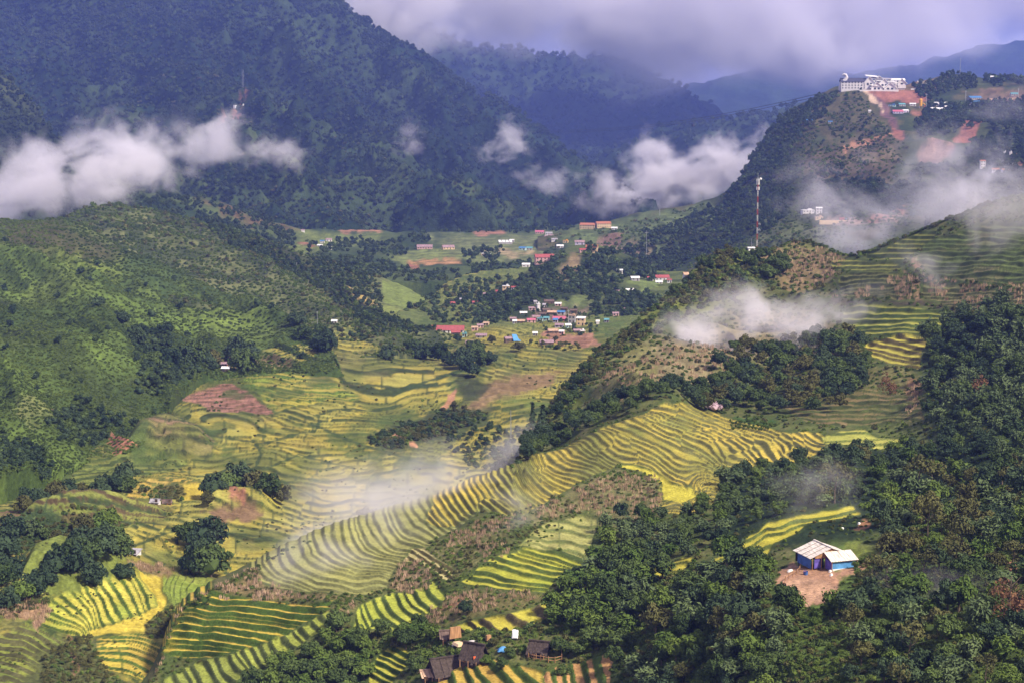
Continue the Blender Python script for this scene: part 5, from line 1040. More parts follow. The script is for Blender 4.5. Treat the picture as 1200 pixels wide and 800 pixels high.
for i_, (p, R, kind, zone) in enumerate(named):
    nm = NAME_OF[kind]
    o = bpy.data.objects.new(nm, None); C.objects.link(o)
    o.empty_display_size = .2
    o.location = (p[0], p[1], p[2] - .12 * R); a = random.uniform(0, 6.28)
    o.rotation_euler = (0, 0, a); s = R; o.scale = (s, s, s * random.uniform(.85, 1.25))
    lab, grp = ZL[zone]
    tag(o, own.get(i_, lab.format(k=KW[kind])), 'bamboo' if 'bamboo' in nm else 'tree', grp)
    cm = random.choice(CR[kind])
    c = bpy.data.objects.new("crown", cm); t = bpy.data.objects.new("trunk", TR[TRUNK_OF[kind]])
    if kind in ('bamboo', 'limebamboo'): c.name = "foliage"; t.name = "culms"
    for q in (c, t): C.objects.link(q); q.parent = o
from collections import defaultdict
byz = defaultdict(list)
for t in rest: byz[t[3]].append(t)
for z_, L_ in byz.items():
    ms, ix = [], []
    for (_, _, k, _) in L_:
        m_ = random.choice(CR[k])
        if m_ not in ms: ms.append(m_)
        ix.append(ms.index(m_))
    P = np.array([t[0] for t in L_]); R = np.array([t[1] for t in L_])
    stuff_object("woodland", "remaining trees: " + ZL[z_][1] if ZL[z_][1] else "trees", P, ms, ix, R, rng.uniform(0, 6.28, len(L_)), rng.uniform(.85, 1.2, len(L_)))

# ------------------------------------------------------------------ buildings and other built things
ROOFM = dict(red=plain("red_tin_roof", (.33, .085, .085), .6, .8, .25), pink=plain("pink_tin_roof", (.46, .13, .19), .55, .8, .2), mauve=plain("weathered_mauve_roof", (.30, .20, .22), .8, .9, .35),
             brown=plain("brown_roof", (.13, .09, .075), .85, .9, .4), grey=plain("grey_sheet_roof", (.33, .31, .34), .7, .8, .3), white=plain("white_sheet_roof", (.74, .72, .72), .6, .8, .15),
             blue=plain("blue_sheet_roof", (.07, .19, .40), .55, .8, .2), teal=plain("teal_sheet_roof", (.12, .30, .33), .6, .8, .2), tan=plain("tan_roof", (.46, .31, .22), .8, .8, .3), dark=plain("dark_slate_roof", (.06, .06, .10), .7, .6, .25), orange=plain("orange_tile_roof", (.38, .15, .09), .7, .8, .2), yellow=plain("yellow_paint", (.72, .36, .03), .5, .6, .15))
WALLM = dict(white=plain("white_plaster", (.66, .62, .62), .8, .7, .12), cream=plain("cream_plaster", (.66, .48, .30), .85, .7, .15), wood=plain("dark_timber_wall", (.14, .10, .075), .9, 1.2, .4), pink=plain("pinkish_plaster", (.58, .36, .34), .85, .7, .15),
             grey=plain("grey_render", (.36, .34, .35), .85, .7, .2), teal=plain("pale_teal_plaster", (.40, .55, .55), .85, .7, .1), red=plain("red_earth_wall", (.36, .15, .09), .9, .8, .3), brick=plain("orange_wall", (.50, .24, .12), .85, .8, .25), lilac=plain("lilac_plaster", (.50, .44, .58), .85, .7, .15))
GLASS = plain("dark_window", (.05, .055, .07), .3, 2, .2, .5)
DOORM = plain("dark_door", (.08, .055, .04), .7, 2, .3)
METAL = plain("galvanised_steel", (.45, .46, .48), .5, 2, .15, .4, .4)
REDPAINT = plain("red_mast_paint", (.50, .08, .05), .6, 2, .2)
WHITEPAINT = plain("white_mast_paint", (.75, .74, .72), .6, 2, .1)
BLUETARP = plain("blue_tarpaulin", (.05, .12, .36), .5, 1.2, .35, .3)
SKYTARP = plain("light_blue_tarpaulin", (.09, .28, .58), .5, 1.2, .25, .3)
PURPLETARP = plain("purple_tarpaulin", (.13, .10, .42), .5, 1.2, .35, .3)
TIMBER = plain("raw_timber", (.36, .20, .10), .85, 2.5, .35, stretch=(1, 1, .2))
OLDTIMBER = plain("old_dark_planks", (.060, .045, .040), .9, 2.2, .5)
SHEET = plain("pale_cement_roof_sheet", (.58, .52, .47), .75, .9, .40, stretch=(4, .6, 1))
DIRT = plain("trodden_earth", (.34, .20, .13), .95, .6, .25)
CLOTH = plain("white_cloth", (.80, .80, .82), .8, 1.0, .08)
ORANGECLOTH = plain("orange_cloth", (.60, .12, .04), .8, 1.0, .15)
SKIN = plain("skin", (.35, .20, .13), .7, 3, .1)
DARKCLOTH = plain("dark_clothes", (.03, .03, .05), .85, 4, .3)
YARN = plain("cable_steel", (.06, .06, .07), .6, 1, .1)

class MB:
    def __init__(s): s.v, s.f = [], []
    def add(s, v, f):
        n = len(s.v); s.v += [tuple(map(float, x)) for x in v]; s.f += [tuple(i + n for i in q) for q in f]; return s
    def box(s, c, d, rz=0, top=None):
        """Box with its centre at c and full size d; top scales the upper face."""
        t = top or (1, 1); vs = []
        for z, k in ((-.5, (1, 1)), (.5, t)):
            for x, y in ((-.5, -.5), (.5, -.5), (.5, .5), (-.5, .5)):
                px, py = x * d[0] * k[0], y * d[1] * k[1]
                vs.append((c[0] + px * math.cos(rz) - py * math.sin(rz), c[1] + px * math.sin(rz) + py * math.cos(rz), c[2] + z * d[2]))
        return s.add(vs, [(0, 3, 2, 1), (4, 5, 6, 7), (0, 1, 5, 4), (1, 2, 6, 5), (2, 3, 7, 6), (3, 0, 4, 7)])
    def bar(s, a, b, r, k=4, r2=None):
        v, f = tube_np([a, b], [r, r2 or r], k); return s.add(v, f)
    def slab(s, q, th):
        """A sheet with thickness under the four corners q (counter-clockwise from above)."""
        q = [Vector(p) for p in q]; n = (q[1] - q[0]).cross(q[3] - q[0]).normalized() * th
        vs = [p - n for p in q] + list(q)
        return s.add(vs, [(0, 3, 2, 1), (4, 5, 6, 7), (0, 1, 5, 4), (1, 2, 6, 5), (2, 3, 7, 6), (3, 0, 4, 7)])
    def build(s, name, mat, parent=None, loc=None, label=None):
        me = bpy.data.meshes.new(name); me.from_pydata(s.v, [], s.f); me.materials.append(mat)
        o = bpy.data.objects.new(name, me); C.objects.link(o)
        if parent is not None: o.parent = parent
        if loc is not None: o.location = loc
        if label: o['label'] = label
        return o
def empty(name, loc, rz, label, cat, group=None):
    o = bpy.data.objects.new(name, None); C.objects.link(o); o.empty_display_size = .5
    o.location = tuple(map(float, loc)); o.rotation_euler = (0, 0, rz); return tag(o, label, cat, group)
def roof_gable(w, d, h, rise, over=.35, th=.12, axis='x'):
    """Two sloping sheets that meet at a ridge along x."""
    a, b = w / 2 + over, d / 2 + over; k = rise / (d / 2); e = h - over * k
    m = MB()
    m.slab([(-a, -b, e), (a, -b, e), (a, .04, h + rise), (-a, .04, h + rise)], th)
    m.slab([(-a, -.04, h + rise + .02), (a, -.04, h + rise + .02), (a, b, e), (-a, b, e)], th)
    return m
def house(u, v, wpx, roof, wall, label, storeys=1, kind='gable', yaw=None, name='farmhouse', dr=.62, group=None, gable_front=False, cat='house', hm=None, wins=True):
    p = on_land(u, v)
    if p is None: return
    D = p[1]; w = wpx * (.88 if 330 < v < 410 else 1) * D / F; d = max(3.2, w * dr); st = hm or 2.7
    h = st * storeys
    rz = random.uniform(-.3, .3) if yaw is None else yaw
    o = empty(name, (p[0], p[1] + d * .35, p[2]), rz, label, cat, group)
    if gable_front: w_, d_ = d, w
    else: w_, d_ = w, d
    wm = MB(); wm.box((0, 0, h / 2 - .9), (w, d, h + 1.8))
    rise = min(2.4, (d_ if not gable_front else w) * .26)
    if kind == 'gable':
        if gable_front:
            wm.add([(-w / 2, -d / 2, h), (w / 2, -d / 2, h), (0, -d / 2, h + rise), (-w / 2, d / 2, h), (w / 2, d / 2, h), (0, d / 2, h + rise)], [(0, 1, 2), (3, 5, 4), (0, 2, 5, 3), (1, 4, 5, 2)])
        else:
            wm.add([(-w / 2, -d / 2, h), (-w / 2, d / 2, h), (-w / 2, 0, h + rise * .96), (w / 2, -d / 2, h), (w / 2, d / 2, h), (w / 2, 0, h + rise * .96)], [(0, 2, 1), (3, 4, 5), (0, 3, 5, 2), (1, 2, 5, 4)])
    wm.build('wall', WALLM[wall], o)
    if kind == 'gable':
        r = roof_gable(d if gable_front else w, w if gable_front else d, h + .06, rise)
        ro = r.build('roof', ROOFM[roof], o)
        if gable_front: ro.rotation_euler = (0, 0, math.pi / 2)
        rb = MB(); rb.box((0, 0, h + rise + .12), ((d if gable_front else w) + .9, .28, .14)); rr = rb.build('ridge_cap', ROOFM[roof], ro)
    elif kind == 'shed':
        MB().slab([(-w / 2 - .4, -d / 2 - .5, h - .1), (w / 2 + .4, -d / 2 - .5, h - .1), (w / 2 + .4, d / 2 + .3, h + .9), (-w / 2 - .4, d / 2 + .3, h + .9)], .12).build('roof', ROOFM[roof], o)
        MB().add([(-w / 2, -d / 2, h - .05), (w / 2, -d / 2, h - .05), (w / 2, d / 2, h + .7), (-w / 2, d / 2, h + .7), (-w / 2, d / 2, h - .05), (w / 2, d / 2, h - .05)], [(0, 4, 3), (1, 2, 5), (3, 4, 5, 2)]).build('gable_wall', WALLM[wall], o)
    else:
        m = MB(); m.box((0, 0, h + .16), (w + .5, d + .5, .3)); m.box((w * .2, d * .1, h + .9), (w * .3, d * .35, 1.2)); m.build('roof', ROOFM[roof], o)
    if wins:
        n = max(2, min(8, int(w / 3.0)))
        for s_ in range(storeys):
            for i in range(n):
                x = (i + .5) / n * w - w / 2
                if s_ == 0 and i == n // 2:
                    MB().box((x, -d / 2 - .02, .95), (1.0, .12, 2.0)).build('door', DOORM, o); continue
                fz = st * s_ + st * .55
                MB().box((x, -d / 2 - .02, fz), (1.15, .10, 1.15)).build('window', GLASS, o)
    return o
VG = "roofs crowded in the hillside village"
H = [  # u, v(base), width px, roof, wall, label, storeys, kind
 (524, 391, 46, 'red', 'white', "long low building with a red tin roof beside the village road", 1, 'gable'),
 (534, 393, 12, 'red', 'wood', "small dark house with a red roof attached before the long red building", 1, 'gable'),
 (545, 396, 6, 'teal', 'teal', "tiny bright blue hut at the end of the long red building", 1, 'flat'),
 (556, 388, 8, 'tan', 'pink', "lowest tan-roofed stall climbing the village road", 1, 'gable'),
 (563, 385, 8, 'mauve', 'pink', "middle mauve stall climbing the village road", 1, 'gable'),
 (570, 382, 7, 'tan', 'cream', "uppermost tan stall on the village road", 1, 'gable'),
 (564, 397, 14, 'mauve', 'grey', "long mauve shed roof just below the village road stalls", 1, 'shed'),
 (554, 406, 17, 'mauve', 'wood', "grey-brown farmhouse alone in the paddies before the red building", 1, 'gable'),
 (597, 402, 13, 'mauve', 'wood', "brown-roofed farmhouse with bright blue end at the paddies' edge", 1, 'gable'),
 (640, 405, 18, 'mauve', 'wood', "long dark thatched farmhouse lowest at the edge of the paddies", 1, 'gable'),
 (655, 377, 17, 'pink', 'brick', "broad building with a bright pink roof in the village centre", 1, 'gable'),
 (670, 379, 9, 'tan', 'grey', "dark grey flat-topped house beside the pink roof", 2, 'flat'),
 (681, 381, 11, 'white', 'cream', "two-storey cream house with a white roof right of the pink roof", 2, 'shed'),
 (656, 384, 11, 'mauve', 'lilac', "lilac house in front of the pink roof", 1, 'shed'),
 (666, 385, 7, 'white', 'teal', "pale shed in front of the grey flat-topped house", 1, 'shed'),
 (651, 378, 6, 'blue', 'lilac', "tiny deep blue roof touching the pink roof", 1, 'shed'),
 (658, 369, 10, 'blue', 'grey', "house with a bright blue roof behind the pink roof", 1, 'gable'),
 (648, 390, 13, 'tan', 'wood', "farmhouse with a broad pinkish roof below the lilac house", 1, 'gable'),
 (659, 393, 6, 'white', 'pink', "narrow pale pink house beside the broad pinkish roof", 1, 'gable'),
 (677, 389, 10, 'mauve', 'wood', "mauve-roofed farmhouse below the cream house", 1, 'gable'),
 (682, 391, 6, 'white', 'cream', "low cream shed in front of the mauve farmhouse", 1, 'flat'),
 (628, 372, 11, 'mauve', 'wood', None, 1, 'gable'), (614, 369, 9, 'white', 'cream', "house with a cream-white roof at the left edge of the village", 1, 'gable'), (623, 364, 9, 'mauve', 'pink', None, 1, 'gable'),
 (630, 364, 4, 'white', 'white', "narrow white house among mauve roofs", 2, 'flat'), (647, 370, 12, 'tan', 'wood', None, 1, 'gable'), (641, 377, 7, 'teal', 'teal', "pale teal house left of the pink roof", 1, 'gable'), (633, 378, 7, 'teal', 'teal', "dark teal shed left of the pale teal house", 1, 'flat'),
 (622, 379, 11, 'pink', 'pink', "house with a faded pink roof left of the teal shed", 1, 'gable'), (603, 381, 5, 'white', 'white', "tiny white hut at the left foot of the village", 1, 'gable'), (611, 379, 11, 'tan', 'wood', "long tan roof beside the tiny white hut", 1, 'gable'), (601, 376, 8, 'mauve', 'wood', None, 1, 'gable'),
 (644, 358, 13, 'brown', 'wood', "long dark brown roof topmost in the village", 1, 'gable'), (654, 359, 8, 'white', 'pink', "pinkish-white roof beside the topmost brown roof", 1, 'gable'), (638, 359, 5, 'grey', 'white', None, 1, 'gable'), (628, 358, 4, 'grey', 'grey', None, 1, 'gable'), (640, 366, 10, 'brown', 'wood', None, 1, 'gable'), (662, 363, 9, 'brown', 'wood', None, 1, 'gable'), (672, 366, 10, 'brown', 'wood', None, 1, 'gable'), (636, 372, 8, 'brown', 'wood', None, 1, 'gable'),
 (627, 396, 6, 'white', 'grey', "small white hut among bushes left of the broad pinkish roof", 1, 'gable'),
 (700, 379, 4, 'white', 'white', "tiny white house in the bushes right of the village", 1, 'gable'), (711, 377, 6, 'teal', 'grey', "small blue-grey roof in the bushes right of the village", 1, 'gable'), (722, 369, 8, 'mauve', 'pink', None, 1, 'gable'), (730, 364, 7, 'mauve', 'pink', None, 1, 'gable'),
 (528, 360, 11, 'red', 'pink', "red-roofed house at the lower end of the wooded lane", 1, 'gable'), (541, 354, 6, 'grey', 'grey', "grey house beside the white lane in the trees", 1, 'gable'), (556, 358, 7, 'red', 'pink', "little red-roofed house right of the white lane", 1, 'gable'),
 (569, 346, 8, 'mauve', 'pink', "mauve-roofed house left of the red and white houses in the wood", 1, 'gable'), (584, 345, 7, 'red', 'brick', "red house beside the pale three-storey block in the wood", 2, 'gable'), (593, 345, 9, 'white', 'cream', "pale three-storey block in the wooded dip", 3, 'flat'), (602, 343, 6, 'red', 'white', "small house with a red roof right of the pale block", 2, 'gable'),
 (689, 267, 18, 'orange', 'cream', "long cream school block with a red roof, left of its twin, under the white cloud", 2, 'gable'), (708, 265, 17, 'orange', 'cream', "long cream school block with a red roof right of its twin", 2, 'gable'), (721, 264, 7, 'white', 'white', "white annex at the right end of the school blocks", 1, 'gable'),
 (632, 274, 10, 'pink', 'pink', "pink-roofed house on the far side of the valley fields", 1, 'gable'), (643, 274, 8, 'grey', 'white', "pale house beside the far pink roof", 1, 'gable'), (650, 284, 7, 'grey', 'white', None, 1, 'gable'), (657, 288, 8, 'white', 'white', "white house among the far roadside houses", 1, 'gable'), (664, 284, 6, 'yellow', 'cream', "small yellow house among the far roadside houses", 1, 'flat'), (646, 280, 6, 'mauve', 'grey', None, 1, 'gable'), (640, 278, 6, 'mauve', 'grey', None, 1, 'gable'),
 (680, 286, 11, 'mauve', 'lilac', "lilac house at the foot of the terraced far slope", 1, 'gable'), (612, 293, 8, 'blue', 'teal', "house with a blue roof in the far fields", 1, 'gable'), (621, 292, 8, 'teal', 'grey', "blue-grey roof right of the far blue roof", 1, 'gable'), (600, 285, 5, 'white', 'grey', None, 1, 'gable'),
 (638, 309, 22, 'red', 'pink', "large pinkish building with red roofs behind the knoll", 2, 'gable'), (641, 313, 8, 'red', 'brick', "small red gabled house in front of the large pinkish building", 1, 'gable'), (617, 312, 9, 'white', 'white', "white low house left of the large pinkish building", 1, 'gable'),
 (693, 297, 14, 'orange', 'cream', "cream temple with a tiered red roof on top of the knoll", 2, 'gable'), (683, 297, 8, 'red', 'pink', "red-roofed side hall left of the temple on the knoll", 1, 'gable'),
 (726, 320, 7, 'white', 'white', "white house in the trees on the right of the knoll", 1, 'gable'), (744, 328, 10, 'white', 'grey', "pale-roofed house left of the long red roof by the ridge", 1, 'gable'), (762, 328, 7, 'red', 'white', "red roof standing end-on beside the long red roof by the ridge", 1, 'gable'),
 (775, 327, 17, 'red', 'white', "long red roof next to the green field by the ridge", 1, 'gable'), (773, 331, 9, 'white', 'white', "white shed in front of the long red roof by the ridge", 1, 'gable'), (785, 329, 5, 'red', 'white', "tiny house at the right end of the long red roof by the ridge", 1, 'gable'),
 (739, 343, 12, 'white', 'white', "white-roofed house at the corner of the green field", 1, 'gable'), (725, 346, 7, 'mauve', 'pink', None, 1, 'gable'), (714, 345, 5, 'mauve', 'grey', None, 1, 'gable'), (804, 324, 5, 'tan', 'white', "tiny pale house touching the ridge edge", 1, 'gable'),
 (498, 291, 18, 'mauve', 'pink', "farmhouse with a wide red-purple roof on the far green shelf", 1, 'gable'), (525, 292, 14, 'mauve', 'cream', "cream-walled farmhouse right of the wide purple roof", 1, 'gable'), (571, 298, 11, 'white', 'cream', "low cream building at the field edge in the far valley", 1, 'flat'),
 (378, 282, 5, 'blue', 'white', "tiny blue-roofed hut beside the winding red path", 1, 'gable'), (385, 280, 7, 'mauve', 'white', "mauve-roofed hut on the far shelf by the red path", 1, 'gable'), (376, 296, 6, 'white', 'white', "white hut left of a pair above the dark ridge", 1, 'gable'), (384, 294, 7, 'white', 'white', "white hut right of a pair above the dark ridge", 1, 'gable'), (392, 383, 7, 'white', 'white', "white hut at the tip of the near green hill", 1, 'gable'), (355, 269, 4, 'mauve', 'white', "tiny hut on the skyline shelf left of the red path", 1, 'gable'),
 (265, 437, 9, 'white', 'wood', "brown farmstead with a white roof under the trees by the green hill", 1, 'gable'), (262, 432, 7, 'mauve', 'red', "earth-walled hut behind the white-roofed farmstead", 1, 'gable'),
 (182, 593, 10, 'grey', 'white', "long white house behind the terraced mound", 1, 'gable'), (195, 592, 10, 'brown', 'red', "brown-roofed hut right of the long white house", 1, 'gable'),
 (157, 654, 10, 'grey', 'white', "low white shed alone in the lower paddies", 1, 'shed'), (331, 465, 0, 'red', 'red', None, 1, 'gable'),
 (634, 237, 7, 'orange', 'pink', "lone red-roofed house on the forested mountain foot", 1, 'gable'), (617, 257, 5, 'white', 'white', "lone white house at the forest edge under the mountain", 1, 'gable'), (584, 230, 3, 'white', 'white', "tiny white house on the bright spur of the mountain", 1, 'gable'),
 (1152, 203, 6, 'orange', 'white', "narrow white tower house in the mist under the red cutting", 3, 'gable'), (1167, 208, 8, 'orange', 'white', "white villa with a red roof left of its neighbour at the mist's edge", 2, 'gable'), (1177, 206, 8, 'orange', 'white', "white villa with a red roof right of its neighbour at the mist's edge", 1, 'gable'), (1185, 200, 5, 'white', 'white', None, 1, 'gable'), (1177, 186, 3, 'white', 'white', None, 2, 'flat'), (1184, 188, 3, 'white', 'white', None, 2, 'flat'),
 (1046, 127, 8, 'blue', 'teal', "blue-roofed shed at the foot of the red cutting", 1, 'flat'), (1056, 126, 8, 'teal', 'grey', "teal shed at the foot of the red cutting", 1, 'gable'), (1069, 125, 7, 'white', 'white', "white cabin left of the yellow silo", 1, 'gable'), (1052, 131, 12, 'pink', 'lilac', "long low purple-roofed barrack under the red cutting", 1, 'gable'), (1062, 131, 7, 'white', 'lilac', "pale barrack right of the purple-roofed one", 1, 'gable'),
 (1103, 125, 15, 'white', 'white', "upper long white marquee roof on the building site", 1, 'gable'), (1099, 130, 15, 'white', 'white', "lower long white marquee roof on the building site", 1, 'gable'), (1108, 128, 8, 'white', 'grey', None, 1, 'gable'),
 (1119, 125, 8, 'red', 'white', "red-sided hall right of the white marquees", 1, 'gable'), (1128, 124, 9, 'white', 'pink', "pale pink hall right of the red-sided hall", 1, 'gable'), (1143, 117, 15, 'blue', 'grey', "upper long shed with a blue roof", 1, 'gable'), (1144, 122, 16, 'blue', 'lilac', "lower long shed with a blue roof", 1, 'gable'), (1162, 119, 10, 'tan', 'pink', None, 1, 'gable'), (1174, 119, 9, 'tan', 'cream', None, 1, 'gable'), (1186, 117, 10, 'mauve', 'cream', None, 1, 'flat'), (1196, 118, 8, 'tan', 'pink', None, 1, 'gable'), (1188, 113, 8, 'teal', 'grey', None, 1, 'gable'),
 (1165, 95, 7, 'white', 'cream', "small orange and white house on the right skyline", 2, 'gable'), (1195, 96, 5, 'teal', 'grey', "small teal-roofed house at the right edge of the skyline", 1, 'gable'),
 (947, 250, 14, 'white', 'white', "white two-storey guesthouse half hidden in the right-hand mist", 2, 'flat'), (959, 252, 7, 'white', 'white', "white tower annex right of the misty guesthouse", 2, 'gable'), (959, 257, 9, 'tan', 'cream', "cream block below the misty guesthouse", 1, 'flat'), (1020, 133, 3, 'white', 'white', None, 1, 'gable'), (950, 146, 7, 'blue', 'grey', None, 1, 'gable'), (973, 144, 5, 'blue', 'grey', None, 1, 'gable'),
]
ORD = ('first', 'second', 'third', 'fourth', 'fifth', 'sixth', 'seventh', 'eighth')
COUNT = {}
for u, v, w, r, wl, lab, st, kd in sorted(H, key=lambda t: t[0]):
    if w == 0: continue
    grp = None
    if lab is None:
        if u < 740 and v > 350: lab, grp = {"mauve": "mauve-roofed farmhouse crowded in the hillside village", "brown": "dark brown-roofed farmhouse crowded in the hillside village", "tan": "tan-roofed farmhouse crowded in the hillside village", "grey": "small grey-roofed farmhouse crowded in the hillside village"}.get(r, "farmhouse in the village"), "farmhouses crowded in the village"
        elif u < 740: lab, grp = "small pale house among the far roadside houses behind the knoll", "small houses along the far road"
        elif u > 1150 and v > 150: lab, grp = "tiny white house in the mist beside the red cuttings", "tiny white houses in the mist"
        elif v < 140: lab, grp = "small site building in the row below the right skyline", "site buildings below the skyline"
        else: lab, grp = "tiny blue-roofed hut on the slope below the white hotel", "huts below the hotel"
    if grp: COUNT[lab] = COUNT.get(lab, 0) + 1; lab = "%s, %s from the left" % (lab, ORD[COUNT[lab] - 1])
    nm = 'temple' if 'temple' in lab else 'shed' if 'shed' in lab or 'barrack' in lab else 'farmhouse' if 'farm' in lab else 'house'
    o = house(u, v, w, r, wl, lab, st, kd, group=grp, name=nm, hm=.8 if v > 500 else 2.0 if (v > 330 and st == 1) else None, cat='temple' if nm == 'temple' else 'shed' if nm == 'shed' else 'house', yaw=.0 if w > 30 else None, wins=w >= 5)
    if o and u == 597:
        w_ = 6 * o.location.y / F
        MB().slab([(w_ * .5, -3.2, 1.4), (w_ * 1.7, -3.2, .9), (w_ * 1.5, .6, 4.2), (w_ * .55, .6, 4.4)], .08).build('tarpaulin', SKYTARP, o, label="bright blue tarpaulin over the end of the roof")
        MB().slab([(w_ * .45, -4.4, .6), (w_ * 2.0, -4.6, .5), (w_ * 1.7, -3.3, 1.5), (w_ * .5, -3.3, 1.6)], .08).build('tarpaulin', SKYTARP, o)
# glasshouse sheets
p = on_land(593, 286)
g = empty('greenhouse', p, .1, "white-roofed greenhouse of parallel bays at the far field edge", 'greenhouse')
for i in range(4):
    MB().slab([(-9 + i * 4.6, -4, 2.2), (-5.2 + i * 4.6, -4, 2.2), (-5.2 + i * 4.6, 5, 4.4), (-9 + i * 4.6, 5, 4.4)], .1).build('roof_sheet', ROOFM['white'], g)
MB().box((0, 0, .8), (17, 7.5, 2.6)).build('wall', WALLM['grey'], g)

# the white hotel on the hilltop ----------------------------------------------
p = on_land(1020, 106); px = p[1] / F
ho = empty('hotel', (p[0], p[1] + 10, p[2]), 0, "large white hotel with many gables and a curled tower on the hilltop", 'hotel')
W_ = WALLM['white']
def wing(x0, x1, base, h, y, d, rows, roof=True, roofm='dark', rise=3.5, n=None, name='wing'):
    w = (x1 - x0) * px; cx = ((x0 + x1) / 2 - 1020) * px
    b = MB(); b.box((cx, y, base + h / 2 - 3), (w, d, h + 6)); wg = b.build(name, W_, ho)
    if roof:
        r = roof_gable(w, d, base + h + .05, rise, .8, .3)
        r.build('roof', ROOFM[roofm], ho, (cx, y, 0))
    n = n or max(2, int(w / 4.2))
    for r_ in range(rows):
        for i in range(n):
            MB().box((cx - w / 2 + (i + .5) * w / n, y - d / 2 - .05, base + (r_ + .55) * h / rows), (1.7, .3, h / rows * .5)).build('window', GLASS, ho)
    return wg
wing(987, 1016, 1.5, 11.5, 0, 14, 3, n=8, rise=5)
def gable(x0, x1, base, peak, y, th=5, wall=True, n=2):
    w = (x1 - x0) * px; cx = ((x0 + x1) / 2 - 1020) * px
    h = (peak - base)
    m = MB(); m.add([(cx - w / 2, y - th, base - 4), (cx + w / 2, y - th, base - 4), (cx + w / 2, y - th, base + h * .45), (cx, y - th, base + h), (cx - w / 2, y - th, base + h * .45),
                     (cx - w / 2, y + th, base - 4), (cx + w / 2, y + th, base - 4), (cx + w / 2, y + th, base + h * .45), (cx, y + th, base + h), (cx - w / 2, y + th, base + h * .45)],
                    [(0, 1, 2, 3, 4), (5, 9, 8, 7, 6), (0, 5, 6, 1), (1, 6, 7, 2), (2, 7, 8, 3), (3, 8, 9, 4), (4, 9, 5, 0)])
    m.build('gable', W_, ho)
    for s_ in (-1, 1):   # broad white eaves that overshoot the gable
        q = MB(); q.slab([(cx + s_ * (w / 2 + 2.2), y - th - 1.5, base + h * .45 - 1.6), (cx + s_ * (w / 2 + 2.2), y + th, base + h * .45 - 1.6), (cx, y + th, base + h + .4), (cx, y - th - 1.5, base + h + .4)][::s_], .5)
        q.build('eave', ROOFM['white'], ho)
    for i in range(n):
        MB().box((cx + (i - (n - 1) / 2) * w / (n + 1), y - th - .1, base + h * .28), (w / (n + 1) * .6, .3, h * .22)).build('window', GLASS, ho)
gable(1014, 1025, 5, 20, -3); gable(1021, 1034, -1, 12, -9); gable(1031, 1043, 4, 17, -2); gable(1036, 1050, -1, 11, -8); gable(1026, 1038, 9, 21, 3); gable(1042, 1052, 5, 13, 0)
wing(1045, 1062, 7, 8, 6, 12, 2, roofm='white', rise=2.5, n=5)
gable(1054, 1063, 7, 17, 4, n=1)
for (a, b, z, y) in ((1016, 1030, 22.5, 2), (1022, 1046, 19, 3), (1028, 1050, 15.5, 0), (1044, 1058, 15.5, 7), (1020, 1030, 9, -8)):
    MB().slab([((a - 1020) * px, y - 7, z - 1.2), ((b - 1020) * px, y - 7, z - 2.8), ((b - 1020) * px, y + 6, z - 1.0), ((a - 1020) * px, y + 6, z + .6)], .8).build('roof', ROOFM['white' if b != 1046 else 'grey'], ho)
MB().box((9 * px, -16, -1.5), (58 * px * .8, 4, 4.5)).build('terrace_wall', W_, ho)
tw = MB()     # curled white tower at the left end
path = [(-34 * px, -3, 0), (-33.5 * px, -3, 6), (-31.5 * px, -3, 11), (-28 * px, -3, 15), (-26.5 * px, -3, 19), (-27.5 * px, -3, 22.5), (-30 * px, -3, 23.5), (-31.8 * px, -3, 22)]
v_, f_ = tube_np(path, [2.2, 2.4, 2.9, 3.0, 2.7, 2.3, 1.5, .6], 8); tw.add(v_, f_); tw.build('curled_tower', W_, ho)
for (u, v, w, y) in ((1079, 96, 8, 0), (1083, 99, 13, 0), (1079, 102, 16, 0), (1073, 105, 10, 0)):
    q = on_land(u, v)
    b = MB().box((0, 0, .5), (w * q[1] / F, 2.5, 2.6), 0).build('retaining_wall', W_, None, (q[0], q[1], q[2]))
    tag(b, {96: "topmost white retaining wall on the brown bank right of the hotel", 99: "second white retaining wall on the brown bank right of the hotel", 102: "long third white retaining wall on the bank right of the hotel", 105: "lowest white retaining wall on the bank right of the hotel"}[v], 'wall')
# yellow silo
q = on_land(1079, 127); si = empty('silo', q, 0, "tall yellow concrete silo on the red building site", 'silo')
v_, f_ = tube_np([(0, 0, 3), (0, 0, 12), (0, 0, 13.5)], [2.3, 2.3, .8], 10); MB().add(v_, f_).build('drum', ROOFM['yellow'], si)
v_, f_ = tube_np([(0, 0, .8), (0, 0, 3)], [.5, 2.3], 10); MB().add(v_, f_).build('hopper', ROOFM['yellow'], si)
for x, y in ((-1.7, -1.7), (1.7, -1.7), (1.7, 1.7), (-1.7, 1.7)): MB().bar((x, y, -1), (x, y, 4), .25).build('leg', METAL, si)
q = on_land(1086, 127); cr_ = empty('mixing_plant', q, 0, "orange mixing plant beside the yellow silo", 'machine')
MB().box((0, 0, 2), (7, 4, 3.5), 0, (.6, .8)).build('body', ROOFM['orange'], cr_); MB().bar((3, 0, 1), (-5, 0, 6), .6).build('conveyor', ROOFM['yellow'], cr_)
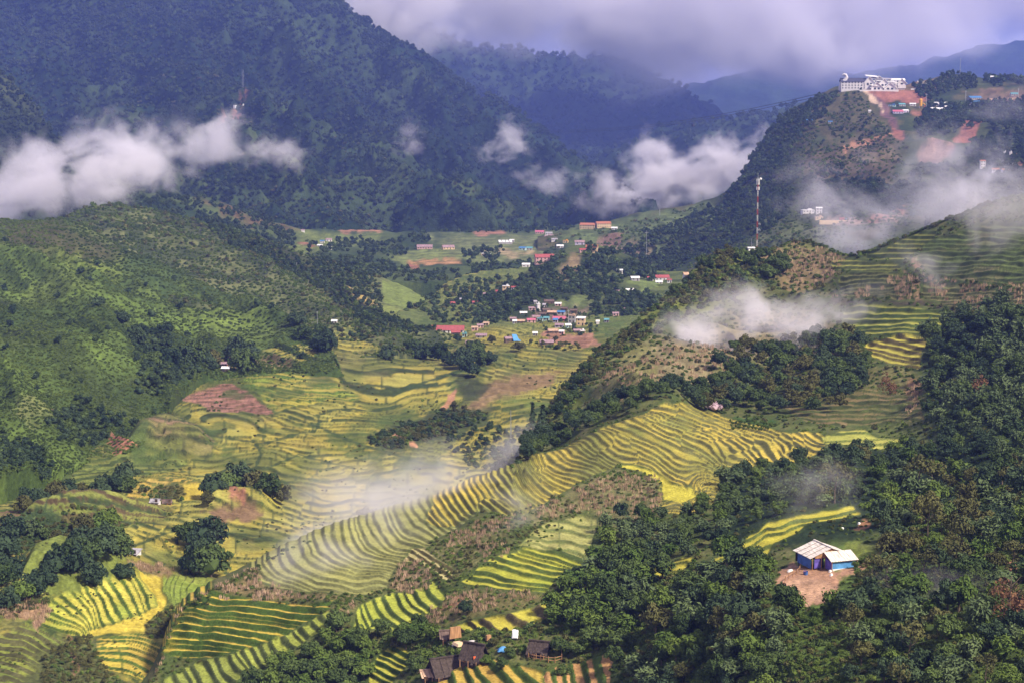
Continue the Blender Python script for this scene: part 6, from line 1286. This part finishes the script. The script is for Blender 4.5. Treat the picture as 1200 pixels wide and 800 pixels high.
# misty terrace wall below the guesthouse
q = on_land(985, 263); L_ = 48 * q[1] / F
b = MB().box((0, 0, 0), (L_, 3, 4.0)).build('terrace_wall', WALLM['cream'], None, (q[0], q[1], q[2])); tag(b, "long cream retaining wall below the misty guesthouse", 'wall')
q2 = on_land(987, 261); t_ = empty('truck', q2, .1, "small red lorry parked on the cream terrace in the mist", 'lorry')
MB().box((0, 0, 2.2), (5.5, 2.4, 2.2)).build('cargo_box', ROOFM['red'], t_); MB().box((3.8, 0, 1.9), (1.8, 2.3, 1.9), 0, (.8, .95)).build('cab', ROOFM['blue'], t_)
for x in (-1.8, 3.4):
    for y in (-1.15, 1.15): MB().bar((x, y - .2, .7), (x, y + .2, .7), .6, 10).build('wheel', DOORM, t_)

# lattice masts -----------------------------------------------------------
def mast(u, v0, v1, wpx, label, seg=10, bands=True, name='radio_mast', heads=True, base_m=None, cat='mast', mat=METAL, top=.7, fat=1.0):
    p = on_land(u, v0); D = p[1]; h = (v0 - v1) * D / F; w = max(.5, wpx * D / F) / 2
    o = empty(name, (p[0], p[1], p[2] - .5), random.uniform(0, .6), label, cat)
    for s_ in range(seg):
        z0, z1 = h * s_ / seg, h * (s_ + 1) / seg
        a0, a1 = w * (1 - (1 - top) * s_ / seg), w * (1 - (1 - top) * (s_ + 1) / seg)
        m = MB(); r = max(.05, w * .13) * fat
        cs = [(1, 1), (-1, 1), (-1, -1), (1, -1)]
        for k in range(4):
            x, y = cs[k]; x2, y2 = cs[(k + 1) % 4]
            m.bar((x * a0, y * a0, z0), (x * a1, y * a1, z1), r)
            m.bar((x * a0, y * a0, z0), (x2 * a1, y2 * a1, z1), r * .6)
            m.bar((x * a1, y * a1, z1), (x2 * a1, y2 * a1, z1), r * .6)
        m.build('mast_section', (REDPAINT if s_ % 2 == 0 else WHITEPAINT) if bands else mat, o)
    return o, h, w
mo, mh, mw = mast(887, 293, 206, 1.25, "tall red and white lattice radio mast on the ridge crest beside a white cabin", 12, fat=.75)
for k, z in enumerate((.965, .93, .86)):
    for a in (0, 2.1, 4.2):
        x, y = .75 * math.cos(a), .75 * math.sin(a)
        MB().box((x, y, mh * z), (.3, .3, 1.6), a).build('antenna_panel', WHITEPAINT, mo)
v_, f_ = tube_np([(.6, -1.2, mh * .99), (.6, -1.9, mh * .99)], [.6, .5], 10)
MB().add(v_, f_).add([tuple(v_[i]) for i in range(10, 20)], [tuple(range(10))]).build('dish', WHITEPAINT, mo)
for z in (.3, .38):
    v_, f_ = tube_np([(.8, -.7, mh * z), (.8, -1.1, mh * z)], [.55, .5], 8); MB().add(v_, f_).build('dish', WHITEPAINT, mo)
MB().bar((0, 0, mh), (0, 0, mh + 2.5), .07).build('lightning_rod', METAL, mo)
q = on_land(880, 297); cb = empty('equipment_cabin', (q[0], q[1], q[2]), .15, "white equipment cabin on the ridge crest left of the lattice mast", 'cabin')
MB().box((0, 0, 1.2), (3.6, 2.8, 3.6)).build('wall', WHITEPAINT, cb); MB().slab([(-2, -1.7, 2.95), (2, -1.7, 2.95), (2, 1.7, 3.25), (-2, 1.7, 3.25)], .12).build('roof', ROOFM['white'], cb); MB().box((.6, -1.43, 1.2), (.8, .06, 1.9)).build('door', ROOFM['grey'], cb)
MB().bar((0, 0, 3), (0, 0, 7.5), .09).build('antenna_pole', METAL, cb)
mast(286, 116, 95, 1.6, "grey cableway pylon above the landslip on the mountain spur", 6, False, 'cableway_pylon', mat=METAL, top=.9, fat=.5)[0]
mast(1124, 90, 68, .9, "thin radio mast on the wooded skyline hill", 6, False)
mast(598, 516, 475, 1.6, "pale lattice power pylon standing in the valley paddies at the ridge foot", 7, False, 'power_pylon', mat=METAL, top=.35, fat=.6)
mast(773, 252, 237, .9, "small power pylon on the terraced slope under the white cloud", 5, False, 'power_pylon', top=.4)
for u, v0, v1, lab in ((1086, 128, 110, "pole beside the yellow silo"), (1131, 118, 106, "pole left of the blue-roofed sheds"), (1193, 117, 104, "pole at the right end of the site buildings"), (373, 385, 366, "pale pole at the tip of the near green hill"), (340, 302, 296, "pale pole in the far fields above the long dark ridge"), (348, 309, 302, "short pole beside the far fields path"), (666, 379, 362, "pale pole among the village roofs"), (758, 302, 268, "tall pale pole before the terraced far slope"), (1142, 345, 300, "thin pole")):
    if 'thin pole' == lab: continue
    q = on_land(u, v0); h = (v0 - v1) * q[1] / F; r = max(.14, .28 * q[1] / F)
    o = empty('utility_pole', (q[0], q[1], q[2] - .4), 0, "utility " + lab, 'pole'); MB().bar((0, 0, 0), (0, 0, h), r, 6, r * .7).build('shaft', METAL, o); MB().bar((-h * .07, 0, h * .93), (h * .07, 0, h * .93), r * .6).build('crossarm', METAL, o)

# cableway -----------------------------------------------------------
A = np.array(ray(560, 147, 5050)); B = np.array(ray(1000, 103, 2900))
def cable_pt(t, off=0.): p = A + (B - A) * t; return (p[0], p[1], p[2] - 38 * 4 * t * (1 - t) + off)
for i, off in enumerate((0, 4.0)):
    pts = [cable_pt(t, off) for t in np.linspace(0, 1, 40)]
    v_, f_ = tube_np(pts, [.45] * 40, 4); o = MB().add(v_, f_).build('cable', YARN)
    tag(o, ("lower" if i == 0 else "upper") + " cable of the cableway spanning the valley to the hotel hill", 'cable')
tt = min(np.linspace(0, 1, 400), key=lambda t: abs(project(*[np.float64(c) for c in cable_pt(t)])[0] - 812))
c = cable_pt(tt); go = empty('gondola', (c[0], c[1], c[2] - 8), .6, "dark gondola cabin hanging from the cableway", 'gondola')
MB().box((0, 0, 1), (5.2, 4.2, 4.2), 0, (.8, .8)).box((0, 0, -1.6), (4.2, 3.4, 1.0), 0, (1.2, 1.2)).build('cabin', DARKCLOTH, go); MB().box((0, -2.02, 1), (3.6, .1, 1.6)).build('window', GLASS, go)
MB().bar((0, 0, 3), (0, 0, 8), .35).box((0, 0, 8), (5, .8, .7)).build('hanger', YARN, go)
q = on_land(272, 133)
for i, (u, v) in enumerate(((276, 118), (284, 118))):
    q = on_land(u, v + 2); b = MB().box((0, 0, 3), (5, 10, 7), .4 * (1 if i else -1)).build('concrete_footing', WHITEPAINT, None, tuple(map(float, q))); tag(b, ("left" if i == 0 else "right") + " white concrete footing of the pylon on the red landslip", 'footing')

# the hut with the pale sheet roof ------------------------------------------
q = on_land(974, 664); HZ = float(q[2]) + .15
hut = empty('hut', (float(q[0]), float(q[1]), HZ), math.radians(19.3), "tin-roofed hut with blue tarpaulin walls on the bare earth shelf", 'hut')
LN, HW, RI, EH = 7.9, 4.6, 1.75, 2.35
sl = lambda x, z0=0: EH + RI * (1 - abs(x) / HW)
n = 4
for i in range(n):       # left slope: broad sheets with dark gaps
    y0 = LN * i / n + .16; y1 = LN * (i + 1) / n - .14
    MB().slab([(-HW - .35, y0 - .3, sl(HW + .35) + .02 * i), (-.05, y0 - .3, sl(.05)), (-.05, y1 - .3, sl(.05)), (-HW - .35, y1 - .3, sl(HW + .35) + .02 * i)][::-1][::-1], .07).build('roof_sheet', SHEET, hut)
for i in range(4):
    y0 = LN * i / 4 + .05; y1 = LN * (i + 1) / 4 - .1
    MB().slab([(.05, y0 - .3, sl(.05)), (HW + .35, y0 - .3, sl(HW + .35)), (HW + .35, y1 - .3, sl(HW + .35)), (.05, y1 - .3, sl(.05))], .07).build('roof_sheet', SHEET, hut)
MB().slab([(-HW, 0, sl(HW) - .12), (0, 0, sl(0) - .14), (0, LN - .4, sl(0) - .14), (-HW, LN - .4, sl(HW) - .12)], .05).slab([(0, 0, sl(0) - .14), (HW, 0, sl(HW) - .12), (HW, LN - .4, sl(HW) - .12), (0, LN - .4, sl(0) - .14)], .05).build('roof_lining', OLDTIMBER, hut)
MB().box((0, LN / 2 - .4, sl(0) + .05), (.35, LN + .1, .12)).build('ridge_cap', SHEET, hut)
for i in range(9):        # vertical boards of the gable
    x0 = -HW * .8 + i * HW * 1.6 / 9; x1 = x0 + HW * 1.6 / 9 - .06
    zt0, zt1 = sl(x0) - .2, sl(x1) - .2
    MB().add([(x0, .06, EH - .25), (x1, .06, EH - .25), (x1, .06, zt1), (x0, .06, zt0), (x0, .12, EH - .25), (x1, .12, EH - .25), (x1, .12, zt1), (x0, .12, zt0)], [(0, 1, 2, 3), (4, 7, 6, 5), (0, 4, 5, 1), (1, 5, 6, 2), (2, 6, 7, 3), (3, 7, 4, 0)]).build('gable_board', TIMBER, hut)
MB().box((-HW + .1, 3.2, EH / 2), (.08, LN - 2.2, EH)).build('side_wall', BLUETARP, hut); MB().box((HW - .1, 3.6, EH / 2), (.1, LN - 1.6, EH)).build('side_wall', TIMBER, hut); MB().box((0, LN - .7, EH / 2), (2 * HW - .4, .1, EH)).build('rear_wall', OLDTIMBER, hut)
MB().box((-3.0, .3, EH / 2 - .1), (1.5, .08, EH - .2)).build('front_tarpaulin', PURPLETARP, hut); MB().box((-.9, -.2, EH / 2 - .05), (1.3, .08, EH - .1), .3).build('front_tarpaulin', PURPLETARP, hut)
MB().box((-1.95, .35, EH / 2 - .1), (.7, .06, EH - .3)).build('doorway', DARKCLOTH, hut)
for x in (-HW + .25, -2.3, -1.4): MB().bar((x, 0, -.4), (x, 0, EH - .1), .09, 6).build('post', TIMBER, hut)
for x in (-1.5, 4.3): MB().bar((x, -3.0, -.4), (x, -3.0, 2.0), .09, 6).build('post', TIMBER, hut)
for i in range(4):       # lean-to roof
    x0 = -1.85 + i * 1.58
    MB().slab([(x0, -3.35, 2.05), (x0 + 1.55, -3.35, 2.05), (x0 + 1.5, .0, 3.4), (x0 + .02, .0, 3.4)], .06).build('lean_to_sheet', SHEET, hut)
MB().box((1.3, -2.85, .95), (5.3, .07, 1.6)).build('lean_to_wall', SKYTARP, hut); MB().box((1.3, -2.92, .12), (5.2, .1, .5)).build('plinth', WHITEPAINT, hut); MB().box((-1.5, -1.6, 1.0), (.07, 2.6, 2.0)).build('lean_to_wall', PURPLETARP, hut)
MB().box((4.25, -1.4, 1.1), (.08, 2.8, 2.1)).build('lean_to_wall', OLDTIMBER, hut)
# earth shelf under the hut
def person(u, v, label, cloth, hat=None, yaw=0, h=1.6, bend=0.0):
    p = on_land(u, v); o = empty('person', (float(p[0]), float(p[1]), float(p[2])), yaw, label, 'person')
    me = bpy.data.meshes.new('body'); b = bend
    J = [(0, 0, .88), (0, -.05 * b, 1.1), (0, -.25 * b, 1.32 - .1 * b), (0, -.32 * b, 1.42 - .14 * b), (0, -.40 * b, 1.55 - .2 * b), (-.1, 0, .84), (-.12, .02, .46), (-.12, 0, .06), (-.12, -.12, .03), (.1, 0, .84), (.13, -.08, .46), (.13, .03, .06), (.13, -.09, .03),
         (-.19, -.22 * b, 1.33 - .1 * b), (-.26, -.2 * b - .02, 1.08 - .1 * b), (-.24, -.3 * b - .12, .86), (.19, -.22 * b, 1.33 - .1 * b), (.26, -.2 * b, 1.08 - .1 * b), (.25, -.3 * b - .1, .86)]
    E = [(0, 1), (1, 2), (2, 3), (3, 4), (0, 5), (5, 6), (6, 7), (7, 8), (0, 9), (9, 10), (10, 11), (11, 12), (2, 13), (13, 14), (14, 15), (2, 16), (16, 17), (17, 18)]
    R = [.15, .14, .15, .06, .105, .09, .065, .04, .035, .09, .065, .04, .035, .065, .048, .034, .065, .048, .034]
    me.from_pydata([tuple(c * h / 1.65 for c in j) for j in J], E, []); me.materials.append(cloth)
    bo = bpy.data.objects.new('body', me); C.objects.link(bo); bo.parent = o
    m = bo.modifiers.new('skin', 'SKIN'); bo.modifiers.new('sub', 'SUBSURF').levels = 1; bo.modifiers['sub'].render_levels = 1
    for i, r in enumerate(R): me.skin_vertices[0].data[i].radius = (r, r)
    me.skin_vertices[0].data[0].use_root = True
    hd = MB(); bm = bmesh.new(); bmesh.ops.create_icosphere(bm, subdivisions=2, radius=.115)
    hd.add([(x.co.x * .85, x.co.y - .40 * b, x.co.z * 1.1 + 1.56 - .2 * b) for x in bm.verts], [tuple(v_.index for v_ in f.verts) for f in bm.faces]); bm.free()
    hd.build('head', SKIN, o)
    if hat is not None:
        v_, f_ = tube_np([(0, -.4 * b, 1.58 - .2 * b), (0, -.4 * b, 1.78 - .2 * b)], [.24, .03], 10); MB().add(v_, f_).build('hat', hat, o)
    return o
person(936.5, 663, "person in dark clothes standing on the bare earth left of the hut", DARKCLOTH, yaw=.5)
person(674, 684, "left of two dark-clothed people working in the yellow terraces", DARKCLOTH, TIMBER, .6, bend=.8)
person(679, 684, "right of two dark-clothed people working in the yellow terraces", DARKCLOTH, TIMBER, -.8, bend=.5)
q = on_land(944, 671); v_, f_ = tube_np([(0, 0, 0), (0, 0, .75)], [.42, .5], 12)
b = MB().add(v_, f_).add([tuple(v_[i]) for i in range(12)], [tuple(range(12))[::-1]]).build('water_tub', BLUETARP, None, tuple(map(float, q))); tag(b, "blue plastic tub on the bare earth before the hut", 'tub')
q = on_land(942.6, 671); b = MB().box((0, 0, .3), (.5, .35, .8), .4, (.8, .9)).build('canister', ROOFM['red'], None, tuple(map(float, q))); tag(b, "small red canister leaning by the blue tub", 'canister')
for u, v, lab in ((973, 669, "white sack before the lean-to, farther one"), (973.5, 672.5, "white sack before the lean-to, nearer one"), (926, 668, "pale plank lying on the bank left of the hut"), (987, 622, "white sack on the bushes behind the hut"), (1007, 616, "small white sack on the red bank behind the hut")):
    q = on_land(u, v); tag(MB().box((0, 0, .2), (1.5 if 'plank' in lab else .7, .45, .45), .7, (.7, .6)).build('plank' if 'plank' in lab else 'sack', WHITEPAINT, None, tuple(map(float, q))), lab, 'plank' if 'plank' in lab else 'sack')
# leaning fence poles on the bank left of the hut
fo = None
for i, (u, v) in enumerate(((920, 680), (924, 677), (928, 674), (932, 671), (936, 668), (938, 664))):
    q = on_land(u, v)
    if fo is None: fo = empty('pole_fence', tuple(map(float, q)), 0, "rough pole fence on the earth bank left of the hut", 'fence'); q0 = q
    d_ = q - q0
    MB().bar((d_[0], d_[1], d_[2] - .3), (d_[0] + .2, d_[1], d_[2] + 1.2), .07).build('post', TIMBER, fo)
    if i: MB().bar((pd[0], pd[1], pd[2] + .8), (d_[0], d_[1], d_[2] + .8), .06).build('rail', TIMBER, fo)
    pd = d_

# thatched and plank-roofed farmhouses at the bottom ---------------------------
def board_roof(parent, w, d, h, rise, over=.7, nb=9, mat=OLDTIMBER, rg=random.Random(5)):
    """Each slope laid with uneven overlapping boards."""
    k = rise / (d / 2)
    for s_ in (-1, 1):
        for i in range(nb):
            x0 = -w / 2 - over + (w + 2 * over) * i / nb; x1 = x0 + (w + 2 * over) / nb * rg.uniform(1.0, 1.12); b = d / 2 + over * rg.uniform(.6, 1.3); dz = rg.uniform(0, .14) + .07 * (i % 2)
            tilt = rg.uniform(-.12, .12)
            qd = [(x0, s_ * b, h - (b - d / 2) * k + dz), (x1, s_ * b, h - (b - d / 2) * k + dz + tilt), (x1, s_ * -.05, h + rise + dz + tilt * .5), (x0, s_ * -.05, h + rise + dz)]
            MB().slab(qd if s_ < 0 else qd[::-1], .08).build('roof_board', mat, parent)
def timber_house(u, v, wpx, label, yaw, rise=2.2, h=2.2, dr=.85, nb=10, mat=OLDTIMBER, wall=OLDTIMBER):
    p = on_land(u, v); w = wpx * .8 * p[1] / F; d = w * dr
    o = empty('farmhouse', (float(p[0]), float(p[1]) + d * .4, float(p[2])), yaw, label, 'house')
    MB().box((0, 0, h / 2 - .8), (w, d, h + 1.6)).add([(-w / 2, -d / 2, h), (-w / 2, d / 2, h), (-w / 2, 0, h + rise * .95), (w / 2, -d / 2, h), (w / 2, d / 2, h), (w / 2, 0, h + rise * .95)], [(0, 2, 1), (3, 4, 5)]).build('wall', wall, o)
    board_roof(o, w, d, h + .1, rise, nb=nb, mat=mat, rg=random.Random(int(u)))
    MB().box((0, 0, h + rise + .22), (w + 1.5, .55, .3)).build('ridge_cap', mat, o)
    MB().box((w * .1, -d / 2 - .04, h * .42), (1.0, .1, h * .85)).build('door', DARKCLOTH, o)
    for x in (-.36, .38): MB().box((w * x, -d / 2 - .04, h * .55), (.9, .1, .8)).build('window', TIMBER, o)
    for x in (-.5, 0, .5): MB().bar((w * x, -d / 2 - .7, -.8), (w * x, -d / 2 - .7, h * .75), .09).build('post', TIMBER, o)
    return o
timber_house(522, 792, 42, "larger dark plank-roofed farmhouse at the lower edge of the terraces", .45, 2.9, 1.1)
timber_house(555, 778, 29, "dark plank-roofed farmhouse behind and right of the larger one", -.55, 2.9, 1.2)
timber_house(526, 752, 20, "weathered grey-brown farmhouse with timber frame behind the two dark roofs", .15, 1.0, 1.2, mat=ROOFM['brown'])
timber_house(632, 770, 24, "dark lean-roofed timber barn right of the blue tarpaulin", -.35, 1.6, 1.5)
timber_house(503, 799, 22, "tan-roofed shack at the bottom edge below the larger farmhouse", .3, .8, 1.2, mat=ROOFM['tan'], wall=OLDTIMBER)
MSC = [(534, 752, 3.0, .5, 2.6, 'brick', 'timber_shelter', "raw orange timber shelter standing behind the dark roofs", 'shelter', 2.4), (532, 755, 1.9, 2.4, .18, 'white', 'roof_sheet_stack', "white roofing sheets lying left behind the dark roofs", 'sheets', .2), (554, 753, 1.6, 2.0, .16, 'white', 'roof_sheet_stack', "white roofing sheets lying right behind the dark roofs", 'sheets', .9), (543, 754, 4.2, 3.0, .5, 'cream', 'earth_yard', "bare tan yard with straw behind the dark roofs", 'yard', .1), (572, 752, 1.2, .8, 1.2, 'brick', 'hen_coop', "small orange timber coop at the edge of the yard", 'coop', .3)]
for u, v, w, d, h, mt, nm, lab, cat, hh in MSC:
    q = on_land(u, v); tag(MB().box((0, 0, h / 2), (w, d, h), .5, (.85, .85)).build(nm, WALLM[mt] if mt != 'brick' else TIMBER, None, (float(q[0]), float(q[1]), float(q[2]) + hh * .4)), lab, cat)
def crumpled(name, u, v, w, d, h, mat, label, cat, seed):
    q = on_land(u, v); rg = np.random.default_rng(seed); n = 7
    g = np.linspace(-.5, .5, n); X, Y = np.meshgrid(g, g); Z = h * (1 - (2 * X) ** 2) * (1 - (2 * Y) ** 2) + rg.uniform(-.08, .12, X.shape)
    X = X * w * (1 + rg.uniform(-.06, .06, X.shape)); Y = Y * d * (1 + rg.uniform(-.08, .08, Y.shape)); V = np.stack([X, Y, Z], 2).reshape(-1, 3)
    idx = np.arange(n * n).reshape(n, n); Fq = np.stack([idx[:-1, :-1], idx[:-1, 1:], idx[1:, 1:], idx[1:, :-1]], 2).reshape(-1, 4)
    o = bpy.data.objects.new(name, mesh_np(name, V, Fq, mat, True)); C.objects.link(o); o.location = (float(q[0]), float(q[1]), float(q[2]) + .1)
    s = o.modifiers.new('thick', 'SOLIDIFY'); s.thickness = .05
    return tag(o, label, cat)
crumpled('tarpaulin', 589, 766, 2.4, 2.6, .9, SKYTARP, "bright blue tarpaulin heaped between the farmhouses", 'tarpaulin', 4)
b = crumpled('hanging_cloth', 604, 752, 1.4, 2.0, .3, CLOTH, "white cloth hanging above the blue tarpaulin", 'cloth', 5); b.rotation_euler = (1.2, .15, .2); b.location.z += 1.3
for u, lab in ((552, "left orange cloth hanging under the eaves of the right dark house"), (557, "right orange cloth hanging under the eaves of the right dark house")):
    b = crumpled('hanging_cloth', u, 776, .8, 1.0, .1, ORANGECLOTH, lab, 'cloth', u); b.rotation_euler = (1.4, 0, .1); b.location.z += .9; b.location.y -= 1.2
fo = None
for i, (u, v) in enumerate(((618, 772), (626, 774), (634, 775), (642, 776), (650, 775), (658, 772), (658, 764))):
    q = on_land(u, v)
    if fo is None: fo = empty('timber_pen', tuple(map(float, q)), 0, "rough timber pen in front of the lean-roofed barn", 'pen'); q0 = q
    d_ = q - q0
    MB().bar((d_[0], d_[1], d_[2] - .3), (d_[0], d_[1], d_[2] + 1.4), .09).build('post', TIMBER, fo)
    if i:
        for z in (.5, 1.1): MB().bar((pd[0], pd[1], pd[2] + z), (d_[0], d_[1], d_[2] + z), .07).build('rail', TIMBER, fo)
    pd = d_
# ------------------------------------------------------------------ air: haze and mist
def volume_mat(name, dens, col, aniso=.3):
    m = bpy.data.materials.new(name); m.use_nodes = True; nt = m.node_tree; nt.nodes.clear()
    o = nd(nt, 'ShaderNodeOutputMaterial'); v = nd(nt, 'ShaderNodeVolumePrincipled')
    v.inputs['Color'].default_value = (*col, 1); v.inputs['Anisotropy'].default_value = aniso; v.inputs['Density'].default_value = dens
    lk(nt, v.outputs[0], o.inputs['Volume'])
    return m, nt, v
def box_mesh(name, lo, hi, mat):
    x0, y0, z0 = lo; x1, y1, z1 = hi
    vs = [(x0, y0, z0), (x1, y0, z0), (x1, y1, z0), (x0, y1, z0), (x0, y0, z1), (x1, y0, z1), (x1, y1, z1), (x0, y1, z1)]
    fs = [(0, 3, 2, 1), (4, 5, 6, 7), (0, 1, 5, 4), (1, 2, 6, 5), (2, 3, 7, 6), (3, 0, 4, 7)]
    return mesh_np(name, vs, fs, mat)
HAZE = volume_mat("haze_air", 7.0e-5, (.27, .37, 1.0), .2)[0]
hz = bpy.data.objects.new("haze", box_mesh("haze", (-9000, -200, -3600), (9000, 16000, 2600), HAZE)); C.objects.link(hz); hz['kind'] = 'stuff'

def mist_mat(name, dens, scale, thr=.42, gain=4.0, col=(.95, .92, .98), stretch=(1, 1, 1.3), soft=.75, rate=1.0):
    m, nt, v = volume_mat(name, 0, col, -.15)
    tc = nd(nt, 'ShaderNodeTexCoord')
    ln = nd(nt, 'ShaderNodeVectorMath', operation='LENGTH'); 
    wn = nd(nt, 'ShaderNodeTexNoise'); wn.inputs['Scale'].default_value = 1.6; wn.inputs['Detail'].default_value = 4; wn.inputs['Roughness'].default_value = .6
    g0 = nd(nt, 'ShaderNodeNewGeometry'); ms_ = nd(nt, 'ShaderNodeVectorMath', operation='SCALE'); ms_.inputs['Scale'].default_value = .8 / scale
    lk(nt, g0.outputs['Position'], ms_.inputs[0]); lk(nt, ms_.outputs[0], wn.inputs['Vector'])
    wn.inputs['Scale'].default_value = .5
    ws = nd(nt, 'ShaderNodeVectorMath', operation='SUBTRACT'); ws.inputs[1].default_value = (.5, .5, .5); lk(nt, wn.outputs['Color'], ws.inputs[0])
    wm = nd(nt, 'ShaderNodeVectorMath', operation='MULTIPLY_ADD'); wm.inputs[1].default_value = (1.5, .6, 1.5); lk(nt, ws.outputs[0], wm.inputs[0]); lk(nt, tc.outputs['Object'], wm.inputs[2])
    lk(nt, wm.outputs[0], ln.inputs[0])
    fall = nd(nt, 'ShaderNodeMapRange'); fall.interpolation_type = 'SMOOTHSTEP'
    fall.inputs['From Min'].default_value = 1.0; fall.inputs['From Max'].default_value = 1.0 - soft
    lk(nt, ln.outputs['Value'], fall.inputs['Value'])
    g = nd(nt, 'ShaderNodeNewGeometry'); mp = nd(nt, 'ShaderNodeMapping'); mp.inputs['Scale'].default_value = stretch
    lk(nt, g.outputs['Position'], mp.inputs['Vector'])
    n = nd(nt, 'ShaderNodeTexNoise'); n.inputs['Scale'].default_value = 1 / scale; n.inputs['Detail'].default_value = 5; n.inputs['Roughness'].default_value = .58; n.inputs['Distortion'].default_value = .5
    lk(nt, mp.outputs['Vector'], n.inputs['Vector'])
    a = nd(nt, 'ShaderNodeMath', operation='MULTIPLY_ADD'); a.inputs[1].default_value = gain; a.inputs[2].default_value = -gain * .5      # (noise - .5) * gain
    lk(nt, n.outputs['Fac'], a.inputs[0])
    b = nd(nt, 'ShaderNodeMath', operation='MULTIPLY_ADD'); b.inputs[1].default_value = 1.7; b.inputs[2].default_value = -thr - .3
    lk(nt, fall.outputs[0], b.inputs[0])
    s = nd(nt, 'ShaderNodeMath', operation='ADD'); s.use_clamp = True; lk(nt, a.outputs[0], s.inputs[0]); lk(nt, b.outputs[0], s.inputs[1])
    f2 = nd(nt, 'ShaderNodeMath', operation='MULTIPLY'); lk(nt, s.outputs[0], f2.inputs[0]); lk(nt, fall.outputs[0], f2.inputs[1])
    d = nd(nt, 'ShaderNodeMath', operation='MULTIPLY'); d.inputs[1].default_value = dens; lk(nt, f2.outputs[0], d.inputs[0])
    lk(nt, d.outputs[0], v.inputs['Density'])
    m.cycles.volume_step_rate = rate
    return m
def ico(name, mat, sub=2):
    bm = bmesh.new(); bmesh.ops.create_icosphere(bm, subdivisions=sub, radius=1.12)
    me = bpy.data.meshes.new(name); bm.to_mesh(me); bm.free(); me.materials.append(mat); return me
def mist(name, label, u, v, D, ru, rv, rd, dens, scale, thr=.42, gain=4.0, tilt=0, col=(.95, .92, .98), soft=.75, rate=1.0, group=None, cat='mist'):
    """A bank of mist centred at photo pixel (u, v), D metres away; ru, rv in pixels, rd in metres."""
    x, y, z = ray(u, v, D)
    m = mist_mat("mist", dens, scale, thr, gain, col, soft=soft, rate=rate)
    o = bpy.data.objects.new(name, ico(name, m)); C.objects.link(o)
    o.location = (float(x), float(y), float(z)); o.scale = (ru * D / F, rd, rv * D / F); o.rotation_euler = (0, math.radians(tilt), 0)
    tag(o, kind='stuff')
    return o
mist("mist_bank", '', 50, 214, 1950, 215, 80, 140, 0.028, 60, .98, 10, tilt=-17)
mist("mist_bank", '', 150, 185, 2100, 90, 60, 90, .026, 44, .92, 9)
mist("mist_bank", '', 250, 160, 2600, 110, 56, 90, 0.023, 62, .72, 7, tilt=3)
mist("mist_bank", '', 318, 180, 2650, 62, 40, 60, 0.019, 40, .8, 7)
mist("mist_bank", '', 775, 222, 3450, 185, 55, 120, 0.037, 72, .62, 7, tilt=-8)
mist("mist_bank", '', 850, 195, 3450, 110, 46, 100, 0.034, 60, .65, 7, tilt=-32)
mist("mist_bank", '', 762, 185, 3500, 50, 44, 80, 0.027, 50, .7, 7)
mist("mist_bank", '', 640, 212, 3500, 70, 26, 60, 0.020, 42, .7, 6)
mist("mist_bank", '', 596, 166, 3500, 58, 38, 60, 0.020, 44, .85, 8, tilt=-28)
mist("mist_bank", '', 482, 165, 3300, 34, 28, 40, 0.014, 30, .8, 7)
mist("mist_bank", '', 985, 365, 800, 110, 60, 30, .028, 20, .92, 8, tilt=-15)
mist("mist_bank", '', 790, 400, 800, 110, 60, 30, .030, 22, .9, 8, tilt=-30)
mist("mist_bank", '', 885, 385, 790, 250, 88, 36, 0.058, 26, .85, 8, tilt=-4)
mist("mist_bank", '', 455, 592, 528, 300, 115, 42, 0.037, 28, .70, 6, tilt=-18)
mist("mist_bank", '', 1170, 275, 790, 190, 120, 40, 0.023, 30, .85, 8)
mist("mist_bank", '', 1000, 235, 1400, 150, 95, 90, 0.014, 46, .98, 10)
mist("mist_bank", '', 1110, 225, 1500, 170, 110, 90, 0.016, 52, .95, 10, tilt=-35)
mist("mist_bank", '', 930, 580, 440, 130, 80, 25, 0.011, 14, .95, 9)
mist("mist_bank", '', 1090, 690, 340, 150, 60, 20, 0.011, 12, .95, 9)
mist("mist_bank", '', 390, 640, 440, 190, 70, 26, .022, 20, .85, 7, tilt=-16)
mist("mist_bank", '', 590, 600, 480, 120, 60, 26, .016, 18, .9, 8, tilt=-20)
mist("mist_bank", '', 585, 545, 640, 130, 55, 36, .024, 26, .8, 7, tilt=-25)
mist("cloud_deck", '', 620, -10, 7000, 300, 118, 500, .009, 420, .35, 4)
mist("cloud_deck", '', 800, 20, 7000, 260, 125, 500, .009, 420, .35, 4)
mist("cloud_deck", '', 1000, 0, 7300, 320, 125, 500, .009, 420, .4, 4)
mist("cloud_deck", '', 1200, -30, 7600, 260, 120, 500, .009, 420, .4, 4)
mist("cloud_deck", '', 470, 0, 5500, 100, 95, 300, .014, 150, .6, 6, tilt=35)
